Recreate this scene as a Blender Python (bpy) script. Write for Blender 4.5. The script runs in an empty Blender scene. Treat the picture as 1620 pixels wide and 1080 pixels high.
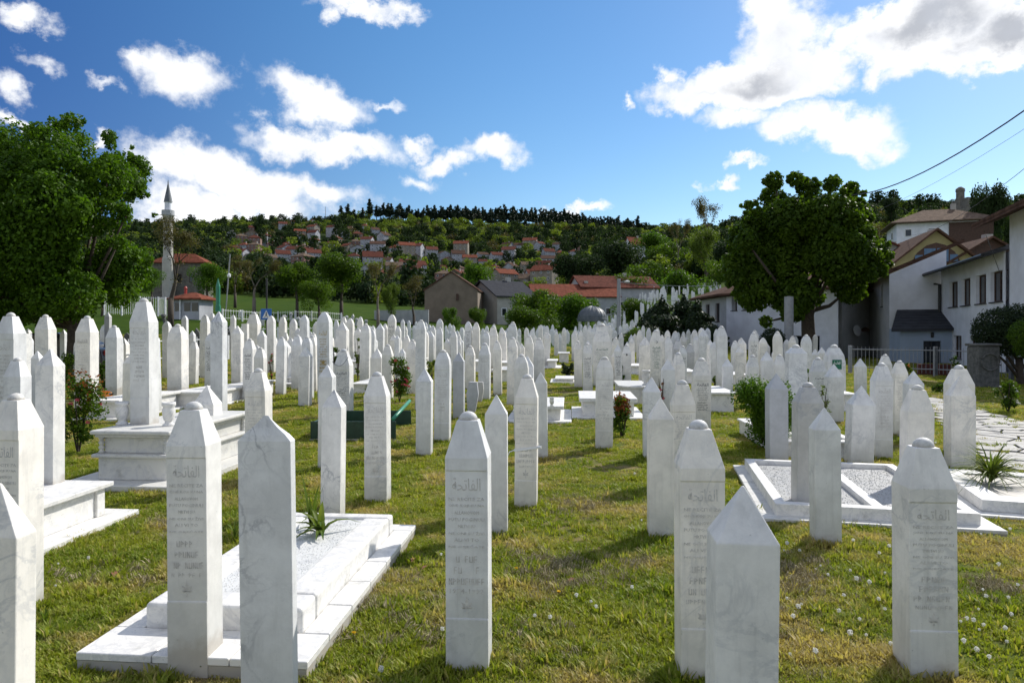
import bpy, bmesh, math, random
import numpy as np
from mathutils import Vector, Matrix

random.seed(11)
RNG = np.random.default_rng(7)
R = math.radians
scene = bpy.context.scene
col = scene.collection

# ------------------------------------------------------------------ camera
F = 1080.0; CX = 810.0; HY = 523.0; EYE = 1.65     # measured on the 1620 x 1080 photograph
cam_d = bpy.data.cameras.new('camera'); cam = bpy.data.objects.new('camera', cam_d); col.objects.link(cam)
cam.location = (0, 0, EYE); cam.rotation_euler = (R(90), 0, 0)
cam_d.lens = 24.0; cam_d.sensor_width = 36.0; cam_d.shift_y = -17.0 / 1620
cam_d.clip_start = 0.1; cam_d.clip_end = 6000
cam_d.dof.use_dof = True; cam_d.dof.focus_distance = 6.5; cam_d.dof.aperture_fstop = 7.1
scene.camera = cam

# ------------------------------------------------------------------ sun, exposure
SUN_EL = 39.6; SUN_AZ = 47.5                        # azimuth clockwise from +Y
sun_dir = Vector((math.sin(R(SUN_AZ)) * math.cos(R(SUN_EL)), math.cos(R(SUN_AZ)) * math.cos(R(SUN_EL)), math.sin(R(SUN_EL))))
sun_d = bpy.data.lights.new('sun', 'SUN'); sun = bpy.data.objects.new('sun', sun_d); col.objects.link(sun)
sun_d.energy = 4.6; sun_d.angle = R(0.53); sun_d.color = (1.0, 0.955, 0.88)
sun.rotation_euler = (-sun_dir).to_track_quat('-Z', 'Y').to_euler()
scene.view_settings.view_transform = 'Standard'; scene.view_settings.look = 'None'
scene.view_settings.gamma = 1.0; scene.view_settings.use_curve_mapping = False
scene.view_settings.exposure = 0.12
scene.cycles.use_denoising = True
scene.cycles.max_bounces = 6; scene.cycles.transparent_max_bounces = 6

# ------------------------------------------------------------------ node helper
class N:
    def __init__(s, nt): s.nt = nt; s.L = nt.links
    def node(s, t, **kw):
        n = s.nt.nodes.new(t)
        for k, v in kw.items():
            if k.startswith('i_'):
                key = k[2:]; key = int(key) if key.isdigit() else key.replace('_', ' ')
                s.set(n.inputs[key], v)
            else: setattr(n, k, v)
        return n
    def set(s, sock, v):
        if hasattr(v, 'is_output'): s.L.new(v, sock)
        else: sock.default_value = v
    def math(s, op, a, b=None, c=None, clamp=False):
        n = s.nt.nodes.new('ShaderNodeMath'); n.operation = op; n.use_clamp = clamp
        s.set(n.inputs[0], a)
        if b is not None: s.set(n.inputs[1], b)
        if c is not None: s.set(n.inputs[2], c)
        return n.outputs[0]
    def vmath(s, op, a, b=None, out=0):
        n = s.nt.nodes.new('ShaderNodeVectorMath'); n.operation = op
        s.set(n.inputs[0], a)
        if b is not None: s.set(n.inputs[1], b)
        return n.outputs[out]
    def smooth(s, v, a, b, x=0.0, y=1.0):
        n = s.nt.nodes.new('ShaderNodeMapRange'); n.interpolation_type = 'SMOOTHSTEP'
        s.set(n.inputs[0], v); n.inputs[1].default_value = a; n.inputs[2].default_value = b
        n.inputs[3].default_value = x; n.inputs[4].default_value = y
        return n.outputs[0]
    def mix(s, f, a, b, mode='MIX'):
        n = s.nt.nodes.new('ShaderNodeMix'); n.data_type = 'RGBA'; n.blend_type = mode
        s.set(n.inputs[0], f); s.set(n.inputs[6], a); s.set(n.inputs[7], b)
        return n.outputs[2]
    def noise(s, vec, scale, detail=4, rough=0.55, dist=0.0, out=0):
        n = s.nt.nodes.new('ShaderNodeTexNoise')
        if vec is not None: s.L.new(vec, n.inputs['Vector'])
        n.inputs['Scale'].default_value = scale; n.inputs['Detail'].default_value = detail
        n.inputs['Roughness'].default_value = rough; n.inputs['Distortion'].default_value = dist
        return n.outputs[out]
    def ramp(s, v, stops):
        n = s.nt.nodes.new('ShaderNodeValToRGB'); e = n.color_ramp.elements
        while len(e) < len(stops): e.new(0.5)
        for i, (p, c) in enumerate(stops): e[i].position = p; e[i].color = (*c, 1) if len(c) == 3 else c
        s.L.new(v, n.inputs[0]); return n.outputs[0]

# ------------------------------------------------------------------ sky with clouds
world = bpy.data.worlds.new('World'); scene.world = world; world.use_nodes = True
wt = world.node_tree; wt.nodes.clear(); n = N(wt)
sky = n.node('ShaderNodeTexSky', sky_type='NISHITA', sun_disc=False, sun_elevation=R(SUN_EL), sun_rotation=R(SUN_AZ),
             altitude=550, air_density=1.15, dust_density=0.55, ozone_density=2.2)
tc = n.node('ShaderNodeTexCoord'); sep = n.node('ShaderNodeSeparateXYZ'); n.L.new(tc.outputs['Generated'], sep.inputs[0])
X, Y, Z = sep.outputs
hor = n.math('SQRT', n.math('ADD', n.math('MULTIPLY', X, X), n.math('MULTIPLY', Y, Y)))
az = n.math('ARCTAN2', X, Y); el = n.math('DIVIDE', Z, n.math('MAXIMUM', hor, 0.02))
cmb = n.node('ShaderNodeCombineXYZ'); n.L.new(az, cmb.inputs[0]); n.L.new(el, cmb.inputs[1]); P0 = cmb.outputs[0]
nz = n.noise(P0, 9.0, 8, 0.62, out=1)
off = n.vmath('SCALE', n.vmath('SUBTRACT', nz, (0.5, 0.5, 0.5)), None); off.node.inputs[3].default_value = 0.15
P1 = n.vmath('MULTIPLY', n.vmath('ADD', P0, off), (1, 1, 0))
CL = [ # px, py, rx, ry, rotation (deg), thickness
 (290,108,74,44,-18,1.1),(250,80,40,20,0,.8),(500,150,88,38,-4,1.1),(605,155,30,8,0,.5),(515,220,128,28,-3,1.1),(450,205,60,18,0,.9),(670,226,32,13,0,.7),
 (700,256,40,18,0,.8),(776,247,52,23,0,1.0),(658,285,24,15,0,.6),(380,285,190,44,-12,1.3),(290,262,80,44,0,1.1),(500,305,100,30,-8,1.0),(285,335,70,52,0,1.1),(400,345,130,26,0,.9),
 (345,318,60,30,0,1.0),(8,130,26,30,0,.8),(65,83,30,13,0,.5),(25,12,52,24,0,1.0),(165,120,22,8,0,.4),(15,190,70,16,0,.8),(142,196,12,22,0,.7),(570,2,80,16,0,.9),(530,18,22,20,0,.8),(635,12,24,12,0,.6),
 (1195,128,160,52,4,2.6),(1110,152,80,30,0,1.6),(1235,70,78,80,0,1.5),(1225,15,62,34,0,1.3),(1310,195,105,36,-8,1.2),(1165,190,60,20,0,.9),(1250,215,55,20,0,.8),(1350,222,62,18,0,.9),
 (1007,148,10,10,0,.7),(1047,128,13,20,0,.7),(1460,45,150,64,4,3.0),(1590,55,130,60,0,3.4),(1370,60,56,44,0,1.5),(1510,92,140,34,0,1.5),(1395,112,30,18,0,.9),
 (1178,271,34,10,0,.9),(1136,298,18,9,0,.7),(900,330,46,10,0,.8),(1026,360,20,6,0,.7),(1700,40,120,60,0,2.0)]
D = None
for (px, py, rx, ry, ro, k) in CL:
    a = math.atan((px - CX) / F); c = math.cos(a)
    m = n.node('ShaderNodeMapping', vector_type='TEXTURE'); n.L.new(P1, m.inputs[0])
    m.inputs[1].default_value = (a, (HY - py) / F * c, 0); m.inputs[2].default_value = (0, 0, R(ro))
    m.inputs[3].default_value = (rx / F * c * c, ry / F * c, 1)
    d = n.math('MULTIPLY_ADD', n.vmath('LENGTH', m.outputs[0], out=1), -k, k)
    D = d if D is None else n.math('MAXIMUM', D, d)
# beyond the frame the same kind of broken cumulus goes on
gen = n.noise(P0, 3.2, 6, 0.55)
outside = n.math('MAXIMUM', n.smooth(n.math('ABSOLUTE', az), 0.74, 0.95), n.smooth(el, 0.52, 0.7))
gD = n.math('MULTIPLY_ADD', n.math('SUBTRACT', gen, 0.50), 7.0, 0.0)
D = n.math('MAXIMUM', D, n.math('SUBTRACT', gD, n.math('MULTIPLY_ADD', outside, -6.0, 6.0)))
fb = n.noise(P0, 26.0, 7, 0.6); fb2 = n.noise(P0, 8.0, 5, 0.55)
Dn = n.math('ADD', D, n.math('MULTIPLY', n.math('SUBTRACT', fb, 0.5), 1.35))
alpha = n.smooth(Dn, -0.30, 0.62)
thick = n.smooth(n.math('MULTIPLY_ADD', n.math('SUBTRACT', fb2, 0.5), 1.2, D), 0.75, 2.7)
ccol = n.mix(thick, (10.5, 10.6, 10.8, 1), (5.0, 5.25, 5.8, 1))
soft = n.noise(P0, 14.0, 5, 0.5)
ccol = n.mix(n.smooth(soft, 0.40, 0.62, 0.0, 0.30), ccol, (6.2, 6.7, 7.7, 1))
hs = n.node('ShaderNodeHueSaturation'); hs.inputs['Saturation'].default_value = 1.30; hs.inputs['Value'].default_value = 1.24; n.L.new(sky.outputs[0], hs.inputs['Color'])
# the clear sky is deepest in the band at right angles to the sun
ca = n.vmath('DOT_PRODUCT', tc.outputs['Generated'], tuple(sun_dir), out=1)
band = n.math('MULTIPLY', n.smooth(ca, 0.72, 0.12), n.smooth(ca, -0.9, -0.2))
deep = n.mix(band, hs.outputs[0], n.mix(1.0, hs.outputs[0], (0.34, 0.42, 0.66, 1), 'MULTIPLY'))
skyc = n.mix(alpha, deep, ccol)
bg = n.node('ShaderNodeBackground'); n.L.new(skyc, bg.inputs[0]); bg.inputs[1].default_value = 0.1
wo = n.node('ShaderNodeOutputWorld'); n.L.new(bg.outputs[0], wo.inputs[0])
world.cycles.sampling_method = 'MANUAL'; world.cycles.sample_map_resolution = 512

# ------------------------------------------------------------------ object helpers
def tag(o, label=None, cat=None, group=None, kind=None):
    if label: o['label'] = label
    if cat: o['category'] = cat
    if group: o['group'] = group
    if kind: o['kind'] = kind
    return o
def empty(name, loc=(0, 0, 0), rz=0.0):
    o = bpy.data.objects.new(name, None); o.location = loc; o.rotation_euler = (0, 0, rz); col.objects.link(o); return o
def put(name, mesh, parent=None, loc=(0, 0, 0), rot=(0, 0, 0), sc=(1, 1, 1)):
    o = bpy.data.objects.new(name, mesh); o.location = loc; o.rotation_euler = rot
    o.scale = sc if hasattr(sc, '__len__') else (sc, sc, sc)
    col.objects.link(o)
    if parent is not None: o.parent = parent
    return o
def dup_tree(root, loc, rz, sc=1.0):
    r = root.copy(); col.objects.link(r); r.location = loc; r.rotation_euler = (0, 0, rz); r.scale = (sc, sc, sc) if not hasattr(sc, '__len__') else sc
    for ch in root.children:
        c = ch.copy(); col.objects.link(c); c.parent = r
        for g in ch.children:
            d = g.copy(); col.objects.link(d); d.parent = c
    return r
class MB:
    def __init__(s): s.v = []; s.f = []; s.m = []
    def quad(s, pts, m=0):
        k = len(s.v); s.v += [tuple(p) for p in pts]; s.f.append(tuple(range(k, k + len(pts)))); s.m.append(m)
    def box(s, x0, x1, y0, y1, z0, z1, m=0, M=None):
        k = len(s.v)
        c = [(x, y, z) for z in (z0, z1) for (x, y) in ((x0, y0), (x1, y0), (x1, y1), (x0, y1))]
        if M is not None: c = [tuple(M @ Vector(p)) for p in c]
        s.v += c
        for f in ((3, 2, 1, 0), (4, 5, 6, 7), (0, 1, 5, 4), (1, 2, 6, 5), (2, 3, 7, 6), (3, 0, 4, 7)):
            s.f.append(tuple(k + i for i in f)); s.m.append(m)
        return s
    def prism(s, poly, z0, z1, m=0, top=None):
        k = len(s.v); nn = len(poly)
        zt = top if top is not None else [z1] * nn
        s.v += [(p[0], p[1], z0) for p in poly] + [(p[0], p[1], z) for p, z in zip(poly, zt)]
        s.f.append(tuple(k + i for i in reversed(range(nn)))); s.m.append(m)
        s.f.append(tuple(k + nn + i for i in range(nn))); s.m.append(m)
        for i in range(nn):
            j = (i + 1) % nn; s.f.append((k + i, k + j, k + nn + j, k + nn + i)); s.m.append(m)
        return s
    def rings(s, rings, m=0, cap0=True, cap1=True):
        k = len(s.v); nn = len(rings[0])
        for r in rings: s.v += [tuple(p) for p in r]
        for a in range(len(rings) - 1):
            for i in range(nn):
                j = (i + 1) % nn
                s.f.append((k + a * nn + i, k + a * nn + j, k + (a + 1) * nn + j, k + (a + 1) * nn + i)); s.m.append(m)
        if cap0: s.f.append(tuple(k + i for i in reversed(range(nn)))); s.m.append(m)
        if cap1: s.f.append(tuple(k + (len(rings) - 1) * nn + i for i in range(nn))); s.m.append(m)
        return s
    def lathe(s, prof, seg=16, c=(0, 0, 0), m=0):
        rg = [[(c[0] + r * math.cos(2 * math.pi * i / seg), c[1] + r * math.sin(2 * math.pi * i / seg), c[2] + z) for i in range(seg)] for r, z in prof]
        return s.rings(rg, m)
    def tube(s, pts, rad, seg=6, m=0):
        pts = [Vector(p) for p in pts]; rg = []
        for i, p in enumerate(pts):
            t = (pts[min(i + 1, len(pts) - 1)] - pts[max(i - 1, 0)])
            t = t.normalized() if t.length > 1e-9 else Vector((0, 0, 1))
            a = t.cross(Vector((0, 0, 1)) if abs(t.z) < .9 else Vector((1, 0, 0))).normalized(); b = t.cross(a)
            r = rad[i] if hasattr(rad, '__len__') else rad
            rg.append([p + a * (r * math.cos(2 * math.pi * k / seg)) + b * (r * math.sin(2 * math.pi * k / seg)) for k in range(seg)])
        return s.rings(rg, m)
    def mesh(s, name, mats, bevel=0.0, smooth=False, seg=1):
        me = bpy.data.meshes.new(name); me.from_pydata(s.v, [], s.f)
        mats = mats if isinstance(mats, (list, tuple)) else [mats]
        for mt in mats: me.materials.append(mt)
        if len(mats) > 1: me.polygons.foreach_set('material_index', s.m)
        bm = bmesh.new(); bm.from_mesh(me)
        bmesh.ops.recalc_face_normals(bm, faces=bm.faces)
        if bevel > 0:
            ed = [e for e in bm.edges if len(e.link_faces) == 2 and e.calc_face_angle(0) > 0.3]
            bmesh.ops.bevel(bm, geom=ed, offset=bevel, segments=seg, affect='EDGES', profile=0.5)
        bm.to_mesh(me); bm.free()
        if smooth: me.polygons.foreach_set('use_smooth', [True] * len(me.polygons))
        me.update(); return me
    def build(s, name, mats, parent=None, **kw): return put(name, s.mesh(name, mats, **kw), parent)

# ------------------------------------------------------------------ terrain
YK = [0, 9, 14, 20, 28, 40, 60, 90, 130, 200, 300, 450, 700, 900]
UK = [-400, 100, 300, 450, 600, 750, 880, 960, 1050, 1120, 1250, 1400, 1620, 2000]
Z28 = {True: 0.30, False: 0.0}
PYT = { # ground row in the photograph at 28, 40, 60, 90 ... m for each column
 -400: [574,548,500,482,468,450,430,412,384,368], 100: [574,548,500,482,468,450,430,412,382,368], 300: [574,548,500,482,468,452,432,410,380,364],
 450: [575,552,515,486,476,462,440,412,372,359], 600: [576,554,528,502,488,470,450,420,380,350], 750: [577,555,540,512,500,485,465,440,392,352],
 880: [577,555,540,519,504,486,460,430,390,357], 960: [577,554,538,512,492,470,440,410,384,370], 1050: [577,552,524,482,458,438,412,392,384,374],
 1120: [580,556,530,486,455,430,400,388,384,380], 1250: [586,566,548,512,470,420,368,350,352,352], 1400: [586,566,548,520,480,420,360,345,350,350],
 1620: [586,566,548,520,480,420,360,345,350,350], 2000: [586,566,548,520,480,420,360,345,350,350]}
TZ = np.zeros((len(YK) + 2, len(UK)))
for i, u in enumerate(UK):
    for j, y in enumerate(YK):
        if y < 28: TZ[j, i] = {0: 0, 9: 0, 14: 0.02, 20: 0.10 if u < 1200 else 0.0}[y]
        else: TZ[j, i] = EYE - (PYT[u][j - 4] - HY) / F * y
    TZ[len(YK), i] = TZ[len(YK) - 1, i] * 0.93; TZ[len(YK) + 1, i] = TZ[len(YK) - 1, i] * 0.5
YA = np.array(YK + [1200, 2000], float); UA = np.array(UK, float)
def terr(x, y):
    x = np.asarray(x, float); y = np.asarray(y, float)
    yy = np.clip(y, 0.01, 1999.0); u = np.clip(CX + F * x / np.maximum(yy, 1.0), UA[0], UA[-1] - 0.01)
    a = np.clip(np.searchsorted(YA, yy, side='right') - 1, 0, len(YA) - 2); b = np.clip(np.searchsorted(UA, u, side='right') - 1, 0, len(UA) - 2)
    ty = (yy - YA[a]) / (YA[a + 1] - YA[a]); tu = (u - UA[b]) / (UA[b + 1] - UA[b]); tu = tu * tu * (3 - 2 * tu)
    z = (TZ[a, b] * (1 - tu) + TZ[a, b + 1] * tu) * (1 - ty) + (TZ[a + 1, b] * (1 - tu) + TZ[a + 1, b + 1] * tu) * ty
    w = np.clip((yy - 1) / 6, 0, 1)
    z = z * w + 0.012 * np.sin(x * 1.7 + 0.6 * y) * np.cos(y * 1.3 - x * 0.4)
    amp = np.clip((yy - 150) / 500, 0, 1) * 3.0
    return z + amp * (np.sin(x * .031 + 1) * np.cos(y * .027) + .5 * np.sin(x * .07 + y * .05))
def tz(x, y): return float(terr(x, y))
def W(px, py, d): return Vector(((px - CX) / F * d, d, EYE + (HY - py) / F * d))
def X_(px, d): return (px - CX) / F * d
def Zpy(py, d): return EYE + (HY - py) / F * d
def G(px, py, zo=0.0):
    k = (px - CX) / F; s = (py - HY) / F; lo = 0.8
    y = lo
    while y < 400:
        if EYE - s * y <= tz(k * y, y) + zo: break
        y *= 1.02
    a, b = y / 1.02, y
    for _ in range(24):
        m = (a + b) / 2
        if EYE - s * m <= tz(k * m, m) + zo: b = m
        else: a = m
    return Vector((k * b, b, tz(k * b, b)))

# ------------------------------------------------------------------ materials
def mat(name, fn):
    m = bpy.data.materials.new(name); m.use_nodes = True; nt = m.node_tree; nt.nodes.clear(); n = N(nt)
    out = nt.nodes.new('ShaderNodeOutputMaterial'); sh = fn(n); nt.links.new(sh, out.inputs[0]); return m
def prin(n, base, rough=0.6, bump=None, bd=0.01, bs=0.3, spec=None, metal=0.0):
    p = n.node('ShaderNodeBsdfPrincipled'); n.set(p.inputs['Base Color'], base); n.set(p.inputs['Roughness'], rough)
    p.inputs['Metallic'].default_value = metal
    if spec is not None: p.inputs['Specular IOR Level'].default_value = spec
    if bump is not None:
        b = n.node('ShaderNodeBump'); b.inputs['Strength'].default_value = bs; b.inputs['Distance'].default_value = bd
        n.set(b.inputs['Height'], bump); n.L.new(b.outputs[0], p.inputs['Normal'])
    return p.outputs[0]
def plain(name, c, rough=0.6, var=0.12, scale=6.0, metal=0.0, spec=None, bump=0.0):
    def f(n):
        tc = n.node('ShaderNodeTexCoord'); nn = n.noise(tc.outputs['Object'], scale, 6, 0.6)
        k = n.smooth(nn, 0.3, 0.7, 1 - var, 1 + var)
        cc = n.vmath('SCALE', (*c,), None); n.set(cc.node.inputs[3], k)
        return prin(n, cc, rough, nn if bump else None, 0.01, bump, spec, metal)
    return mat(name, f)
def marble(name, base, vein, vamt, warm=0.0):
    def f(n):
        tc = n.node('ShaderNodeTexCoord'); oi = n.node('ShaderNodeObjectInfo')
        ofs = n.vmath('SCALE', oi.outputs['Location'], None); ofs.node.inputs[3].default_value = 3.7
        P = n.vmath('ADD', tc.outputs['Object'], ofs)
        a = n.noise(P, 2.3, 7, 0.6, 1.5); v1 = n.math('ABSOLUTE', n.math('SUBTRACT', a, 0.5))
        vein1 = n.math('SUBTRACT', 1.0, n.smooth(v1, 0.0, 0.035))
        b = n.noise(P, 9.0, 6, 0.65, 1.0); v2 = n.math('SUBTRACT', 1.0, n.smooth(n.math('ABSOLUTE', n.math('SUBTRACT', b, 0.5)), 0.0, 0.05))
        msk = n.smooth(n.noise(P, 1.6, 3), 0.42, 0.66)
        vv = n.math('MULTIPLY', n.math('MULTIPLY_ADD', v2, 0.35, vein1), n.math('MULTIPLY', msk, vamt), clamp=True)
        rnd = oi.outputs['Random']
        bc = n.mix(n.smooth(rnd, 0.0, 1.0), (base[0] * .86, base[1] * .89, base[2] * .93, 1), (base[0] * 1.0, base[1] * .985, base[2] * .95, 1))
        cl = n.smooth(n.noise(P, 5.0, 8, 0.7), 0.33, 0.70, 1.05, 0.84)
        sc = n.vmath('SCALE', bc, None); n.set(sc.node.inputs[3], cl)
        c1 = n.mix(vv, sc, (*vein, 1))
        # specks of lichen, rain streaks and the brown splash of soil at the foot
        sp = n.smooth(n.noise(P, 60.0, 3, 0.6), 0.69, 0.76)
        c1 = n.mix(n.math('MULTIPLY', sp, 0.45), c1, (0.20, 0.19, 0.16, 1))
        st = n.node('ShaderNodeMapping'); n.L.new(P, st.inputs[0]); st.inputs[3].default_value = (14, 14, 1.2)
        streak = n.smooth(n.noise(st.outputs[0], 1.5, 5, 0.65), 0.50, 0.80)
        c1 = n.mix(n.math('MULTIPLY', streak, 0.38), c1, (0.38, 0.385, 0.37, 1))
        sx = n.node('ShaderNodeSeparateXYZ'); n.L.new(tc.outputs['Object'], sx.inputs[0])
        zz = n.math('ADD', sx.outputs[2], n.math('MULTIPLY', n.math('SUBTRACT', n.noise(P, 12.0, 5), 0.5), 0.22))
        soil = n.smooth(zz, 0.0, 0.10, 0.55, 0.0)
        c1 = n.mix(soil, c1, (0.30, 0.22, 0.14, 1))
        grime = n.smooth(zz, 0.05, 0.55, 0.42, 0.0)
        c1 = n.mix(grime, c1, (0.36, 0.37, 0.35, 1))
        return prin(n, c1, n.smooth(b, 0.3, 0.7, 0.45, 0.7), n.noise(P, 90.0, 4, 0.7), 0.002, 0.25)
    return mat(name, f)
M = {}
M['marble'] = marble('white_marble', (0.87, 0.845, 0.80), (0.36, 0.38, 0.41), 0.45)
M['veined'] = marble('veined_marble', (0.86, 0.84, 0.81), (0.30, 0.31, 0.34), 0.85)
M['grey'] = marble('grey_marble', (0.57, 0.565, 0.56), (0.40, 0.41, 0.43), 0.9)
def slabmat(name, base, dirt=0.5):
    def f(n):
        tc = n.node('ShaderNodeTexCoord'); oi = n.node('ShaderNodeObjectInfo')
        ofs = n.vmath('SCALE', oi.outputs['Location'], None); ofs.node.inputs[3].default_value = 2.1
        P = n.vmath('ADD', tc.outputs['Object'], ofs)
        a = n.noise(P, 3.0, 8, 0.65, 1.2); v = n.math('SUBTRACT', 1.0, n.smooth(n.math('ABSOLUTE', n.math('SUBTRACT', a, 0.5)), 0.0, 0.05))
        c = n.mix(n.math('MULTIPLY', v, 0.35), (*base, 1), (0.42, 0.43, 0.45, 1))
        d = n.smooth(n.noise(P, 7.0, 8, 0.72), 0.5, 0.75, 0.0, dirt)
        c = n.mix(d, c, (0.33, 0.32, 0.28, 1))
        c = n.mix(n.smooth(n.noise(P, 70.0, 3), 0.68, 0.75, 0, .5), c, (0.16, 0.15, 0.12, 1))
        return prin(n, c, 0.55, n.noise(P, 80.0, 4, 0.7), 0.002, 0.25)
    return mat(name, f)
M['slab'] = slabmat('marble_slab', (0.76, 0.745, 0.71), 0.60)
M['slab_old'] = slabmat('weathered_marble_slab', (0.62, 0.61, 0.57), 0.85)
M['concrete'] = slabmat('concrete', (0.40, 0.37, 0.32), 0.9)
M['granite'] = slabmat('grey_granite', (0.36, 0.38, 0.41), 0.3)
M['ink'] = plain('black_paint', (0.03, 0.03, 0.035), 0.5)
M['inkgreen'] = plain('green_paint', (0.05, 0.14, 0.09), 0.5)
M['gold'] = plain('gold_paint', (0.42, 0.30, 0.10), 0.45)
M['rust'] = plain('brown_paint_rest', (0.09, 0.04, 0.025), 0.7)
M['carve'] = plain('carved_marble', (0.57, 0.555, 0.53), 0.7, 0.2, 40)
M['white_paint'] = plain('white_fence_paint', (0.74, 0.75, 0.76), 0.45)
M['green_metal'] = plain('dark_green_metal', (0.012, 0.045, 0.028), 0.4, 0.25, 8)
M['pipe'] = plain('green_plastic', (0.03, 0.22, 0.13), 0.4)
M['black_iron'] = plain('black_iron', (0.02, 0.02, 0.022), 0.5)
M['pole_grey'] = plain('grey_steel', (0.27, 0.28, 0.29), 0.5)
M['bark'] = plain('bark', (0.055, 0.042, 0.03), 0.9, 0.35, 12, bump=0.6)
M['bark_pale'] = plain('grey_bark', (0.15, 0.125, 0.10), 0.9, 0.3, 12, bump=0.5)
def leafmat(name, c1, c2, trans=0.45, sc=0.9, rough=0.5, tcol=None):
    def f(n):
        g = n.node('ShaderNodeNewGeometry'); oi = n.node('ShaderNodeObjectInfo')
        a = n.noise(g.outputs['Position'], sc, 4, 0.6)
        r = n.math('ADD', n.smooth(a, 0.3, 0.7, 0.0, 0.6), n.math('MULTIPLY', g.outputs['Random Per Island'], 0.45), clamp=True)
        c = n.mix(r, (*c1, 1), (*c2, 1))
        p = n.node('ShaderNodeBsdfPrincipled'); n.L.new(c, p.inputs['Base Color']); p.inputs['Roughness'].default_value = rough
        p.inputs['Specular IOR Level'].default_value = 0.15
        t = n.node('ShaderNodeBsdfTranslucent')
        tcx = n.mix(1.0, c, (*(tcol or (1.25, 1.35, 0.55)), 1), 'MULTIPLY'); n.L.new(tcx, t.inputs[0])
        m = n.node('ShaderNodeMixShader'); m.inputs[0].default_value = trans
        n.L.new(p.outputs[0], m.inputs[1]); n.L.new(t.outputs[0], m.inputs[2]); return m.outputs[0]
    return mat(name, f)
M['leaf'] = leafmat('leaf_green', (0.032, 0.080, 0.007), (0.100, 0.185, 0.012), 0.45, 1.6)
M['leaf_dark'] = leafmat('leaf_dark_green', (0.032, 0.068, 0.007), (0.100, 0.165, 0.013), 0.48, 0.9)
M['leaf_lime'] = leafmat('leaf_spring_green', (0.075, 0.120, 0.018), (0.130, 0.175, 0.030), 0.45, 0.2)
M['leaf_brown'] = leafmat('leaf_budding_brown', (0.070, 0.065, 0.025), (0.12, 0.10, 0.035), 0.4, 0.6)
M['yew'] = leafmat('yew_needles', (0.010, 0.022, 0.010), (0.030, 0.048, 0.016), 0.15, 2.0)
M['pine'] = leafmat('pine_needles', (0.012, 0.026, 0.016), (0.028, 0.046, 0.024), 0.15, 0.5)
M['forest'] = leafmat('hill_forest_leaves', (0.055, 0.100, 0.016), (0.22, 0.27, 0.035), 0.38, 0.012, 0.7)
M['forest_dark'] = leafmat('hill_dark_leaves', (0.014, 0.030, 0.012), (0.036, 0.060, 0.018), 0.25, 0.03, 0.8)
M['red_leaf'] = leafmat('red_young_leaves', (0.16, 0.05, 0.018), (0.30, 0.10, 0.03), 0.4, 5)
M['petal_pink'] = leafmat('pink_petals', (0.50, 0.08, 0.12), (0.65, 0.18, 0.2), 0.3, 5, tcol=(1, .6, .6))
M['petal_orange'] = leafmat('orange_petals', (0.65, 0.22, 0.03), (0.7, 0.35, 0.08), 0.3, 5, tcol=(1, .7, .4))
M['yellow'] = leafmat('yellow_petals', (0.75, 0.50, 0.02), (0.8, 0.6, 0.04), 0.3, 5, tcol=(1, .9, .3))
M['puff'] = leafmat('dandelion_seed_fluff', (0.72, 0.72, 0.68), (0.85, 0.85, 0.82), 0.5, 5, tcol=(1, 1, 1))
M['yucca'] = leafmat('strap_leaves', (0.05, 0.10, 0.02), (0.16, 0.19, 0.04), 0.35, 6)
def grassmat(name, g1, g2, dry):
    def f(n):
        g = n.node('ShaderNodeNewGeometry'); tc = n.node('ShaderNodeTexCoord')
        P = g.outputs['Position']; rr = g.outputs['Random Per Island']
        c = n.mix(n.math('ADD', n.smooth(n.noise(P, 1.5, 4), .35, .65, 0, .6), n.math('MULTIPLY', rr, .4), clamp=True), (*g1, 1), (*g2, 1))
        dm = n.smooth(n.noise(P, 0.9, 6, 0.68), 0.48, 0.62, 0.0, 0.80)
        dr = n.math('ADD', dm, n.smooth(rr, 0.86, 0.88, 0.0, 0.6), clamp=True)
        c = n.mix(dr, c, (*dry, 1))
        p = n.node('ShaderNodeBsdfPrincipled'); n.L.new(c, p.inputs['Base Color']); p.inputs['Roughness'].default_value = 0.55
        p.inputs['Specular IOR Level'].default_value = 0.25
        t = n.node('ShaderNodeBsdfTranslucent'); n.L.new(n.mix(1.0, c, (1.2, 1.25, 0.6, 1), 'MULTIPLY'), t.inputs[0])
        m = n.node('ShaderNodeMixShader'); m.inputs[0].default_value = 0.42
        n.L.new(p.outputs[0], m.inputs[1]); n.L.new(t.outputs[0], m.inputs[2]); return m.outputs[0]
    return mat(name, f)
M['grass'] = grassmat('lawn_blades', (0.155, 0.222, 0.018), (0.31, 0.335, 0.038), (0.50, 0.39, 0.18))
M['hay'] = plain('dry_cut_grass', (0.34, 0.29, 0.17), 0.9, 0.3, 30)
def f(n):
    g = n.node('ShaderNodeNewGeometry'); P = g.outputs['Position']
    a = n.noise(P, 1.1, 8, 0.7); b = n.noise(P, 14.0, 8, 0.75)
    c = n.mix(n.smooth(a, 0.42, 0.62), (0.10, 0.13, 0.025, 1), (0.24, 0.185, 0.09, 1))
    c = n.mix(n.smooth(b, 0.45, 0.75, 0, .5), c, (0.08, 0.07, 0.035, 1))
    sp = n.node('ShaderNodeSeparateXYZ'); n.L.new(P, sp.inputs[0])
    far = n.smooth(sp.outputs[1], 26, 40)
    lawn = n.mix(n.smooth(n.noise(P, 0.35, 6, .7), .35, .65), (0.026, 0.056, 0.005, 1), (0.048, 0.078, 0.008, 1))
    c = n.mix(far, c, lawn)
    c = n.mix(n.smooth(sp.outputs[1], 130, 200), c, (0.045, 0.07, 0.022, 1))
    return prin(n, c, 1.0, b, 0.03, 0.8, 0.05)
M['ground'] = mat('lawn_soil', f)
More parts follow.
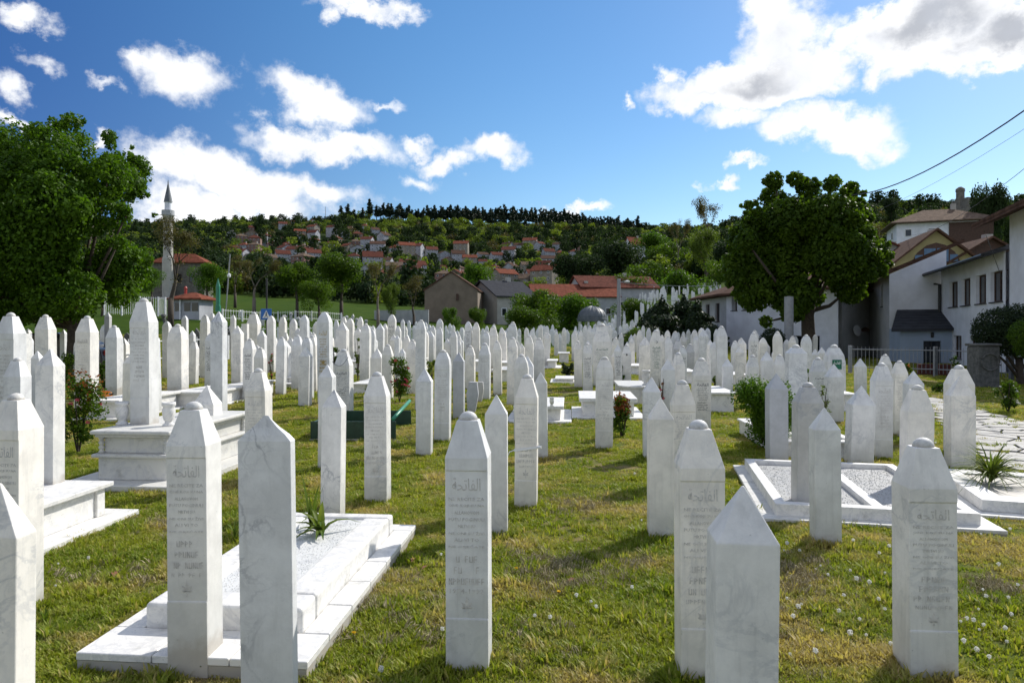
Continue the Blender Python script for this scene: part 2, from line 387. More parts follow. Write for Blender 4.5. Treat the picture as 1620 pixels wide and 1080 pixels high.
def roofmat(name, c, var=0.35):
    def f(n):
        tc = n.node('ShaderNodeTexCoord'); oi = n.node('ShaderNodeObjectInfo')
        P = tc.outputs['Object']
        a = n.noise(P, 2.0, 8, 0.7); w = n.node('ShaderNodeTexWave', wave_type='BANDS', bands_direction='Z'); n.L.new(P, w.inputs[0]); w.inputs['Scale'].default_value = 2.2; w.inputs['Distortion'].default_value = 1.0
        k = n.math('MULTIPLY', n.smooth(a, .3, .7, 1 - var, 1 + var), n.smooth(w.outputs[1], 0, 1, .8, 1.05))
        cc = n.vmath('SCALE', (*c,), None); n.set(cc.node.inputs[3], k)
        return prin(n, cc, 0.95, w.outputs[1], 0.03, 0.5, 0.05)
    return mat(name, f)
M['tile_red'] = roofmat('red_roof_tiles', (0.13, 0.048, 0.034))
M['tile_orange'] = roofmat('orange_roof_tiles', (0.20, 0.068, 0.042))
M['tile_brown'] = roofmat('brown_roof_tiles', (0.10, 0.058, 0.042))
M['tile_tan'] = roofmat('tan_roof_tiles', (0.16, 0.115, 0.085))
M['roof_grey'] = roofmat('grey_roof', (0.055, 0.057, 0.064), 0.2)
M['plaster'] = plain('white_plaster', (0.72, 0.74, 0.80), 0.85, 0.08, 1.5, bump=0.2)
M['plaster2'] = plain('grey_shaded_plaster', (0.40, 0.41, 0.42), 0.85, 0.12, 1.2, bump=0.2)
M['village_white'] = plain('weathered_shaded_white_render', (0.36, 0.37, 0.40), 0.9, 0.2, 0.5)  # weathered white, with the hillside's cloud shade put into the colour
M['village_cream'] = plain('weathered_shaded_cream_render', (0.27, 0.24, 0.19), 0.9, 0.2, 0.5)  # weathered cream, darkened the same way to hold the cloud shade
M['fence_grey'] = plain('dull_fence_paint', (0.26, 0.27, 0.29), 0.6)
M['plaster_tan'] = plain('tan_plaster', (0.20, 0.16, 0.12), 0.9, 0.14, 0.9, bump=0.2)  # cloud shade on the tan gabled house is darkened into this colour
M['plaster_cream'] = plain('cream_plaster', (0.42, 0.40, 0.36), 0.9, 0.12, 0.9)
M['plaster_yellow'] = plain('yellow_plaster', (0.38, 0.33, 0.16), 0.9, 0.1, 0.9)
M['plaster_pink'] = plain('pink_plaster', (0.24, 0.14, 0.11), 0.9, 0.1, 0.9)
M['plaster_blue'] = plain('pale_blue_plaster', (0.33, 0.40, 0.50), 0.9, 0.1, 0.9)
M['wood'] = plain('dark_timber', (0.07, 0.035, 0.022), 0.7, 0.3, 8)
M['stonewall'] = plain('old_stone_masonry', (0.15, 0.14, 0.12), 0.95, 0.3, 2.5, bump=0.6)
M['darkstone'] = plain('lichened_dark_stone', (0.11, 0.11, 0.105), 0.95, 0.35, 9, bump=0.6)
M['lead'] = plain('lead_sheet', (0.10, 0.115, 0.125), 0.5, 0.2, 2.0)
M['asphalt'] = plain('asphalt', (0.055, 0.055, 0.057), 0.95, 0.2, 15)
M['flag'] = slabmat('limestone_flag', (0.17, 0.163, 0.148), 0.7)
M['gravel_white'] = slabmat('white_chippings', (0.66, 0.66, 0.64), 0.5)
M['gravel'] = slabmat('marble_chippings', (0.36, 0.36, 0.35), 0.6)
M['car_paint'] = plain('dark_blue_car_paint', (0.012, 0.016, 0.026), 0.22)
M['tyre'] = plain('tyre_rubber', (0.02, 0.02, 0.02), 0.85)
M['sign_blue'] = plain('sign_blue', (0.02, 0.14, 0.48), 0.4, 0.03)
M['sign_white'] = plain('sign_white', (0.8, 0.8, 0.8), 0.4, 0.03)
M['plaque'] = plain('green_plaque', (0.01, 0.13, 0.07), 0.4, 0.05)
M['red'] = plain('red_enamel', (0.35, 0.03, 0.02), 0.4)
def f(n):
    p = n.node('ShaderNodeBsdfPrincipled'); p.inputs['Base Color'].default_value = (0.018, 0.022, 0.028, 1); p.inputs['Roughness'].default_value = 0.08
    return p.outputs[0]
M['glass'] = mat('window_glass', f)
# ================================================================== GROUND AND HILL
def gridmesh(name, mt, xs_of, ys, ss, kind_name):
    ys = np.array(ys); ss = np.array(ss)
    YY, SS = np.meshgrid(ys, ss, indexing='ij'); XX = SS * np.maximum(YY, 25.0); ZZ = terr(XX, YY)
    v = np.stack([XX, YY, ZZ], -1).reshape(-1, 3); a, b = len(ys), len(ss)
    i = (np.arange(a - 1)[:, None] * b + np.arange(b - 1)[None, :]).reshape(-1)
    f = np.stack([i, i + 1, i + b + 1, i + b], -1)
    me = bpy.data.meshes.new(kind_name); me.from_pydata(v.tolist(), [], f.tolist()); me.materials.append(mt)
    me.polygons.foreach_set('use_smooth', [True] * len(me.polygons)); me.update()
    return tag(put(name, me), kind='structure')
yr = list(np.arange(-25, 0, 2.5)) + list(np.arange(0, 14, 0.28)) + list(np.arange(14, 60, 1.2)) + list(np.arange(60, 182, 3))
gridmesh('ground', M['ground'], None, yr, np.linspace(-2.6, 2.6, 150), 'ground')
yr = list(np.arange(176, 1000, 12)) + list(np.arange(1000, 2000, 60))
h = gridmesh('hillside', M['ground'], None, yr, np.linspace(-1.5, 1.8, 150), 'hillside')
h.location.z = -0.25

# ================================================================== GRAVE MARKERS
def headstone_mesh(w, dp, hgt, kind, flare=1.0, panel=True, roundness=0.0, near=True, shr=0.85):
    mb = MB(); hw, hd = w / 2, dp / 2; sh = hgt
    def ring(z, sx, sy, fo=0.0):
        return [(-sx, -sy + fo, z), (sx, -sy + fo, z), (sx, sy, z), (-sx, sy, z)]
    rg = [ring(-0.12, hw * flare, hd * flare)]
    if kind == 'F': rg += [ring(sh, hw, hd)]
    else:
        kn = 0.16 * w if kind == 'D' else 0.0
        th = shr * w
        zs = hgt - kn - th
        if panel and zs > 0.5:
            z1 = hgt * 0.21; z2 = zs - 0.30 * w
            fl = lambda z: flare + (1 - flare) * z / zs
            for z, fo in ((z1, 0), (z1 + .002, .004), (z2, .004), (z2 + .002, 0)): rg.append(ring(z, hw * fl(z), hd * fl(z), fo))
        rg.append(ring(zs, hw, hd))
        if kind == 'P':
            rg.append(ring(hgt, 0.004, 0.004))
        elif kind == 'D':
            if roundness: rg.append(ring(zs + th * .5, hw * (.75 + .12 * roundness), hd * (.75 + .12 * roundness)))
            rg.append(ring(zs + th, hw * .5, hd * .5))
        elif kind == 'O':
            for t, k in ((.3, .88), (.6, .66), (.82, .42), (.95, .2), (1.0, .08)): rg.append(ring(zs + th * t, hw * k, hd * k))
        elif kind == 'B':                      # broad stone with a low rounded gable
            for t, k in ((.25, .80), (.55, .46), (.85, .2), (1.0, .09)): rg.append(ring(zs + th * t, hw * k, hd * k))
    mb.rings(rg)
    return mb.mesh('headstone', [M['marble']], bevel=0.004 if near else 0.0, seg=2)
def knob_mesh(w, dp):
    mb = MB(); r = 0.225 * w; hh = 0.20 * w
    prof = [(r * .97, -0.01), (r, 0.0)] + [(r * math.cos(t), hh * math.sin(t)) for t in np.linspace(0.15, 1.50, 6)]
    mb.lathe(prof, 16); return mb.mesh('knob', [M['marble']], smooth=True)
KNOB = knob_mesh(1.0, 1.0)

# ---- lettering
def text_mesh(txt, size=1.0, ext=0.02, align='CENTER'):
    cu = bpy.data.curves.new('txt', 'FONT'); cu.body = txt; cu.size = size; cu.extrude = ext; cu.align_x = align; cu.resolution_u = 1
    ob = bpy.data.objects.new('txt', cu); col.objects.link(ob)
    bpy.context.view_layer.update()
    me = bpy.data.meshes.new_from_object(ob.evaluated_get(bpy.context.evaluated_depsgraph_get()))
    bpy.data.objects.remove(ob); bpy.data.curves.remove(cu); return me
ARAB = '\uFE94\uFEA4\uFE97\uFE8E\uFED4\uFEDF\uFE8D'
TXT = {}
def tm(s):
    if s not in TXT:
        me = text_mesh(s); v = np.zeros(len(me.vertices) * 3); me.vertices.foreach_get('co', v); v = v.reshape(-1, 3)
        f = [tuple(p.vertices) for p in me.polygons]
        if len(v) == 0: v = np.zeros((1, 3))
        TXT[s] = (v, f, v[:, 0].min(), v[:, 0].max(), v[:, 1].min(), v[:, 1].max()); bpy.data.meshes.remove(me)
    return TXT[s]
def add_text(mb, s, xc, z0, wd, hh, y, ext=0.0012):
    v, f, x0, x1, y0, y1 = tm(s); k = len(mb.v); sx = wd / max(x1 - x0, 1e-6); sy = hh / max(y1 - y0, 1e-6)
    for p in v: mb.v.append((xc + (p[0] - (x0 + x1) / 2) * sx, y - (ext if p[2] > 0 else -0.0005), z0 + (p[1] - y0) * sy))
    for q in f: mb.f.append(tuple(k + i for i in q)); mb.m.append(0)
def add_strokes(mb, rng, xc, z0, wd, hh, y, n=10, ext=0.0012):
    cw = wd / n
    for i in range(n):
        if rng.random() < 0.10: continue
        x = xc - wd / 2 + (i + .5) * cw; s = hh * .16
        k = rng.integers(0, 4)
        def bar(xa, za, xb, zb, t=s):
            a = Vector((xa, 0, za)); b = Vector((xb, 0, zb)); d = (b - a).normalized() * 1e-6; nrm = Vector((-(b - a).z, 0, (b - a).x)).normalized() * t / 2
            mb.quad([(p.x, y - ext, p.z) for p in (a - nrm, b - nrm, b + nrm, a + nrm)])
        l, r_ = x - cw * .3, x + cw * .3
        bar(l, z0, l, z0 + hh)
        if k == 0: bar(l, z0 + hh, r_, z0); bar(r_, z0, r_, z0 + hh)
        elif k == 1: bar(l, z0 + hh, r_, z0 + hh); bar(l, z0 + hh / 2, r_, z0 + hh / 2)
        elif k == 2: bar(l, z0 + s / 2, r_, z0 + s / 2); bar(r_, z0, r_, z0 + hh)
        else: bar(l, z0 + hh, r_, z0 + hh * .6); bar(r_, z0 + hh * .6, l, z0 + hh * .4)
VERSE = ['NE RECITE ZA', 'ONE KOJI SU NA', 'ALLAHOVOM', 'PUTU POGINULI', 'MRTVI SU', 'NE ONI SU \u017dIVI', 'ALI VI TO', 'NE OSJE\u0106ATE']
def lily(mb, xc, z0, s, y):
    def leaf(x, z, ang, L, wd):
        d = Vector((math.sin(ang), 0, math.cos(ang))); p = Vector((d.z, 0, -d.x)); o = Vector((x, 0, z))
        pts = [o, o + d * L * .5 + p * wd, o + d * L, o + d * L * .5 - p * wd]; mb.quad([(q.x, y - .0012, q.z) for q in pts])
    for a, L in ((0, .62), (.8, .42), (-.8, .42), (1.5, .3), (-1.5, .3)): leaf(xc, z0 + s * .35, a, s * L, s * .08)
    leaf(xc, z0 + s * .3, math.pi, s * .3, s * .06)
    mb.quad([(xc - s * .22, y - .0012, z0 + s * .3), (xc + s * .22, y - .0012, z0 + s * .3), (xc + s * .22, y - .0012, z0 + s * .36), (xc - s * .22, y - .0012, z0 + s * .36)])
def inscription(w, dp, hgt, flare, style, sd, full=False):
    """style: carved, black, green, gold, cross"""
    rng = np.random.default_rng(sd); mb = MB(); hd = dp / 2
    kn = 0.16 * w; zs = hgt - kn - 0.85 * w; z1 = hgt * 0.21; z2 = zs - 0.30 * w
    y = -hd * 1.0 + 0.004 - 0.0005
    if flare != 1.0: y = -hd * flare - .002
    H = z2 - z1
    if style == 'cross':
        t = w * .05; zc = z2 - .28 * w
        mb.quad([(-t, y - .001, zc - .26 * w), (t, y - .001, zc - .26 * w), (t, y - .001, zc + .2 * w), (-t, y - .001, zc + .2 * w)])
        for s in (-1, 1): mb.quad([(s * t, y - .001, zc - t), (s * .2 * w, y - .001, zc - t * 1.1), (s * .2 * w, y - .001, zc + t * 1.1), (s * t, y - .001, zc + t)])
        for i in range(5): add_strokes(mb, rng, 0.0, zc - (.48 + .2 * i) * w, w * (.6 if i % 2 else .45), .09 * w, y, 7)
        return mb, 'carve'
    add_text(mb, ARAB, 0, z2 - .115 * H - .012, w * .66, .085 * H, y)
    z = z2 - .175 * H
    if full:
        for i, s in enumerate(VERSE):
            add_text(mb, s, 0, z - .026 * H, w * (.84 if len(s) > 9 else .58) * (1 if i != 4 else .7), .023 * H, y); z -= .046 * H
        z -= .03 * H
        for i in range(3):
            add_strokes(mb, rng, 0, z - .045 * H, w * (.52, .62, .86)[i], .042 * H, y, (5, 6, 9)[i]); z -= .075 * H
        (add_text(mb, full, 0, z - .03 * H, w * .8, .032 * H, y) if isinstance(full, str) else add_strokes(mb, rng, 0, z - .03 * H, w * .78, .028 * H, y, 9)); z -= .05 * H
        lily(mb, 0, z1 + .03 * H, .13 * H, y)
    else:
        for i in range(8):
            add_strokes(mb, rng, 0, z - .028 * H, w * rng.uniform(.5, .82), .022 * H, y, 9); z -= .044 * H
        z -= .03 * H
        for i in range(4):
            add_strokes(mb, rng, 0, z - .035 * H, w * rng.uniform(.4, .7), .034 * H, y, 6); z -= .06 * H
    return mb, {'black': 'ink', 'gold': 'gold', 'green': 'inkgreen'}.get(style, 'carve')

BASEYAW = -R(4.8)
STONES = []
def stone(FL, FR, yb, yt, kind='D', z0=0.0, ins=None, mt='marble', flare=1.0, yaw=0.0, lean=0.0, l=None, n=None, full=False, dr=0.82, rnd=0.0, w=None, d=None, shr=0.85):
    xc = (FL + FR) / 2
    if d is not None: p = Vector((X_(xc, d), d, 0)); p.z = tz(p.x, p.y)
    else: p = G(xc, yb, z0)
    dd = p.y
    w = w or (FR - FL) / F * dd; dp = w * dr; zb = p.z + z0
    top = Zpy(yt, dd); hgt = max(0.35, top - zb)
    near = dd < 13
    jit = R(random.uniform(-2.0, 2.0)) if yaw == 0 else 0
    me = headstone_mesh(w, dp, hgt, kind, flare, ins is not None and ins != 'cross' and flare == 1.0, rnd, near, shr)
    me.materials[0] = M[mt]
    o = put('headstone', me, None, (p.x, p.y + dp / 2, zb), (R(random.uniform(-.7, .7)), R(lean or random.uniform(-.7, .7)), BASEYAW + R(yaw) + jit))
    o['category'] = 'headstone'; o['group'] = 'white marble headstones in the graveyard'
    if kind == 'D':
        k = put('knob', KNOB, o, (0, 0, hgt - 0.16 * w), (0, 0, 0), (w, w * dr, w))
        if mt != 'marble': k.data = KNOB.copy(); k.data.materials[0] = M[mt]
    if ins and dd < 30:
        mb, im = inscription(w, dp, hgt, flare, ins, int(FL * 7 + yt), full)
        t = mb.mesh('lettering', [M[im]]); put('lettering', t, o)['kind'] = 'stuff'
    STONES.append(dict(o=o, px=xc, d=dd, kind=kind, l=l, n=n, w=w, ins=ins, mt=mt, h=hgt, FL=FL, FR=FR))
    return o
S = stone
# ---- the nearest ones
S(-70, 25, 1460, 768, 'P', dr=.45, l='cropped pointed headstone, out of focus, in front of all the others', n='out of focus stone')
S(-22, 32, 975, 626, 'D', ins='carved', full=True, dr=1.0, l='stout domed headstone with its sunlit side, next to the low white box tomb', n='stout domed stone beside the box tomb')
S(55, 86, 768, 552, 'P', z0=.33, l='plain pointed headstone rising from the lid of the low white box tomb', n='pointed stone on the box tomb')
S(4, 33, 764, 567, 'D', l='domed headstone half hidden behind the stout domed one', n='half hidden domed stone')
S(-8, 24, 715, 495, 'D', ins='carved', l='tall wide domed headstone with carved lines standing behind the half hidden domed one', n='tall wide domed stone')
S(24, 41, 700, 528, 'F', l='narrow pillar tucked against the sunlit side of the tall wide domed stone')
S(57, 78, 668, 498, 'D', ins=None, w=.24, z0=.1, l='domed headstone with one dark word of lettering, before the parked car', n='domed stone with one dark word')
S(50, 64, 712, 555, 'P', l='small steep pointed stone peeping out behind the pointed stone on the box tomb')
S(95, 103, 606, 521, 'P', l='short pointed headstone beside the trunk of the big tree', n='short stone by the big tree')
S(118, 143, 640, 500, 'D', z0=.28, ins='carved', flare=1.06, l='tapering domed headstone behind the pink rose bush', n='tapering domed stone')
S(160, 165, 585, 514, 'D', w=.22); S(166, 171, 583, 513, 'D', w=.22)
S(165, 173, 590, 494, 'P', mt='grey', l='weathered grey pointed headstone below the edge of the big tree')
S(167, 186, 617, 515, 'D', z0=.2, l='plain domed headstone on a low slab, just past the tapering domed one', n='plain domed stone on a low slab')
S(193, 208, 668, 562, 'P', l='grey-faced pointed headstone squeezed behind the tall one with two urns')
S(206, 238, 672, 472, 'D', z0=.60, ins='carved', shr=1.0, l='tallest domed headstone, on a stepped plinth between two marble urns', n='tallest stone with the urns')
S(228, 247, 655, 520, 'D', flare=1.12, l='flared white headstone half hidden right behind the tallest one')
S(257, 268, 598, 508, 'O'); 
S(265, 330, 1035, 640, 'D', z0=.11, ins='carved', full=True, l='large domed headstone standing on the near tiled grave slab', n='domed stone on the tiled slab')
S(305, 340, 735, 610, 'P', z0=.0, l='steep pyramid-topped headstone right behind the domed one on the tiled slab', n='pyramid-topped stone')
S(265, 289, 618, 513, 'D', z0=.28, yaw=0, lean=-.5, l='broad plain domed headstone on the low tomb behind the tallest one', n='broad plain domed stone', rnd=1)
S(288, 296, 590, 499, 'O', l='slim rounded headstone against the white fence below the kiosk')
S(299, 307, 577, 523, 'P', z0=.2); S(316, 328, 598, 498, 'D'); S(315, 330, 592, 533, 'P'); S(331, 339, 578, 495, 'D')
S(333, 353, 655, 492, 'P', z0=.40, mt='veined', l='tall pointed headstone with two dark vein marks', n='tall pointed stone with dark veins')
S(365, 372, 585, 498, 'D'); S(366, 381, 607, 515, 'P', z0=.25, ins='carved', l='pointed headstone with fine lettering beside the tall one with dark veins', n='finely lettered pointed stone')
S(383, 392, 603, 512, 'F', l='square-topped white pillar beyond the finely lettered pointed headstone')
S(390, 408, 592, 494, 'D', n='domed stone near the crossing sign'); S(407, 419, 600, 522, 'P')
S(384, 400, 633, 536, 'D', ins='black', l='domed headstone with black lettering partly covered by a shorter one'); S(402, 418, 645, 550, 'D', l='short domed headstone covering the black-lettered one')
S(388, 421.5, 770, 584, 'D', ins='carved', l='domed headstone showing above the grey veined gabled stone', n='domed stone above the gabled one')
S(423, 434, 590, 499, 'O', l='rounded headstone beside the blue crossing sign, red flowers at its foot')
S(441, 451, 575, 500, 'D'); S(442, 456, 612, 538, 'P', n='pointed foot stone below the lawn', l='pointed headstone on bare grass, first of a close trio')
S(457, 467, 580, 504, 'O'); S(461, 477, 616, 530, 'D', l='domed headstone, middle of a close trio on bare grass'); S(472, 489, 643, 549, 'P', l='pointed grey-faced headstone, in front of a close trio on bare grass', n='pointed stone of the trio')
S(475, 487, 600, 498, 'O'); S(496, 503, 565, 508, 'P')
S(503, 523, 640, 493, 'O', ins='gold', l='tall rounded headstone with gold lettering and a gold star', n='gold lettered stone')
S(503, 525.5, 745, 577, 'P', ins=None, l='pointed headstone right below the gold lettered one')
S(507, 539, 826, 617, 'P', ins=None, mt='veined', l='pointed headstone at the far end of the tiled grave slab', n='pointed stone at the slab end')
S(529, 554, 660, 553, 'D', ins='black', l='domed headstone with black lettering and a chain hung round its neck', n='chained stone')
S(532, 549, 604, 508, 'P'); S(548, 559, 574, 503, 'O', z0=.1); S(538, 547, 568, 501, 'D'); S(528, 535, 562, 506, 'D'); S(566, 574, 566, 501, 'D')
S(569, 584, 607, 512, 'D', rnd=1, n='domed stone past the chained one', l='tall domed headstone just beyond the chained one, tomb lid at its foot'); S(586, 593, 585, 515, 'D'); S(594, 606, 572, 511, 'P'); 
S(586, 604, 628, 551, 'P', l='pointed headstone above the big domed one beside the green grave frame'); S(604, 620, 632, 545, 'D', l='plain domed headstone on the near side of the red rose bush', n='domed stone by the red roses')
S(577, 613, 797, 590, 'D', ins='carved', full=True, l='big domed headstone standing in front of the green grave frame', n='big domed stone at the green frame')
S(613, 625, 575, 497, 'O', ins='black', l='tall rounded headstone with fine black lines of lettering, below the bare trees'); S(624, 631, 612, 530, 'P'); S(634, 640, 566, 505, 'D'); S(632, 641, 618, 551, 'P', l='narrow pointed headstone rising behind the red rose bush')
S(657, 672, 650, 506, 'D', ins=None, n='slim tall domed stone', l='slim tall domed headstone before the tan gabled house')
S(658, 682, 722, 583, 'P', l='pointed headstone on open grass in front of the slim tall domed one', n='pointed stone on open grass')
S(687, 711, 700, 554, 'D', ins='carved', rnd=1, l='domed headstone between two pointed ones, lower edge stained', n='domed stone between two pointed ones')
S(676, 687, 574, 523, 'P'); S(680, 689, 570, 515, 'D'); S(690, 700, 573, 518, 'D'); S(691, 701, 562, 504, 'O'); S(703, 712, 577, 535, 'P')
S(718, 728, 577, 530, 'D'); S(725, 733, 578, 535, 'P'); S(717, 734, 664, 557, 'P', mt='grey', l='grey pointed headstone beside the low broken stone', n='grey pointed stone')
S(735, 745, 575, 508, 'O', ins='black', l='headstone with black lettering and a dark emblem below the tan house', n='stone with a dark emblem'); S(748, 759, 575, 510, 'D')
S(757, 775, 633, 543, 'D', ins='carved', l='domed headstone with faint carved lines next to the low broken stone', n='faintly carved domed stone')
S(772, 787, 583, 516, 'D', z0=.22, ins=None, n='broad stone on a white tomb', l='broad domed headstone on a short white tomb'); S(789, 800, 574, 518, 'P', z0=.15); S(805, 818, 566, 509, 'D')
S(707, 775, 1065, 656, 'D', ins='carved', full='1974-1992', l='large domed headstone in the middle of the lawn with a carved lily', n='large domed stone with the lily')
S(768, 803, 850, 625, 'P', dr=.6, l='plain pointed headstone just behind the large domed one with the lily', n='plain pointed stone')
S(815, 850, 805, 594, 'D', ins='carved', full=True, l='domed headstone with a plastic ribbon tied round it', n='ribbon tied stone')
S(814, 836, 700, 561, 'D', rnd=1, l='domed headstone right behind the ribbon tied one'); S(826, 845, 650, 563, 'P')
S(847, 867, 728, 589, 'P', dr=.4, l='grey pointed headstone close beside the ribbon tied one', n='grey pointed stone by the ribbon')
S(845, 862, 610, 535, 'D', dr=.7); S(831, 844, 612, 531, 'D')
S(943, 970, 712, 565, 'D', ins='carved', rnd=1, dr=.6, l='domed headstone in front of the block tomb and orange rose', n='domed stone before the block tomb')
S(923, 938, 625, 543, 'D', ins='black', z0=.0, l='slim domed headstone with faint dark lettering above the block tomb', n='slim stone above the block tomb'); S(909, 922, 612, 539, 'D')
S(940, 968, 612, 512, 'D', ins='green', l='broad tall headstone with dark green lettering below the domed mausoleum', n='green lettered stone')
S(985, 999, 608, 545, 'D', n='domed stone with a photo spot'); S(968, 984, 607, 551, 'P'); S(968, 980, 590, 534, 'D')
S(1013, 1029, 608, 532, 'P', flare=1.12, l='warm white flared pointed headstone with an urn at its foot', n='warm flared stone')
S(1030, 1048, 612, 522, 'D', ins='green', l='domed headstone bearing a crescent emblem', n='crescent stone'); S(1008, 1017, 577, 522, 'D'); S(995, 1003, 563, 529, 'P')
S(1049, 1069, 650, 568, 'P', n='grey pair stone'); S(1065, 1084, 640, 558, 'D'); S(1052, 1065, 578, 535, 'P'); S(1067, 1081, 576, 538, 'D'); S(1063, 1075, 566, 524, 'D'); S(1077, 1087, 563, 530, 'D')
S(1086, 1099, 588, 544, 'D', mt='grey', flare=.85, l='low bluish headstone narrowing towards its foot'); S(1098, 1107, 586, 530, 'P'); S(1108, 1122, 592, 520, 'P', n='pointed stone in front of the hedge')
S(1136, 1152, 617, 516, 'D', z0=.15, l='tall smooth domed headstone in front of the long white house', n='tall stone before the white house')
S(1145, 1160, 640, 567, 'P', l='pointed headstone at the corner of the fern-filled planter'); 
S(1098, 1125, 688, 567, 'D', ins='black', l='domed headstone with bold black lettering and black names', n='bold black lettered stone')
S(1065, 1102, 768, 603, 'D', ins='carved', dr=.6, l='domed headstone overlapping the bold black lettered one', n='overlapping domed stone')
S(1020, 1047, 728, 597, 'P', l='slimmer pointed headstone behind the grass-edge pointed one'); S(1028, 1067, 853, 630, 'P', dr=.7, l='grey-spotted pointed headstone casting a long shadow on the grass', n='long-shadowed pointed stone')
S(1080, 1150, 1082, 670, 'D', ins='carved', full=True, dr=.85, l='large domed headstone with brown rests of paint on two letters', n='large domed stone with brown letters')
S(1133, 1231, 1330, 776, 'P', l='big plain pointed headstone cropped by the lower edge', n='big cropped pointed stone')
S(1183, 1201, 645, 562, 'D', n='domed stone behind the fern'); S(1159, 1170, 592, 539, 'D', z0=.15); S(1171, 1181, 592, 536, 'P', z0=.15); S(1187, 1200, 602, 526, 'D', ins='black'); S(1203, 1214, 602, 534, 'O')
S(1208, 1225, 642, 556, 'P'); S(1227, 1243, 640, 561, 'D'); S(1223, 1231, 600, 561, 'P'); 
S(1249, 1277, 690, 546, 'D', z0=0, shr=.3, l='broad square-shouldered headstone behind the grey one with the cross', n='square-shouldered stone')
S(1219, 1248, 735, 591, 'P', mt='grey', l='blue-grey pointed headstone beside the fern-filled planter', n='blue-grey pointed stone')
S(1263, 1303, 813, 607, 'D', ins='cross', mt='grey', shr=.6, l='grey domed headstone with a carved cross in the gravel bed', n='grey stone with the cross')
S(1293, 1333, 865, 646, 'P', dr=.75, l='pointed headstone in front of the double gravel grave', n='pointed stone before the gravel grave')
S(1287, 1309, 650, 566, 'D', ins='black', l='domed headstone with black lettering behind thin green stems', n='black lettered stone with stems'); S(1286, 1297, 602, 552, 'P'); S(1297, 1308, 600, 549, 'P')
S(1312, 1339, 640, 546, 'D', rnd=1, l='double-domed headstone with a green plaque', n='stone with the green plaque')
S(1312, 1336, 670, 576, 'P', l='pointed headstone covering the lower half of the green plaque')
S(1357, 1372, 628, 567, 'P', n='pointed stone by the garden fence'); S(1348, 1383, 739, 611, 'P', lean=2.0, l='slightly leaning pointed headstone with dark growth at its foot', n='leaning pointed stone')
S(1386, 1413, 727, 575, 'D', ins='carved', l='domed headstone with many carved lines next to the leaning one', n='many-lined domed stone'); S(1396, 1412, 645, 561, 'D'); S(1416, 1436, 690, 571, 'D', ins='carved')
S(1438, 1462, 700, 587, 'P', l='pointed headstone behind the domed one beside the flagged path'); S(1437, 1477, 785, 611, 'D', dr=.7, l='domed headstone with a shadow patch beside the flagged path', n='shadow-patched domed stone')
S(1509, 1543, 722, 579, 'D', shr=.7, l='domed headstone right behind the pointed one on the flagged path'); S(1507, 1544, 745, 595, 'P', dr=.6, l='pointed headstone standing beside the lily planter and the path', n='pointed stone by the lilies')
S(1445, 1518, 1078, 699, 'D', ins='carved', full=True, dr=.85, l='large domed headstone with two dark painted letters and a stained foot', n='large domed stone with dark letters')
S(381, 468, 1180, 658, 'B', mt='veined', dr=.22, shr=.45, l='large grey-veined gabled headstone without any lettering', n='grey veined gabled stone')
print('hand placed', len(STONES))

# ---- the remaining rows between and behind them
taken = [(s['o'].location.x, s['o'].location.y) for s in STONES]
def far_ok(x, y):
    u = CX + F * x / y
    if u < -20 or u > 1290: return False
    if u < 330 and y > 25: return False
    if u < 470 and y > 31: return False
    if 868 < u < 925 and y < 25: return False
    if u > 1110 and y > 33: return False
    if 540 > u and y > 37: return False
    if 640 > u and y > 43: return False
    return True
cand = []
y = 15.0
rr = np.random.default_rng(5)
while y < 62:
    x = -0.82 * y
    while x < 0.5 * y:
        xx = x + rr.uniform(-.35, .35); yy = y + rr.uniform(-.5, .5)
        if far_ok(xx, yy) and rr.random() < ((0.40 if y < 17 else 0.60) if y < 22 else 0.80):
            if all((xx - a) ** 2 + (yy - b) ** 2 > .55 for a, b in taken[-400:]):
                cand.append((xx, yy)); taken.append((xx, yy))
        x += rr.uniform(.75, 1.25)
    y += 1.35 + 0.018 * y
cand.sort(key=lambda c: c[1])
NIND = max(0, 296 - len(STONES))
print('far candidates', len(cand), 'individual', NIND)
def far_spec(i, x, yy):
    r = rr.random(); kind = 'D' if r < .55 else ('P' if r < .85 else 'O')
    hh = rr.uniform(1.15, 1.62) if kind != 'P' else rr.uniform(.95, 1.35); w = rr.uniform(.19, .25)
    return kind, hh, w
for i, (x, yy) in enumerate(cand[:NIND]):
    kind, hh, w = far_spec(i, x, yy)
    u = CX + F * x / yy; z = tz(x, yy)
    S(u - w / yy * F / 2, u + w / yy * F / 2, 0, HY - (z + hh - EYE) / yy * F, kind, d=yy, w=w, rnd=1 if rr.random() < .4 else 0, yaw=rr.uniform(-3, 3), lean=rr.uniform(-1.2, 1.2),
      ins='black' if (yy < 22 and rr.random() < .15) else None)
# those smaller still are one crowd; it climbs the slope beyond the mausoleum
mb = MB()
def small_stone(x, y, kind, hh, w):
    z = tz(x, y) - .1; a = BASEYAW + rr.uniform(-.05, .05); ca, sa = math.cos(a), math.sin(a); d = w * .8; lx = rr.uniform(-.02, .02) * hh
    def ring(zz, k): return [(x + lx * zz / hh + ca * px * k - sa * py * k, y + sa * px * k + ca * py * k, z + zz) for px, py in ((-w / 2, -d / 2), (w / 2, -d / 2), (w / 2, d / 2), (-w / 2, d / 2))]
    if kind == 'P': mb.rings([ring(0, 1), ring(hh - .8 * w, 1), ring(hh, .02)])
    else: mb.rings([ring(0, 1), ring(hh - .9 * w, 1), ring(hh - .2 * w, .5), ring(hh, .18)])
for i, (x, yy) in enumerate(cand[NIND:]):
    kind, hh, w = far_spec(i, x, yy); small_stone(x, yy, kind, hh, w)
cnt = 0
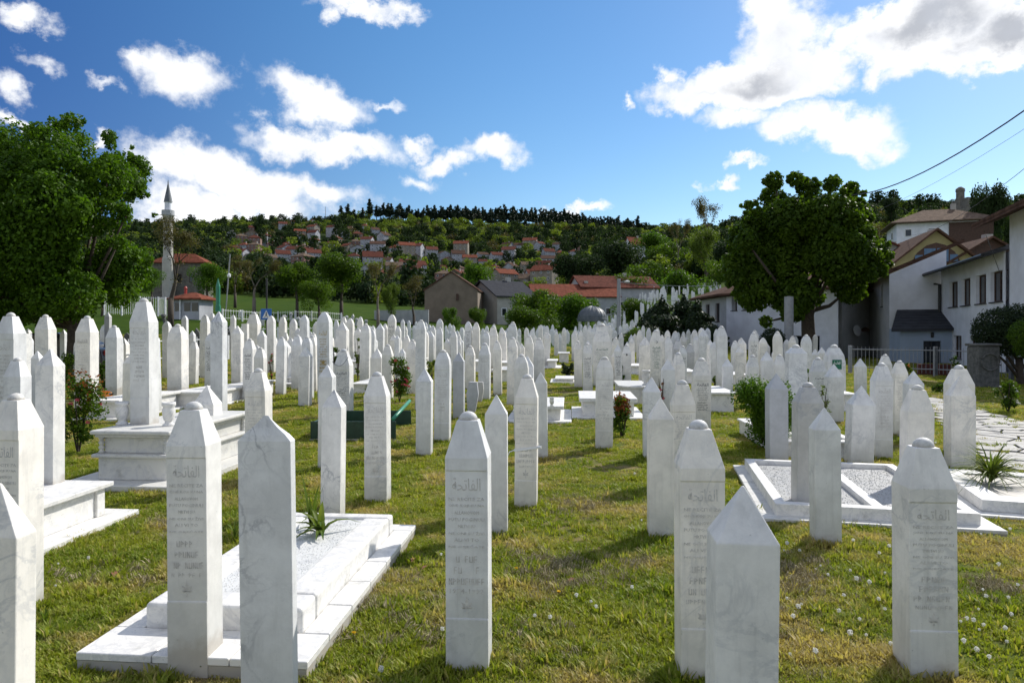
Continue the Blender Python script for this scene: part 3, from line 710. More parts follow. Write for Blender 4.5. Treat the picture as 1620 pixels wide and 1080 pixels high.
for k in range(5200):
    yy = rr.uniform(52, 128); u = rr.uniform(850, 1190); x = X_(u, yy)
    lo = 930 + (yy - 52) * .9; hi = 1010 + (yy - 52) * 2.3
    if not (lo < u < hi): continue
    if any((x - a) ** 2 + (yy - b) ** 2 < (.8 if yy < 75 else 2.2) for a, b in taken[-700:]): continue
    if yy > 62 and math.sin(x * .55 + 1.0) * math.cos(yy * .21 + x * .12) < -.15: continue
    taken.append((x, yy)); small_stone(x, yy, 'D' if rr.random() < .6 else 'P', rr.uniform(1.1, 1.8), rr.uniform(.2, .28)); cnt += 1
print('crowd', len(cand) - NIND, cnt)
o = mb.build('distant_headstones', [M['marble']]); tag(o, 'countless tiny white headstones climbing the slope behind the mausoleum', 'headstones', kind='stuff')

# ---- labels for those without one: by what they stand behind
marks = [s for s in STONES if s['n']]
ORD = ['first', 'second', 'third', 'fourth', 'fifth', 'sixth', 'seventh', 'eighth', 'ninth', 'tenth', 'eleventh', 'twelfth', 'thirteenth', 'fourteenth', 'fifteenth', 'sixteenth', 'seventeenth', 'eighteenth', 'nineteenth', 'twentieth']
buck = {}
for s in STONES:
    if s['l']: continue
    c = [m for m in marks if m['d'] < s['d'] - .3] or marks
    c = [m for m in c if abs(m['px'] - s['px']) < 60] or c
    m = min(c, key=lambda m: abs(m['px'] - s['px']) * 1.0 + 1.5 * abs(m['d'] - s['d']))
    buck.setdefault((m['n'], s['kind'], bool(s['ins'])), []).append(s)
KN = {'D': 'domed', 'P': 'pointed', 'O': 'rounded', 'F': 'square-topped', 'B': 'gabled'}
for (nick, kind, ins), L in buck.items():
    L.sort(key=lambda s: s['d'])
    for i, s in enumerate(L):
        s['l'] = f"{ORD[min(i, 19)]} {KN[kind]} {'lettered' if ins else 'white'} headstone counting back from the {nick}"
for s in STONES: s['o']['label'] = s['l']
# ================================================================== TOMBS
def PZ(px, py, z=0.0):
    d = F * (EYE - z) / (py - HY); return Vector((X_(px, d), d, 0))
def tomb(label, A, rz, parts, cat='tomb', group='marble tombs between the headstones', name='marble_tomb', z=None):
    g = tz(A.x, A.y) if z is None else z
    r = empty(name, (A.x, A.y, g), rz); tag(r, label, cat, group)
    for p in parts:
        nm, x0, x1, y0, y1, z0, z1, mt = p[:8]; bv = p[8] if len(p) > 8 else 0.008
        mb = MB(); mb.box(x0, x1, y0, y1, z0, z1); mb.build(nm, [M[mt]], r, bevel=bv, seg=2)
    return r
def tiled(root, x0, x1, y0, y1, z0, z1, hole, ts, mt, seed=0):
    """paving of single tiles round a central block"""
    rg = random.Random(seed); hx0, hx1, hy0, hy1 = hole
    def strip(a0, a1, b0, b1, along):
        L = (a1 - a0) if along == 'x' else (b1 - b0); k = max(1, round(L / ts))
        for i in range(k):
            s, e = i / k, (i + 1) / k; j = 0.003
            q = (a0 + (a1 - a0) * s + j, a0 + (a1 - a0) * e - j, b0 + j, b1 - j) if along == 'x' else (a0 + j, a1 - j, b0 + (b1 - b0) * s + j, b0 + (b1 - b0) * e - j)
            mb = MB(); mb.box(q[0], q[1], q[2], q[3], z0 + .012, z1 + rg.uniform(-.002, .003)); mb.build('tile', [M[mt]], root, bevel=.004)
    strip(x0, x1, y0, hy0, 'x'); strip(x0, x1, hy1, y1, 'x'); strip(x0, hx0, hy0, hy1, 'y'); strip(hx1, x1, hy0, hy1, 'y')
    mb = MB(); mb.box(x0 + .008, x1 - .008, y0 + .008, y1 - .008, -.1, z0 + .01); mb.build('footing', [M['concrete']], root)
def gravelbed(root, x0, x1, y0, y1, z, seed, n=500, sz=.011, mt='gravel'):
    rg = np.random.default_rng(seed); mb = MB(); mb.quad([(x0, y0, z), (x1, y0, z), (x1, y1, z), (x0, y1, z)])
    for i in range(n):
        x = rg.uniform(x0 + .01, x1 - .01); y = rg.uniform(y0 + .01, y1 - .01); s = rg.uniform(.5, 1.2) * sz; a = rg.uniform(0, 6.28)
        p = [(x + s * math.cos(a + k * 2.09) * rg.uniform(.7, 1.2), y + s * math.sin(a + k * 2.09) * rg.uniform(.7, 1.2), z - .001) for k in range(3)]
        t = (x, y, z + s * rg.uniform(.4, .8)); k = len(mb.v); mb.v += p + [t]
        for q in ((0, 1, 3), (1, 2, 3), (2, 0, 3)): mb.f.append(tuple(k + i for i in q)); mb.m.append(0)
    o = mb.build('gravel', [M[mt]], root); o['kind'] = 'stuff'; return o

# T1 tiled slab with kerb, close to the camera
A = PZ(118, 1030, .10); Wd, Ln = 1.16, 2.29
r = tomb('large tiled white marble grave slab with a raised kerb, gravel and strap-leaved plants', A, BASEYAW, [], name='tiled_grave', z=tz(A.x, A.y))
hx = (.16, Wd - .145, .30, Ln - .16)
tiled(r, 0, Wd, 0, Ln, .05, .10, hx, .38, 'slab', 3)
for nm, q in (('kerb', (hx[0], hx[1], hx[2], hx[2] + .20)), ('kerb', (hx[0], hx[1], hx[3] - .12, hx[3])), ('kerb', (hx[0], hx[0] + .20, hx[2] + .20, hx[3] - .12)), ('kerb', (hx[1] - .20, hx[1], hx[2] + .20, hx[3] - .12))):
    mb = MB(); mb.box(q[0] + .001, q[1] - .001, q[2] + .001, q[3] - .001, .06, .225); mb.build(nm, [M['slab']], r, bevel=.022, seg=3)
gravelbed(r, hx[0] + .2, hx[1] - .2, hx[2] + .2, hx[3] - .12, .205, 1, 3500, .006, 'gravel_white')
T1 = r

# T2 low white box tomb at the side
D2 = 5.95; xr = X_(172, D2) ; L2, W2 = 2.3, .85
ex = Vector((math.cos(BASEYAW), math.sin(BASEYAW), 0)); ey = Vector((-math.sin(BASEYAW), math.cos(BASEYAW), 0))
A = Vector((xr, D2, 0)) - ey * L2 - ex * W2
r = tomb('low white box tomb with an overhanging lid and panelled side', A, BASEYAW, [
 ('lid', -.03, W2 + .03, -.03, L2 + .03, .29, .33, 'slab'), ('wall', .04, W2 - .035, .04, L2 - .04, .05, .289, 'slab'), ('base', -.16, W2 + .17, -.16, L2 + .17, -.08, .05, 'slab')], name='box_tomb')
for yy in (L2 - .16, L2 - 1.1, .0):
    mb = MB(); mb.box(W2 - .034, W2 - .012, yy + .03, yy + .13, .052, .288); mb.build('pilaster', [M['slab']], r, bevel=.004)

# T3 stepped plinth of the tallest stone
A = PZ(158, 757, .08); W3, L3 = .74, 1.75
r = tomb('stepped marble plinth with moulded ledges carrying the tallest headstone', A, BASEYAW, [
 ('cap', -.07, W3 + .07, -.07, L3 + .05, .555, .60, 'slab_old', .016), ('moulding', -.035, W3 + .035, -.035, L3 + .03, .525, .554, 'slab_old', .01),
 ('panel', .03, W3 - .03, .03, L3 - .03, .352, .524, 'slab_old'), ('ledge', -.06, W3 + .06, -.06, L3 + .05, .312, .351, 'slab_old', .014), ('plinth_block', -.01, W3 + .01, -.01, L3, .075, .311, 'slab_old'),
 ('base', -.30, W3 + .28, -.28, L3 + .25, -.05, .074, 'slab_old')], name='stepped_plinth')
for cx_, cy_ in ((.012, .012), (W3 - .012, .012), (W3 - .012, L3 - .03)):
    mb = MB(); mb.lathe([(.028, .352), (.03, .37), (.018, .385), (.03, .405), (.03, .42), (.018, .437), (.03, .455), (.03, .47), (.018, .487), (.03, .505), (.028, .523)], 10, (cx_, cy_, 0)); mb.build('baluster', [M['slab_old']], r, smooth=True)
def urn(px, py, ptop, label, z0, mt='slab', wpx=None, d=None):
    d = d or F * (EYE - z0) / (py - HY); hh = (py - ptop) / F * d; rr_ = hh * .26
    prof = [(rr_ * .95, 0), (rr_ * .95, .06 * hh), (rr_ * .62, .12 * hh), (rr_ * .60, .20 * hh), (rr_ * .85, .30 * hh), (rr_ * 1.02, .55 * hh), (rr_ * 1.0, .72 * hh), (rr_ * .86, .80 * hh), (rr_ * 1.05, .86 * hh), (rr_ * 1.1, .92 * hh), (rr_ * 1.02, hh), (rr_ * .8, hh), (rr_ * .7, .88 * hh)]
    mb = MB(); mb.lathe(prof, 20); o = mb.build('marble_urn', [M[mt]], smooth=True); o.location = (X_(px, d), d, z0); tag(o, label, 'urn', 'marble urns on the tombs'); return o
urn(193, 671, 635, 'marble urn on the stepped plinth, beside the pink rose bush', .601)
urn(267, 673, 636, 'marble urn on the stepped plinth, on the sunlit side of the tallest stone', .601)

# T4 double gravel grave
A = PZ(1207, 821, .04); W4, L4 = 1.86, 2.4; y4 = -R(12)
r = tomb('double grave with two gravel beds framed by marble kerbs', A, y4, [], name='gravel_grave')
tiled(r, 0, W4, 0, L4, 0.0, .04, (.15, W4 - .15, .16, L4 - .1), .42, 'slab_old', 9)
kb = [(.12, W4 - .14, .13, .24), (.12, W4 - .14, L4 - .21, L4 - .12), (.12, .22, .24, L4 - .21), (.92, 1.02, .24, L4 - .21), (W4 - .24, W4 - .14, .24, L4 - .21)]
for q in kb:
    mb = MB(); mb.box(q[0] + .002, q[1] - .002, q[2] + .002, q[3] - .002, .01, .14); mb.build('kerb', [M['slab']], r, bevel=.006, seg=2)
gravelbed(r, .22, .92, .24, L4 - .21, .09, 5, 2600, .008); gravelbed(r, 1.02, W4 - .24, .24, L4 - .21, .09, 6, 2800, .008)
# T5 lily planter
A = PZ(1573, 806, .04); 
r = tomb('low marble planter slab holding a clump of lilies beside the flagged path', A - Vector((.10, -.02, 0)), -R(18), [('base', -.18, 1.5, -.14, 1.7, -.05, .035, 'slab'), ('kerb', -.0, 1.4, .0, .22, .036, .14, 'slab'), ('kerb', 0, .2, .223, 1.5, .036, .14, 'slab'), ('kerb', .203, 1.4, 1.3, 1.5, .036, .14, 'slab'), ('soil', .203, 1.4, .223, 1.297, .036, .12, 'concrete')], name='lily_planter', cat='planter'); T5 = r
# T6 fern trough
d6 = 8.7; A = Vector((X_(1218, 9.2), 0, 0)); A = Vector((3.46, 8.75, 0)) 
r = tomb('long marble trough planter overflowing with bright green shrub', A, BASEYAW, [('wall', 0, .95, 0, 2.2, 0, .20, 'slab'), ('rim', -.03, .98, -.03, .12, .202, .235, 'slab'), ('rim', -.03, .10, .123, 2.1, .202, .235, 'slab'), ('rim', .87, .98, .123, 2.1, .202, .235, 'slab'), ('rim', -.03, .98, 2.103, 2.23, .202, .235, 'slab')], name='trough_planter', cat='planter')
def box_tomb(xl, xr, yt, yb, label, L=1.9, lid=.06, base=True, z=None, mt='slab', rz=BASEYAW):
    A = G(xl, yb); W_ = (xr - xl) / F * A.y; top = Zpy(yt, A.y + .05) - A.z; top = max(top, .12)
    parts = [('lid', -.04, W_ + .04, -.04, L + .04, top - lid, top, mt), ('wall', .02, W_ - .02, .02, L - .02, .0, top - lid - .001, mt)]
    if base: parts.append(('base', -.18, W_ + .18, -.16, L + .16, -.08, .045, mt)); parts[1] = ('wall', .02, W_ - .02, .02, L - .02, .046, top - lid - .001, mt)
    return tomb(label, A, rz, parts)
box_tomb(920, 1004, 629, 662, 'block tomb with a flat white lid behind the orange rose bush', 1.5, .07, mt='slab')
box_tomb(816, 888, 641, 668, 'low white tomb with a small urn, behind the ribbon tied headstone', 1.6, .06)
urn(873, 641, 627, 'small white urn on the low tomb behind the ribbon tied headstone', Zpy(641, 12.0), d=11.9)
box_tomb(137, 190, 632, 664, 'white box tomb with flower remains under the tapering domed headstone', 1.9, .05)
box_tomb(270, 332, 619, 645, 'beige walled tomb with a pale lid behind the tallest headstone', 1.9, .05)
for i, (a, b, t, bt, lb) in enumerate([
 (358, 388, 608, 632, 'small tomb under the finely lettered pointed headstone'), (296, 320, 577, 594, 'dark fronted tomb before the white fence'),
 (524, 572, 571, 592, 'grey tomb behind the gold lettered headstone'), (556, 588, 606, 622, 'white lid beside the chained headstone'), (639, 662, 568, 588, 'white tomb right beside the red rose bush'),
 (734, 764, 571, 588, 'low grey tomb between the lettered headstones below the tan house'), (779, 806, 584, 604, 'short white tomb with a step at its side'), (790, 817, 573, 590, 'short grey tomb before the green shrub'),
 (866, 880, 570, 583, 'small white tomb beside the grass lane'), (884, 900, 558, 574, 'tiny white table tomb far along the grass lane'), (1000, 1024, 578, 592, 'white lid behind the warm flared headstone'),
 (1084, 1102, 587, 606, 'dark hollow tomb behind the black lettered headstone'), (1124, 1162, 620, 652, 'pale walled tomb behind the fern-filled planter'), (1160, 1184, 592, 610, 'white edged tomb in front of the white house'),
 (1336, 1352, 622, 650, 'stepped white tomb beside the green plaque stone'), (438, 462, 606, 614, 'thin white lid on the grass next to the close trio'), (455, 500, 596, 612, 'grey tomb between the trio and the gold lettered stone')]):
    box_tomb(a, b, t, bt, lb, 1.6, .04, base=(i % 3 != 0))
# curved tomb with urn
A = G(1004, 640); mb = MB(); rr_ = .33
r = tomb('rounded end tomb with a curved white lid below the warm flared headstone', A, BASEYAW, [], name='rounded_tomb')
top = Zpy(611, A.y) - A.z
for nm, z0_, z1_, ra in (('wall', 0, top - .05, .30), ('lid', top - .049, top, .34)):
    poly = [(ra * math.cos(t), .34 - ra * math.sin(t)) for t in np.linspace(math.pi, 0, 15)]; poly = [(x, y) for x, y in poly] 
    poly = [(-ra, 1.8)] + [(ra * math.cos(t), .34 - ra * math.sin(t)) for t in np.linspace(math.pi, 0, 15)] + [(ra, 1.8)]
    mb = MB(); mb.prism(poly, z0_, z1_); mb.build(nm, [M['slab_old']], r, bevel=.008)
urn(1022, 611, 587, 'large cream urn on the rounded tomb', A.z + top + .001, 'slab_old', d=A.y + .3)
box_tomb(880, 908, 598, 606, 'low slab with a clipped dark bush beside the grass lane', 1.2, .04)

# green metal grave frame with plastic pipe
a = PZ(491, 697); b = PZ(625, 698); r = empty('green_grave_frame', (a.x, a.y, 0), 0); tag(r, 'dark green metal grave frame lying on the lawn', 'grave frame')
Lx = b.x - a.x; mb = MB(); mb.box(0, Lx, 0, .03, .03, .29); mb.build('board', [M['green_metal']], r, bevel=.004)
mb = MB(); mb.box(0, Lx, 1.55, 1.58, .03, .27); mb.build('board', [M['green_metal']], r, bevel=.004)
mb = MB(); mb.box(0, .03, .031, 1.549, .03, .27); mb.build('board', [M['green_metal']], r, bevel=.004)
mb = MB(); mb.box(-.01, Lx + .01, -.012, -.001, .0, .028); mb.build('metal_strip', [M['pole_grey']], r)
p0 = W(622, 662, 9.6); p1 = W(648, 634, 11.6); mb = MB(); mb.tube([p0, p1], .028, 10); o = mb.build('plastic_pipe', [M['pipe']], smooth=True); tag(o, 'thin green plastic pipe leaning over the grave frame', 'pipe')

# low broken stones
def shield(px0, px1, pt, pb, label):
    d = G((px0 + px1) / 2, pb).y; w = (px1 - px0) / F * d; hh = (pb - pt) / F * d; mb = MB()
    pr = [(-.30, 0), (.30, 0), (.5, .62), (.34, 1), (-.34, 1), (-.5, .62)]
    f0 = [(x * w, 0, z * hh) for x, z in pr]; f1 = [(x * w, .1, z * hh) for x, z in pr]
    mb.rings([f0, f1]); o = mb.build('broken_headstone', [M['grey']], bevel=.006); p = G((px0 + px1) / 2, pb); o.location = p; o.rotation_euler = (0, R(3), BASEYAW); tag(o, label, 'headstone')
shield(736, 755, 604, 654, 'low six-sided broken headstone on the grass'); shield(752, 764, 604, 636, 'small thin broken headstone behind the six-sided one')

# ---- things fixed on or hung from headstones
def near_stone(px, n_=None): return min(STONES, key=lambda s: abs(s['px'] - px) + (0 if n_ is None or s['n'] == n_ else 999))
def on_face(s, dz, dx=0, off=-.004):
    o = s['o']; dp = max(abs(v.co.y) for v in o.data.vertices); return Vector((dx, -dp + off, dz))
s = near_stone(833, 'ribbon tied stone'); w = s['w']; hh = s['h']; dpt = max(v.co.y for v in s['o'].data.vertices)
mb = MB(); zr = hh - (709 - 594) / F * s['d']
loop = [(-w / 2 - .006, -dpt - .006), (w / 2 + .006, -dpt - .006), (w / 2 + .006, dpt + .006), (-w / 2 - .006, dpt + .006)]
zz = [zr - .022, zr + .012, zr + .012, zr - .02]
lo = [(x, y, z_ - .012) for (x, y), z_ in zip(loop, zz)]; hi = [(x, y, z_ + .012) for (x, y), z_ in zip(loop, zz)]
for i in range(4):
    j = (i + 1) % 4; mb.quad([lo[i], lo[j], hi[j], hi[i]])
mb.tube([(w / 2 + .005, -dpt, zr + .012), (w / 2 + .04, -dpt - .005, zr + .014)], [.012, .014], 6)
mb.tube([(-w / 2 - .005, -dpt, zr - .02), (-w / 2 - .05, -dpt, zr - .04), (-w / 2 - .08, -dpt + .01, zr - .11)], .005, 6)
o = mb.build('plastic_ribbon', [plain('clear_plastic_ribbon', (.75, .76, .78), .25)]); o.matrix_world = s['o'].matrix_basis.copy(); tag(o, 'white plastic ribbon tied round a domed headstone', 'ribbon')
s = near_stone(541, 'chained stone'); zc = s['h'] - (573 - 553) / F * s['d']; w = s['w']
mb = MB(); pts = [Vector((-w * .55, -.16, zc + .02))] + [Vector((-w * .5 + w * 1.0 * t, -.175, zc - .09 * math.sin(math.pi * t) + .10 * t * t)) for t in np.linspace(0, 1, 9)]
mb.tube(pts, .006, 6); o = mb.build('neck_chain', [M['pole_grey']]); o.matrix_world = s['o'].matrix_basis.copy(); tag(o, 'thin grey chain hanging round the neck of a lettered headstone', 'chain')
s = near_stone(1325, 'stone with the green plaque'); r_ = empty('green_plaque', (0, 0, 0)); r_.matrix_world = s['o'].matrix_basis.copy()
zt = s['h'] - (569 - 546) / F * s['d']; hw = .095 * s['d'] / 12; p = on_face(s, 0)
mb = MB(); mb.box(-.098, .098, p.y - .012, p.y, zt - .21, zt); mb.build('board', [M['plaque']], r_)
mb = MB(); add_text(mb, ARAB, 0, zt - .10, .14, .07, p.y - .0125); mb.build('lettering', [M['sign_white']], r_); add = tag(r_, 'small green plaque with white Arabic lettering fixed to a domed headstone', 'plaque')
s = near_stone(513, 'gold lettered stone'); p = on_face(s, s['h'] - (573 - 493) / F * s['d']); mb = MB(); st = []
for k in range(10):
    a = math.pi / 2 + k * math.pi / 5; q = .06 if k % 2 == 0 else .025; st.append((p.x + q * math.cos(a), p.y - .003, p.z + q * math.sin(a)))
k0 = len(mb.v); mb.quad(st); mb.quad([(x, y + .003, z) for x, y, z in reversed(st)]); o = mb.build('gold_star', [M['gold']], s['o'])
s = near_stone(1039, 'crescent stone'); p = on_face(s, s['h'] - (541 - 522) / F * s['d']); mb = MB(); o1 = [(.035 * math.cos(t), .035 * math.sin(t)) for t in np.linspace(-2.2, 2.2, 14)]; o2 = [(-.012 + .034 * math.cos(t), .028 * math.sin(t)) for t in np.linspace(2.0, -2.0, 14)]
for i in range(13): mb.quad([(p.x + q[0], p.y - .002, p.z + q[1]) for q in (o1[i], o1[i + 1], o2[12 - i], o2[13 - i])])
mb.build('crescent', [M['ink']], s['o'])
for px_, yy_, nm in ((992, 561, 'domed stone with a photo spot'), (740, 550, 'stone with a dark emblem')):
    s = near_stone(px_, nm); p = on_face(s, s['h'] - (yy_ - (545 if px_ == 992 else 508)) / F * s['d']); mb = MB()
    mb.rings([[(p.x + .022 * math.cos(t), p.y - q, p.z + .03 * math.sin(t)) for t in np.linspace(0, 2 * math.pi, 13)[:-1]] for q in (-.004, .004)]); mb.build('oval_emblem', [M['ink']], s['o'])
for nm, L in (('large domed stone with brown letters', [('N', -.045, 'rust'), ('A', -.012, 'rust'), ('E', .055, 'rust')]), ('large domed stone with dark letters', [('D', -.004, 'ink'), ('\u017d', .030, 'ink')])):
    s = near_stone(0, nm); 
    for ch, dx, mt_ in L:
        zq = s['h'] - ((896 - 670) if mt_ == 'rust' else (928 - 699)) / F * s['d']; p = on_face(s, zq)
        mb = MB(); add_text(mb, ch, dx, zq - .012, .02, .022, p.y + .004, .003); mb.build('painted_letter', [M[mt_]], s['o'])
s = near_stone(0, 'shadow-patched domed stone')

# ================================================================== FLAGGED PATH
pth = tag(empty('path', (0, 0, 0)), kind='structure')
def inpath(x, y):
    u = CX + F * x / y; v = HY + F * EYE / y
    # edges of the path as the photograph shows them: near edge and far edge
    e1 = 633 + max(0, (u - 1468)) * .66; e0 = 632 + max(0, (u - 1468)) * .30
    return u > 1462 and e0 < v < e1 + 2 
rg = random.Random(4); pts = []
for i in range(6000):
    y = rg.uniform(8.3, 17.5); x = rg.uniform(5.5, 15.5)
    if not inpath(x, y): continue
    if all((x - a) ** 2 + (y - b) ** 2 > .30 ** 2 for a, b in pts): pts.append((x, y))
print('flags', len(pts))
def clip(poly, nx, ny, c):
    out = []
    for i in range(len(poly)):
        p, q = poly[i], poly[(i + 1) % len(poly)]; dp_ = p[0] * nx + p[1] * ny - c; dq = q[0] * nx + q[1] * ny - c
        if dp_ <= 0: out.append(p)
        if dp_ * dq < 0: t = dp_ / (dp_ - dq); out.append((p[0] + (q[0] - p[0]) * t, p[1] + (q[1] - p[1]) * t))
    return out
pts.sort(key=lambda p: p[1]); extra = MB()
for i, (x, y) in enumerate(pts):
    poly = [(x - .34, y - .34), (x + .34, y - .34), (x + .34, y + .34), (x - .34, y + .34)]
    for (a, b) in pts:
        dx, dy = a - x, b - y; L = math.hypot(dx, dy)
        if 0 < L < 1.0: poly = clip(poly, dx / L, dy / L, (x * dx + y * dy) / L + L / 2 - .014)
    if len(poly) < 3: continue
    z = tz(x, y) + .022 + rg.uniform(-.006, .008)
    if i < 290:
        mb = MB(); mb.prism(poly, z - .04, z); mb.build('flagstone', [M['flag']], pth, bevel=.006)
    else: extra.prism(poly, z - .04, z)
if extra.v: o = extra.build('flagstones_far', [M['flag']], pth); o['kind'] = 'stuff'
# ================================================================== PLANTS
def leaf_cloud(name, blobs, n, ls, mt, parent=None, up=0.35, hollow=0.5, seed=0, elong=1.5, flat=1.0, smoothn=True, fold=False):
    """many single leaves spread through the volume of the blobs (cx, cy, cz, r[, rz])"""
    rg = np.random.default_rng(seed); B = np.array([(b[0], b[1], b[2], b[3], b[4] if len(b) > 4 else b[3]) for b in blobs], float)
    w = B[:, 3] ** 2; idx = rg.choice(len(B), n, p=w / w.sum()); b = B[idx]
    d = rg.normal(size=(n, 3)); d /= np.linalg.norm(d, axis=1)[:, None]
    rad = (hollow + (1 - hollow) * rg.random(n) ** 0.6) * rg.uniform(.86, 1.1, n)
    c = b[:, :3] + d * np.stack([b[:, 3], b[:, 3], b[:, 4]], -1) * rad[:, None]
    nrm = d * .8 + rg.normal(size=(n, 3)) * .65; nrm[:, 2] += up; nrm /= np.linalg.norm(nrm, axis=1)[:, None]
    t = np.cross(nrm, rg.normal(size=(n, 3))); t /= np.linalg.norm(t, axis=1)[:, None]; s = np.cross(nrm, t)
    L = (ls * rg.uniform(.6, 1.3, n))[:, None]; Wd = L / elong
    v = np.stack([c - t * L * .5, c + s * Wd * .5 - nrm * Wd * .12, c + t * L * .5 - nrm * L * .1, c - s * Wd * .5 - nrm * Wd * .12], 1).reshape(-1, 3)
    me = bpy.data.meshes.new(name); me.vertices.add(4 * n); me.vertices.foreach_set('co', v.ravel().astype(np.float32))
    me.loops.add(4 * n); me.loops.foreach_set('vertex_index', np.arange(4 * n, dtype=np.int32))
    me.polygons.add(n); me.polygons.foreach_set('loop_start', np.arange(0, 4 * n, 4, dtype=np.int32))
    try: me.polygons.foreach_set('loop_total', np.full(n, 4, dtype=np.int32))
    except Exception: pass
    me.materials.append(mt); me.update(calc_edges=True); me.validate()
    return put(name, me, parent) if parent is not False else me
def grow(mb, p, d, L, r, depth, rg, tips, spread=.55, kids=(2, 3), up=.15, seg=5, shrink=.72):
    p = Vector(p); pts = [p.copy()]; rad = [r]; dd = Vector(d).normalized(); k = 3
    for i in range(k):
        dd = (dd + Vector((rg.uniform(-1, 1), rg.uniform(-1, 1), rg.uniform(-.5, .8))) * .14 + Vector((0, 0, up * .3))).normalized()
        p = p + dd * (L / k); pts.append(p.copy()); rad.append(r * (1 - .35 * (i + 1) / k))
    mb.tube(pts, rad, seg)
    if depth == 0: tips.append(p.copy()); return
    for i in range(rg.randint(*kids)):
        nd = (dd + Vector((rg.uniform(-1, 1), rg.uniform(-1, 1), rg.uniform(-.35, .7))) * spread).normalized()
        grow(mb, p, nd, L * rg.uniform(.6, .85), rad[-1] * shrink, depth - 1, rg, tips, spread, kids, up, max(3, seg - 1), shrink)
    tips.append(p.copy())

# ---- the two big trees
def big_tree(name_label, base, H_, blobs, n, ls, mt, trunk_r, seed, fork):
    r = empty('broadleaf_tree', base); tag(r, name_label, 'tree'); rg = random.Random(seed); mb = MB(); tips = []
    mb.tube([(0, 0, -.3), (0, 0, fork * .4), (.06, 0, fork)], [trunk_r * 1.25, trunk_r, trunk_r * .9], 12)
    for (bx, by, bz, br) in [b[:4] for b in blobs]:
        q = Vector((bx, by, bz)); s0 = Vector((0.05, 0, fork * rg.uniform(.85, 1.0))); m1 = s0.lerp(q, .5) + Vector((0, 0, -.15 * (q - s0).length * .4))
        mb.tube([s0, m1, q], [trunk_r * .45, trunk_r * .28, trunk_r * .1], 6)
        for k in range(4): mb.tube([m1.lerp(q, .4), q + Vector((rg.uniform(-1, 1), rg.uniform(-1, 1), rg.uniform(-.3, 1))) * br * .8], [trunk_r * .16, trunk_r * .04], 4)
    mb.build('trunk', [M['bark']], r, smooth=True)
    leaf_cloud('crown', blobs, n, ls, mt, r, seed=seed, hollow=.35)
    return r
D1 = 19.0
def bl(px, py, rp, d, dy=0.0, base=None): # blob from pixel position and radius
    p = W(px - (9 if d < 25 else 4), py, d); return (p.x - base[0], dy, p.z - base[2], rp / F * d)
b0 = G(116, 592); b0 = (X_(116, D1), D1, tz(X_(116, D1), D1))
rg = random.Random(3); blobs = []
for px, py, rp in [(88,222,42),(40,240,48),(-10,250,50),(165,250,40),(120,270,60),(196,290,38),(186,240,22),(60,310,70),(10,340,70),(150,340,65),(200,350,34),(212,315,22),(110,400,70),(40,420,70),(175,420,55),(202,410,32),(192,465,36),(140,470,45),(80,480,40),(20,470,50),(-50,400,80),(-60,300,70),(-40,480,60),(222,300,14),(226,350,13),(130,200,20),(95,190,18),(180,215,16),(226,385,12)]:
    for k in range(2 if rp > 35 else 1):
        blobs.append(bl(px + rg.uniform(-6, 6), py + rg.uniform(-6, 6), rp * rg.uniform(.75, .95), D1, rg.uniform(-1.6, 1.6), b0))
# surface lobes make the outline uneven
def within(bl_, base, top, right=None, left=None):
    """keeps the blobs that stay inside the tree's real outline (height over width)"""
    out = []
    for b in bl_:
        yy = base[1] + b[1]; px = CX + F * (b[0] + base[0]) / yy; py = HY - F * (b[2] + base[2] - EYE) / yy; rp = b[3] / yy * F
        if py - rp < np.interp(px, [t[0] for t in top], [t[1] for t in top]) - 5: continue
        if right and px + rp > np.interp(py, [t[1] for t in right], [t[0] for t in right]) + 4: continue
        if left and px - rp < np.interp(py, [t[1] for t in left], [t[0] for t in left]) - 4: continue
        out.append(b)
    return out
LT = [(-100,210),(0,203),(30,190),(60,188),(75,176),(100,172),(125,182),(150,212),(170,205),(195,214),(215,240),(235,270),(252,300)]; LR = [(160,205),(212,230),(236,262),(250,295),(252,330),(246,370),(242,420),(228,470),(215,500)]
RT = [(1140,325),(1160,316),(1180,318),(1192,322),(1203,290),(1212,266),(1235,261),(1265,266),(1290,274),(1305,272),(1330,278),(1350,286),(1365,290),(1372,322),(1390,352),(1412,392)]; RR = [(1300,262),(1345,280),(1368,300),(1380,330),(1400,365),(1412,400),(1408,430),(1385,455),(1350,480),(1280,520)]; RL = [(1215,262),(1150,320),(1144,360),(1142,400),(1148,450),(1170,480),(1200,520)]
lob = []
for b in blobs:
    for k in range(7):
        v = Vector((rg.gauss(0, 1), rg.gauss(0, 1), rg.gauss(0.2, 1))).normalized(); q = b[3] * rg.uniform(.22, .36)
        lob.append((b[0] + v.x * b[3] * .92, b[1] + v.y * b[3] * .92, b[2] + v.z * b[3] * .92, q))
big_tree('huge round-crowned tree with bright green leaves, standing by the car and the fence', b0, 8, blobs, 10, .1, M['leaf'], .19, 3, 1.6) if False else None
blobs = within(blobs, b0, LT, LR); lob = within(lob, b0, LT, LR); print('left tree', len(blobs), len(lob))
r = empty('broadleaf_tree', b0); tag(r, 'huge round-crowned tree with bright green leaves, by the parked car', 'tree')
mb = MB(); mb.tube([(0, 0, -.3), (-.02, 0, .5), (.02, 0, 1.3), (.0, 0, 2.2)], [.24, .17, .165, .15], 12)
for b in blobs[::2]:
    q = Vector(b[:3]); s0 = Vector((0, 0, rg.uniform(1.6, 2.2))); m1 = s0.lerp(q, .5) - Vector((0, 0, .2)); mb.tube([s0, m1, q], [.08, .05, .02], 5)
mb.build('trunk', [M['bark']], r, smooth=True)
leaf_cloud('crown', [(*b[:3], b[3]) for b in blobs] + lob, 150000, .105, M['leaf'], r, seed=4, hollow=.5, up=.45)

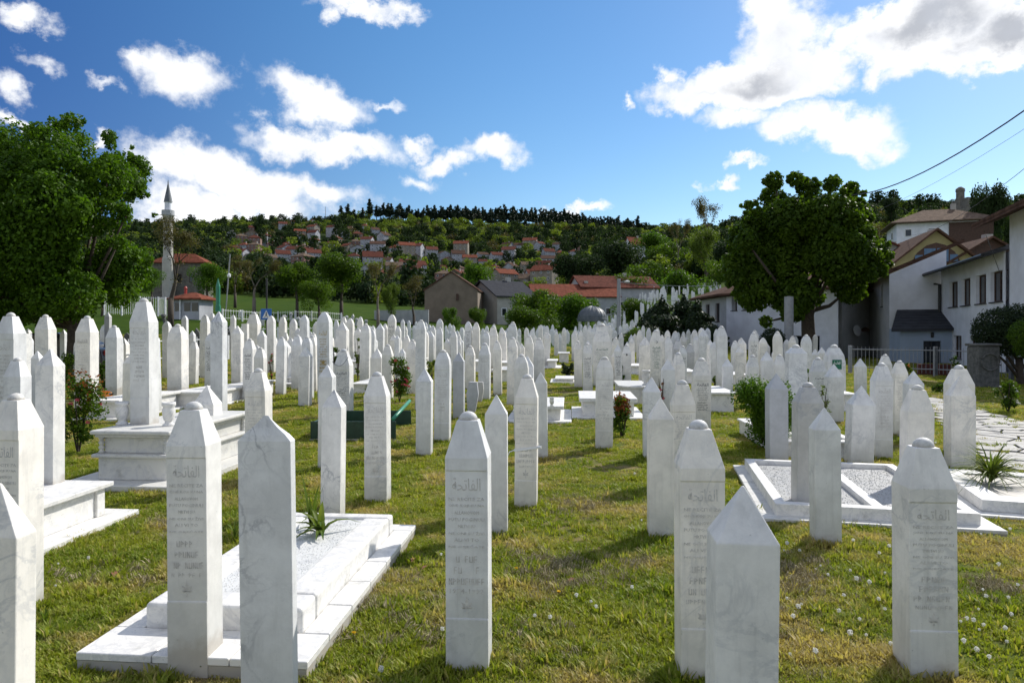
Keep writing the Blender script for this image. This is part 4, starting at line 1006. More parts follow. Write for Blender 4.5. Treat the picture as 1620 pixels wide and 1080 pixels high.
D2t = 34.0; b0 = (X_(1276, D2t), D2t, tz(X_(1276, D2t), D2t)); blobs = []
for px, py, rp in [(1245,300,26),(1215,315,24),(1290,300,22),(1330,310,26),(1180,335,20),(1250,350,48),(1300,350,50),(1345,345,36),(1200,370,38),(1170,385,22),(1375,370,26),(1385,410,22),(1240,410,52),(1310,410,55),(1180,420,36),(1360,410,36),(1200,460,36),(1250,465,40),(1160,440,20),(1235,495,20),(1340,455,30),(1375,440,22),(1310,465,30),(1232,284,18),(1262,284,16),(1308,298,16),(1345,305,16),(1178,336,12),(1395,390,12),(1222,505,12)]:
    for k in range(2 if rp > 30 else 1): blobs.append(bl(px + rg.uniform(-4, 4), py + rg.uniform(-4, 4), rp * rg.uniform(.72, .92), D2t, rg.uniform(-1.8, 1.8), b0))
lob = []
for b in blobs:
    for k in range(14):
        v = Vector((rg.gauss(0, 1), rg.gauss(0, 1), rg.gauss(0.1, 1))).normalized(); q = b[3] * rg.uniform(.10, .30); lob.append((b[0] + v.x * b[3] * .97, b[1] + v.y * b[3] * .97, b[2] + v.z * b[3] * .97, q))
blobs = within(blobs, b0, RT, RR, RL); lob = within(lob, b0, RT, RR, RL); print('right tree', len(blobs), len(lob))
r = empty('broadleaf_tree', b0); tag(r, 'large dark leafy tree standing in front of the long white house', 'tree')
mb = MB(); mb.tube([(0, 0, -.3), (.1, 0, 1.2), (.05, 0, 2.4), (.3, 0, 3.4)], [.42, .33, .30, .25], 12)
for b in blobs[::2]:
    q = Vector(b[:3]); s0 = Vector((.1, 0, rg.uniform(2.0, 3.2))); m1 = s0.lerp(q, .5) - Vector((0, 0, .3)); mb.tube([s0, m1, q], [.15, .09, .03], 5)
mb.build('trunk', [M['bark']], r, smooth=True)
leaf_cloud('crown', blobs + lob, 105000, .19, M['leaf_dark'], r, seed=9, hollow=.45, up=.45)

# ---- smaller plants among the graves
def shrub(label, px, pyb, pyt, wpx, mt, n, ls, seed, flowers=None, name='shrub', d=None, z0=0, hollow=.1, fl_n=10, elong=1.6, cat='shrub', group=None, stems=5, fat=1.3, tips=None):
    p = G(px, pyb, z0) if d is None else Vector((X_(px, d), d, tz(X_(px, d), d)))
    dd = p.y; p.z += z0; hh = (pyb - pyt) / F * dd if d is None else Zpy(pyt, dd) - p.z; w = wpx / F * dd / 2; rg = random.Random(seed)
    r = empty(name, p); tag(r, label, cat, group); mb = MB(); bl_ = []
    for k in range(stems):
        a = rg.uniform(0, 6.28); q = Vector((math.cos(a) * w * .6, math.sin(a) * w * .6, hh * rg.uniform(.55, .9))); mb.tube([(0, 0, -.05), q * .5 + Vector((0, 0, hh * .08)), q], [.012, .009, .005], 5)
    mb.build('stem', [M['bark']], r)
    for k in range(14): 
        a = rg.uniform(0, 6.28); ra = w * rg.uniform(0, .75); zz = hh * rg.uniform(.18, .88); s_ = rg.uniform(.18, .36) * min(w, hh * .6) * fat; bl_.append((ra * math.cos(a), ra * math.sin(a), zz, s_))
    leaf_cloud('foliage', bl_, n, ls, M[mt], r, seed=seed, hollow=hollow, elong=elong)
    if tips: leaf_cloud('young_leaves', [(b[0], b[1], b[2] + b[3] * .5, b[3] * .9) for b in bl_ if b[2] > hh * .5], tips[1], ls, M[tips[0]], r, seed=seed + 5, hollow=.6, elong=elong)
    if flowers:
        me = leaf_cloud('f', [(0, 0, 0, .022)], 14, .035, M[flowers], False, seed=seed + 1, hollow=.6, elong=1.1)
        for k in range(fl_n):
            b = rg.choice(bl_); v = Vector((rg.gauss(0, 1), rg.gauss(-.8, 1), rg.gauss(.6, 1))).normalized(); put('blossom', me, r, (b[0] + v.x * b[3], b[1] + v.y * b[3], b[2] + v.z * b[3]))
    return r
shrub('rose bush with pink blooms beside the pointed stone on the box tomb', 124, 716, 590, 74, 'leaf_dark', 2600, .045, 21, 'petal_pink', 'rose_bush', fl_n=7, fat=1.8, tips=('red_leaf', 250))
shrub('red flowering rose bush in front of a row of headstones', 632, 636, 560, 34, 'leaf_dark', 2600, .05, 22, 'petal_pink', 'rose_bush', fl_n=20, fat=2.0)
shrub('rose bush with orange young leaves beside the block tomb', 984, 692, 622, 44, 'leaf_dark', 1700, .045, 23, None, 'rose_bush', fat=1.9, tips=('red_leaf', 700)); shrub('orange-tipped top shoots of the rose bush beside the block tomb', 982, 690, 622, 26, 'red_leaf', 0 + 260, .04, 24, None, 'rose_shoot') if False else None
shrub('sparse pink rose stems behind the grass-edge pointed headstone', 1046, 650, 592, 14, 'red_leaf', 160, .035, 25, 'petal_pink', 'rose_bush', fl_n=5)
r = shrub('bright green feathery bush filling the marble trough', 1206, 690, 604, 104, 'leaf', 17000, .05, 26, None, 'leafy_bush', d=9.5, z0=.14, elong=2.5, fat=2.0)
shrub('thin green shoots in front of the black lettered stone with stems', 1302, 676, 602, 26, 'leaf_lime', 260, .05, 27, None, 'green_shoots', elong=2.5)
shrub('dark juniper bush beyond the pink rose bush', 108, 618, 556, 52, 'leaf_dark', 2600, .05, 28, None, 'juniper_bush'); shrub('dark juniper bush beside the tapering domed headstone', 164, 622, 566, 22, 'leaf_dark', 1200, .05, 29, None, 'juniper_bush')
shrub('clipped dark bush on the low slab beside the grass lane', 898, 598, 573, 22, 'yew', 1600, .05, 30, None, 'clipped_bush')
shrub('green shrub between the slim tall domed stone and its neighbour', 681, 615, 566, 18, 'leaf_lime', 600, .07, 31, None, elong=3); shrub('lime green shrub behind the chained headstone', 566, 602, 526, 14, 'leaf_lime', 700, .07, 32, None, elong=3)
shrub('green shrub behind the chained headstone, beside the grey tomb', 532, 610, 540, 22, 'leaf_dark', 900, .06, 33, None); shrub('green shrub before the short grey tomb below the tan house', 815, 600, 552, 26, 'leaf', 1200, .06, 34, None)
shrub('green tuft beside the domed stone in front of the red roses', 588, 656, 604, 26, 'leaf_lime', 500, .09, 35, None, elong=5); shrub('green shrub by the wall of headstones below the bare trees', 495, 590, 545, 18, 'leaf', 700, .06, 36, None)
shrub('small pink flowered plant at the foot of the stone by the crossing sign', 430, 604, 556, 14, 'leaf', 200, .04, 37, 'petal_pink', 'flower_plant', fl_n=9)
shrub('green shrub beside the broad square-shouldered headstone', 1282, 640, 578, 14, 'leaf', 500, .06, 38, None); shrub('dark green bush beside the tall stone before the white house', 1132, 622, 592, 16, 'leaf_dark', 600, .05, 39, None)
shrub('small green bush behind the photo spot headstone', 981, 608, 576, 14, 'leaf', 450, .05, 40, None); shrub('low ground shrub by the garden fence', 1485, 622, 606, 26, 'leaf_dark', 600, .06, 41, 'puff', fl_n=4)
shrub('rose bush climbing at the garden fence near the small door', 1436, 604, 572, 16, 'leaf_dark', 500, .06, 42, 'petal_orange', 'rose_bush', fl_n=6); shrub('loose rose bush with pale flowers beneath the topiary', 1595, 652, 596, 44, 'leaf_dark', 1300, .05, 43, 'puff', 'rose_bush', fl_n=8)
shrub('bush with white blossom beside the downpipe', 1512, 600, 560, 22, 'leaf', 500, .06, 44, 'puff', 'blossom_bush', fl_n=12)
# flower remains on the box tomb
shrub('orange and pink cut flowers lying on the white box tomb', 168, 634, 618, 34, 'petal_orange', 40, .06, 45, 'petal_orange', 'cut_flowers', d=13.6, z0=.30, fl_n=8, cat='flowers')
# strap-leaved clumps
def straps(label, p, n, L, seed, mt='yucca', wd=.022, droop=.8, name='strap_leaved_plant', tips=None):
    rg = random.Random(seed); r = empty(name, p); tag(r, label, 'plant')
    for k in range(n):
        a = rg.uniform(0, 6.28); l = L * rg.uniform(.6, 1.15); o = rg.uniform(.25, 1.0) * droop; mb = MB(); pr = None; sd = Vector((-math.sin(a), math.cos(a), 0))
        for i in range(6):
            t = i / 5; x = l * (.15 * t + o * t * t * .75); z = l * (t * (1.0 - .35 * o) - .55 * o * t * t * t); c = Vector((math.cos(a) * x, math.sin(a) * x, z)); ww = wd * (1 - .92 * t ** 1.8) * (.6 + 1.2 * min(t * 3, 1) * .4)
            cur = (c - sd * ww, c + Vector((0, 0, -ww * .35)), c + sd * ww)
            if pr: mb.quad([pr[0], pr[1], cur[1], cur[0]]); mb.quad([pr[1], pr[2], cur[2], cur[1]])
            pr = cur
        mb.build('leaf', [M[mt]], r, smooth=True)
    return r
p = W(1568, 765, 6.9); straps('big clump of strap-leaved lilies in the marble planter', (p.x, p.y, .12), 170, .52, 5, 'yucca', .011, 1.35)
m_ = T1.matrix_basis
q = m_ @ Vector((.62, 1.62, .19)); straps('yellow-green strap-leaved plant growing in the gravel of the tiled grave', q, 16, .34, 6, 'yucca', .028, 1.1)
q = m_ @ Vector((.50, 1.75, .19)); straps('tall sword-leaved iris growing in the tiled grave', q, 7, .42, 7, 'leaf_lime', .016, .25)
q = m_ @ Vector((.36, 1.15, .19)); shrub_r = empty('round_leaved_plant', q); tag(shrub_r, 'small round-leaved green plant in the gravel of the tiled grave', 'plant')
leaf_cloud('foliage', [(0, 0, .05, .08, .06), (.04, .05, .03, .07, .04)], 90, .055, M['leaf'], shrub_r, seed=3, elong=1.2)
for px, py, sd in ((72, 985, 1), (320, 1068, 2), (372, 870, 3)):
    p = G(px, py); straps(('weed with upright leaves at the foot of the stout domed headstone' if sd == 1 else 'weed with upright leaves at the front edge of the tiled slab') if sd != 3 else 'sword-leaved shoots between the two nearest slab headstones', (p.x, p.y, p.z + (0 if sd != 3 else .1)), 7, .12 if sd != 3 else .22, 60 + sd, 'leaf_lime', .009, .5, name='weed')

# ---- topiary by the house
p = Vector((X_(1612, 21.0), 21.0, 0)); r = empty('topiary_tree', p); tag(r, 'clipped umbrella-shaped yew with bare curved limbs in front of the white house', 'tree')
def rel(px, py, d=21.0): q = W(px, py, d); return (q.x - p.x, 0, q.z)
mb = MB(); 
mb.tube([(0.05, 0, -.1), rel(1614, 600), rel(1612, 565)], [.13, .11, .10], 8)
for (a, b, c) in (((1612, 598), (1590, 572), (1572, 556)), ((1612, 590), (1596, 566), (1584, 552)), ((1614, 585), (1640, 560), (1650, 545)), ((1612, 575), (1602, 556), (1600, 545))): mb.tube([rel(*a), rel(*b), rel(*c)], [.05, .04, .03], 6)
mb.build('trunk', [M['bark']], r, smooth=True)
bb = []
for px, py, rp, dy in ((1575, 520, 29, 0), (1600, 518, 30, .3), (1630, 522, 32, 0), (1585, 535, 24, -.2), (1615, 540, 24, -.2), (1560, 528, 18, 0), (1655, 530, 30, 0), (1600, 510, 26, -.3), (1640, 545, 20, 0)):
    q = rel(px, py); bb.append((q[0], dy, q[2], rp * 1.12 / F * 21.0))
leaf_cloud('crown', bb, 30000, .06, M['yew'], r, seed=12, hollow=.84)
p = Vector((X_(1632, 18.5), 18.5, 0)); r = empty('topiary_tree', p); tag(r, 'second clipped yew cut off by the edge of the view', 'tree')
mb = MB(); mb.tube([(0, 0, -.1), (0, 0, 1.3)], [.1, .09], 8); mb.build('trunk', [M['bark']], r)
leaf_cloud('crown', [(0, 0, 1.55, .55, .45), (.3, 0, 1.4, .5, .4), (-.1, 0, 1.2, .35, .3)], 7000, .05, M['leaf_dark'], r, seed=13, hollow=.8)
def ball(px, py, rp, d, label, seed, mt='yew'):
    q = W(px, py, d); g = tz(q.x, q.y); r = empty('clipped_yew_ball', (q.x, q.y, g)); tag(r, label, 'shrub'); ra = rp / F * d
    mb = MB(); mb.tube([(0, 0, -.1), (0, 0, q.z - g)], [.12, .1], 6); mb.build('stem', [M['bark']], r)
    leaf_cloud('foliage', [(0, 0, q.z - g, ra, ra * .95), (ra * .1, 0, q.z - g - ra * .5, ra * .85, ra * .8)], 6000, .07, M[mt], r, seed=seed, hollow=.85)
ball(1222, 537, 19, 30, 'round clipped yew ball in front of the long white house', 51); ball(1126, 530, 17, 34, 'half hidden clipped yew ball at the corner of the long white house', 52)

# ---- conifers and hedge behind the field
def cone_tree(px, pyt, pyb, wpx, d, label, seed, mt='yew', name='conifer', n=15000, group=None, ls=.2):
    x = X_(px, d); g = tz(x, d); zt = Zpy(pyt, d) - g; w = wpx / F * d / 2; r = empty(name, (x, d, g)); tag(r, label, 'tree', group)
    mb = MB(); mb.tube([(0, 0, -.3), (0, 0, zt * .8)], [.18, .05], 6); mb.build('trunk', [M['bark']], r)
    rg = random.Random(seed); bb = []
    for k in range(16):
        t = k / 15; ww = w * (1 - t) ** .7; a = rg.uniform(0, 6.28); bb.append((math.cos(a) * ww * .35, math.sin(a) * ww * .35, zt * (.08 + .86 * t), max(.18, ww * .8), zt * .10))
    leaf_cloud('crown', bb, n, ls, M[mt], r, seed=seed, hollow=.6); return r
for i, (px, pt, w, d, lb) in enumerate([(1048, 470, 110, 44, 'dark cypress bush just past the green lettered stone'), (1082, 466, 100, 46, 'dark cypress bush, middle of three before the hillside graves'), (1104, 474, 90, 43, 'dark cypress bush beside the corner of the long white house'), (1022, 508, 110, 42, 'low broad dark hedge bush near the street lamp')]):
    cone_tree(px, pt, 560, w, d, lb, 70 + i)
shrub('light green mound of box hedge below the street lamp', 1010, 545, 512, 66, 'leaf_dark', 5000, .10, 76, None, 'hedge_bush', d=38)

# ---- middle-distance trees: templates, then copies with their own crown and trunk
def tmpl(seed, mt, bark, kind):
    rg = random.Random(seed); mb = MB(); tips = []; mb.tube([(0, 0, -.5), (0, 0, 2.2 if kind != 'bare' else 2.6)], [.26, .2], 8)
    grow(mb, (0, 0, 2.0), (0, 0, 1), 2.2, .19, 4 if kind == 'bare' else 3, rg, tips, .75 if kind == 'bare' else .8, (2, 3), .2, 6)
    tk = mb.mesh('trunk', [M[bark]], smooth=True)
    if kind == 'bare': bb = [(t.x, t.y, t.z, .55) for t in tips]; n = 3600; ls = .13; ho = .0
    else:
        bb = [(t.x, t.y, t.z, rg.uniform(.8, 1.3)) for t in tips if t.z > 2.2][:40]; n = 9000; ls = .24; ho = .5
        bb += [(rg.uniform(-1.8, 1.8), rg.uniform(-1.8, 1.8), rg.uniform(3.2, 6.5), 1.2) for _ in range(10)]
    cr = leaf_cloud('crown', bb, n, ls, M[mt], False, seed=seed, hollow=ho)
    zmax = max(b[2] + b[3] for b in bb); wmax = max(abs(b[0]) + b[3] for b in bb)
    return tk, cr, zmax, wmax
TP = {'g': tmpl(101, 'leaf_dark', 'bark', 'full'), 'g2': tmpl(102, 'leaf', 'bark', 'full'), 'l': tmpl(103, 'leaf_lime', 'bark', 'full'), 'b': tmpl(104, 'leaf_brown', 'bark_pale', 'bare'), 'b2': tmpl(105, 'leaf_brown', 'bark', 'bare'), 'd': tmpl(106, 'forest_dark', 'bark', 'full')}
def mtree(t, px, pyt, wpx, d, label, rz=0, name=None, group=None):
    tk, cr, zm, wm = TP[t]; x = X_(px, d); g = tz(x, d); hh = Zpy(pyt, d) - g; w = wpx / F * d / 2; sx = w / wm; sz = hh / zm
    sz2 = max(sz, .85 * sx); g -= (sz2 - sz) * zm; sz = sz2
    r = empty(name or ('bare_tree' if t[0] == 'b' else 'broadleaf_tree'), (x, d, g), rz); r.scale = (sx, sx, sz); tag(r, label, 'tree', group)
    put('trunk', tk, r); put('crown', cr, r); return r
mtree('b2', 270, 338, 105, 50, 'slanting nearly bare tree before the minaret', 1.0)
for i, (t, px, pt, w, d, lb) in enumerate([
 ('g2', 328, 413, 55, 80, 'round green tree beside the mosque wall'), ('b', 402, 405, 80, 72, 'budding brown tree behind the green pillar'), ('b2', 372, 400, 50, 84, 'tall brown tree by the white block of flats'),
 ('g', 470, 412, 70, 74, 'dark green tree, first of the clump on the lawn'), ('g', 505, 440, 60, 66, 'low dark green tree on the lawn, in front of its clump'), ('g', 540, 398, 80, 78, 'tallest dark green tree of the clump on the lawn'),
 ('b', 598, 408, 70, 64, 'budding brown tree at the edge of the lawn'), ('b2', 655, 432, 56, 70, 'budding brown tree next to the tan gabled house'), ('l', 620, 445, 36, 68, 'thin lime green tree between two budding trees'),
 ('g', 880, 466, 60, 100, 'round dark tree before the nearer long red roof'), ('g2', 930, 470, 50, 104, 'low green tree beneath the long red roofs'), ('g2', 755, 416, 60, 125, 'green tree behind the gable of the tan house'), ('g', 845, 455, 90, 78, 'broad dark green tree beside the grey-roofed house'), ('d', 800, 448, 50, 120, 'dark tree behind the grey-roofed house'),
 ('g2', 900, 462, 90, 84, 'green tree below the long red roofs'), ('g', 1000, 470, 66, 84, 'dark green tree behind the street lamp'),
 ('d', 930, 398, 90, 150, 'dark tree above the long red roofs'), ('d', 990, 382, 110, 160, 'broad dark tree behind the lamp post'), ('g', 1040, 410, 100, 140, 'dark green tree behind the lamp wires'),
 ('g', 1000, 430, 90, 118, 'dark green tree just above the mausoleum'), ('g', 960, 436, 70, 120, 'dark green tree between the red roofs and the lamp'), ('g2', 1080, 425, 90, 118, 'green tree above the hillside graves'),
 ('l', 1116, 358, 60, 135, 'pale green dome-shaped tree beside the big dark tree'), ('b', 1118, 312, 80, 150, 'grey bare-branched tree reaching into the sky beside the big dark tree'), ('b', 1072, 345, 44, 170, 'thin bare tree against the sky above the slope'),
 ('g', 1150, 400, 70, 100, 'dark green tree behind the long white house'), ('d', 1180, 380, 90, 130, 'dark tree behind the big tree crown'), ('g', 1060, 380, 70, 190, 'dark green tree on the skyline above the slope'), ('g2', 1030, 365, 60, 210, 'green tree beside the lone white house on the slope'),
 ('b2', 160, 430, 60, 60, 'budding tree behind the big tree'), ('g', 60, 440, 120, 70, 'dark tree far behind the big tree'), ('g2', 240, 420, 40, 90, 'green tree between the big tree and the mosque'),
 ('g2', 712, 485, 36, 62, 'round lime shrub tree in front of the tan gabled house'), ('g', 758, 484, 34, 62, 'round dark shrub tree at the corner of the tan gabled house'), ('g', 830, 482, 70, 62, 'dark overgrown tree before the grey-roofed house'),
 ('g', 1405, 405, 60, 70, 'dark green tree between the big tree and the yellow house'), ('d', 1412, 312, 36, 260, 'round dark tree on the skyline over the houses'), ('b2', 1385, 350, 60, 200, 'brown wooded tree on the slope behind the big tree'), ('d', 1556, 284, 66, 95, 'open-crowned tree on the skyline beside the stone fort'), ('g', 1500, 360, 50, 100, 'dark tree before the tan-roofed house'),
 ('l', 1440, 340, 60, 240, 'pale tree on the skyline left of the fort road'), ('g', 1470, 345, 60, 220, 'green tree on the skyline over the tan-roofed house'), ('d', 1590, 330, 50, 120, 'dark tree just below the fort, beside the open-crowned one')]):
    mtree(t, px, pt, w, d, lb, i * 1.3)
# ================================================================== BUILDINGS
def wall_with_openings(P, Q, z0, z1, ops, mt, root, depth=.18, name='wall', top1=None, frame='wood', win='window'):
    """P, Q: wall ends in plan (outside seen with P on one's left); ops: (s0, s1, za, zb) in metres along the wall"""
    P = Vector((P[0], P[1])); Q = Vector((Q[0], Q[1])); L = (Q - P).length; t = (Q - P) / L; nn = Vector((-t.y, t.x))   # nn points inward
    zt1 = top1 if top1 is not None else z1
    xs = sorted({0, L, *[a for o in ops for a in o[:2]]}); zs = sorted({z0, *[a for o in ops for a in o[2:4]], min(z1, zt1)})
    mb = MB()
    def pt(s, z, dd=0): q = P + t * s + nn * dd; return (q.x, q.y, z)
    for i in range(len(xs) - 1):
        for j in range(len(zs) - 1):
            cx_, cz = (xs[i] + xs[i + 1]) / 2, (zs[j] + zs[j + 1]) / 2
            if any(o[0] < cx_ < o[1] and o[2] < cz < o[3] for o in ops): continue
            mb.quad([pt(xs[i], zs[j]), pt(xs[i + 1], zs[j]), pt(xs[i + 1], zs[j + 1]), pt(xs[i], zs[j + 1])])
    if zt1 != z1:
        lo = min(z1, zt1)
        mb.quad([pt(0, lo), pt(L, lo), pt(L, zt1)] if zt1 > z1 else [pt(0, lo), pt(L, lo), pt(0, z1)])
    for (a, b, c, d) in ops:
        mb.quad([pt(a, c), pt(a, d), pt(a, d, depth), pt(a, c, depth)]); mb.quad([pt(b, c), pt(b, c, depth), pt(b, d, depth), pt(b, d)])
        mb.quad([pt(a, d), pt(b, d), pt(b, d, depth), pt(a, d, depth)]); mb.quad([pt(a, c), pt(a, c, depth), pt(b, c, depth), pt(b, c)])
    me = bpy.data.meshes.new(name); me.from_pydata(mb.v, [], mb.f); me.materials.append(M[mt]); put(name, me, root)
    for (a, b, c, d) in ops:
        f_ = MB(); fw = .05
        for (u0, u1, v0, v1) in ((a, b, c, c + fw), (a, b, d - fw, d), (a, a + fw, c + fw, d - fw), (b - fw, b, c + fw, d - fw), ((a + b) / 2 - .02, (a + b) / 2 + .02, c + fw, d - fw)):
            f_.rings([[pt(u0, v0, q), pt(u1, v0, q), pt(u1, v1, q), pt(u0, v1, q)] for q in (depth - .05, depth)])
        wd = f_.build(win, [M[frame]], root)
        g_ = MB(); g_.quad([pt(a + fw, c + fw, depth - .02), pt(b - fw, c + fw, depth - .02), pt(b - fw, d - fw, depth - .02), pt(a + fw, d - fw, depth - .02)]); g_.build('pane', [M['glass']], wd)
        s_ = MB(); s_.rings([[pt(a - .06, c - .05, q), pt(b + .06, c - .05, q), pt(b + .06, c - .003, q), pt(a - .06, c - .003, q)] for q in (-.06, depth - .06)]); s_.build('sill', [M['roof_grey']], wd)
def slope(root, pts, th, mt, name='roof'):
    """roof slab from 4 corner points, given thickness downward"""
    mb = MB(); mb.rings([[Vector(p) - Vector((0, 0, th)) for p in pts], [Vector(p) for p in pts]]); return mb.build(name, [M[mt]], root)

# main white house at the side: long wall with four upper windows
dirv = Vector((.335, .942)); nrmv = Vector((.942, -.335))
Pn = Vector((18.8, 26.0)); Pf = Vector((22.0, 35.0)); L = (Pf - Pn).length; tt = (Pf - Pn) / L; nr = Vector((tt.y, -tt.x))
hs_ = empty('white_house', (0, 0, 0)); tag(hs_, 'white two-storey house with four upper windows, grey roof with skylights and a downpipe', 'house')
def s_at(px):  # distance from the far corner along the wall for a pixel column
    k = (px - CX) / F; a = Pf; b = -tt; return (k * a.y - a.x) / (b.x - k * b.y)
ops = []
for (pa, pb, ya, yb) in ((1502, 1515, 447, 483), (1521, 1535, 443, 481), (1544, 1560, 437, 479), (1567, 1586, 432, 476)):
    sa, sb = s_at(pa), s_at(pb); dm = (Pf - tt * (sa + sb) / 2).y; ops.append((sa, sb, 2.80, 4.0))
for (pa, pb) in ((1508, 1521), (1534, 1551), (1566, 1583)):
    ops.append((s_at(pa), s_at(pb), .35, 1.42))
wall_with_openings(Pf, Pn, -.3, 4.75, ops, 'plaster', hs_)
Bk = Pf + nr * 7; Bn = Pn + nr * 7
mb = MB(); mb.prism([tuple(Pf + nr * .2), tuple(Pn + nr * .2), tuple(Bn), tuple(Bk)], -.3, 4.7); mb.build('rear_block', [M['plaster']], hs_)
e0 = Pf - nr * .75 + tt * .7; e1 = Pn - nr * .75 - tt * .0; r0 = Pf + nr * 4.2 + tt * .7; r1 = Pn + nr * 4.2
slope(hs_, [(e0.x, e0.y, 4.62), (e1.x, e1.y, 4.62), (r1.x, r1.y, 6.25), (r0.x, r0.y, 6.25)], .16, 'roof_grey')
for i in range(5):
    a = .12 + .17 * i; q0 = e0.lerp(e1, a); q1 = e0.lerp(e1, a + .09); up0 = (r0 - e0).normalized(); mb = MB(); dd_ = (r0 - e0).length; hgt = 1.63 / dd_
    k0, k1 = (1.6 if i % 2 else 2.5), (2.4 if i % 2 else 3.3)
    mb.rings([[(q.x + up0.x * k, q.y + up0.y * k, 4.62 + hgt * k + o) for q, k in ((q0, k0), (q1, k0), (q1, k1), (q0, k1))] for o in (.01, .07)]); mb.build('skylight', [M['glass']], hs_)
mb = MB(); mb.tube([(e0.x, e0.y, 4.55), (e1.x, e1.y, 4.55)], .07, 6); mb.build('gutter', [M['black_iron']], hs_)
c0 = Pf - nr * .10 - tt * .15; mb = MB(); mb.tube([(e0.x, e0.y, 4.5), (e0.x + .3, e0.y - .1, 4.15), (c0.x, c0.y, 4.0), (c0.x, c0.y, -.1)], .075, 8); mb.build('downpipe', [M['black_iron']], hs_)
# projecting tall block
blk = empty('tall_white_house', (0, 0, 0)); tag(blk, 'tall white plastered house wall with a dark overhanging eave at the edge of the view', 'house')
b0_ = Pn + nr * .05 - tt * .25; mb = MB(); poly = [tuple(b0_), tuple(b0_ - tt * 6), tuple(b0_ - tt * 6 + nr * 8), tuple(b0_ + nr * 8)]; 
mb.prism(poly, -.3, 6.0); mb.build('wall', [M['plaster']], blk)
q0 = b0_ - nr * 1.0 + tt * .9; q1 = b0_ - tt * 6 - nr * 1.0; q2 = q1 + nr * 6; q3 = q0 + nr * 6
slope(blk, [(q0.x, q0.y, 5.85), (q1.x, q1.y, 5.85), (q2.x, q2.y, 8.2), (q3.x, q3.y, 8.2)], .22, 'tile_brown')
mb = MB(); mb.tube([(Pn.x - nr.x * .8, Pn.y, 5.3), (Pn.x - .2, Pn.y - .1, 3.6)], .012, 4); mb.build('cable', [M['black_iron']], blk)
# gable house beyond, with the low porch
C = Vector((19.9, 36.0)); bk = C + dirv * 12; g = empty('gable_house', (0, 0, 0)); tag(g, 'white house with a grey-shaded side, brown tiled eave and a low dark-roofed porch', 'house')
wall_with_openings(bk, C, -.3, 4.62, [(3.6, 4.2, 2.0, 3.9), (9.6, 10.0, 3.0, 4.2)], 'plaster2', g, .12)  # same wall as the white front; its shade is put into the grey colour
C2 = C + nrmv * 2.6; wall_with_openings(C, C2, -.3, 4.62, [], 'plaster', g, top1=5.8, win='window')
mb = MB(); C3 = C + nrmv * 5; mb.prism([tuple(C + dirv * .3 + nrmv * .15), tuple(C3 + dirv * .3), tuple(C3 + dirv * 12), tuple(bk + nrmv * .15)], -.3, 4.55); mb.build('rear_block', [M['plaster2']], g)
k0 = C - nrmv * .75 - dirv * .02; k1 = bk - nrmv * .75; k2 = bk + nrmv * 3.4; k3 = C + nrmv * 3.4
slope(g, [(k0.x, k0.y, 4.55), (k3.x, k3.y, 6.35), (k2.x, k2.y, 6.35), (k1.x, k1.y, 4.55)], .2, 'tile_brown')
mb = MB(); mb.tube([(k0.x, k0.y, 4.42), (k1.x, k1.y, 4.42)], .08, 6); mb.build('gutter', [M['black_iron']], g)
Pp = C - dirv * 2.3 + nrmv * .1; Pq = Pp + nrmv * 2.75
so = .35; wall_with_openings(Pp, Pq, -.3, 1.75, [(1.0, 1.75, -.05, 1.15)], 'plaster_blue', g, .2, frame='black_iron', win='door')
mb = MB(); mb.prism([tuple(Pp + dirv * .02 + nrmv * .02), tuple(Pp + dirv * .1 + nrmv * .02), tuple(C + nrmv * .1), tuple(C)], -.3, 1.74) ; mb.build('porch_side', [M['plaster_blue']], g)
a0 = Pp - dirv * .35 - nrmv * .45; a1 = Pq - dirv * .35; a2 = C + nrmv * 2.7 - dirv * .01; a3 = C + nrmv * .35 - dirv * .01
slope(g, [(a0.x, a0.y, 1.72), (a1.x, a1.y, 1.78), (a2.x, a2.y, 2.75), (a3.x, a3.y, 2.75)], .12, 'roof_grey', 'porch_roof')
mb = MB(); lp = Pp + nrmv * 1.37 - dirv * .06; mb.lathe([(.05, 1.32), (.07, 1.36), (.07, 1.52), (.04, 1.58)], 8, (lp.x, lp.y, 0)); mb.build('wall_lamp', [M['black_iron']], g)

# long white house behind the big tree
P1, P2, P3 = Vector((14.45, 52)), Vector((14.6, 46.5)), Vector((18.4, 38.5)); P4 = Vector((26, 46)); P5 = Vector((22, 56))
g = empty('long_white_house', (0, 0, 0)); tag(g, 'long white house with a brown roof and narrow windows behind the big tree', 'house')
gz = -.2
def along(P, Q, pa, pb):
    t_ = (Q - P).normalized(); o = []
    for px in (pa, pb): k = (px - CX) / F; o.append((k * P.y - P.x) / (t_.x - k * t_.y))
    return tuple(o)
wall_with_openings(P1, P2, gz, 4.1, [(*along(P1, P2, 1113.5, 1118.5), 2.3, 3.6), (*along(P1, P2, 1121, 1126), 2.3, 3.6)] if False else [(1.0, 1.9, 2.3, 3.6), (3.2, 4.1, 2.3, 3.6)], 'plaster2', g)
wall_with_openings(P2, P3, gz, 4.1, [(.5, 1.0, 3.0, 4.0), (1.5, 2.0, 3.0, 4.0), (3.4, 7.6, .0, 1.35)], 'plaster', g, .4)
mb = MB(); mb.prism([tuple(P2 + Vector((.6, .5))), tuple(P3 + Vector((.5, .6))), tuple(P4), tuple(P5), tuple(P1 + Vector((.6, 0)))], gz, 4.05); mb.build('rear_block', [M['plaster2']], g)
mb = MB(); cen = Vector((19.2, 47.5)); rim = [P1 + Vector((-.7, 1)), P2 + Vector((-.8, -.5)), P3 + Vector((-.3, -.9)), P4 + Vector((.9, -.3)), P5 + Vector((.3, .9))]
k = 0; mb.v += [(q.x, q.y, 3.98) for q in rim] + [(q.x, q.y, 4.12) for q in rim] + [(cen.x, cen.y, 6.2)]
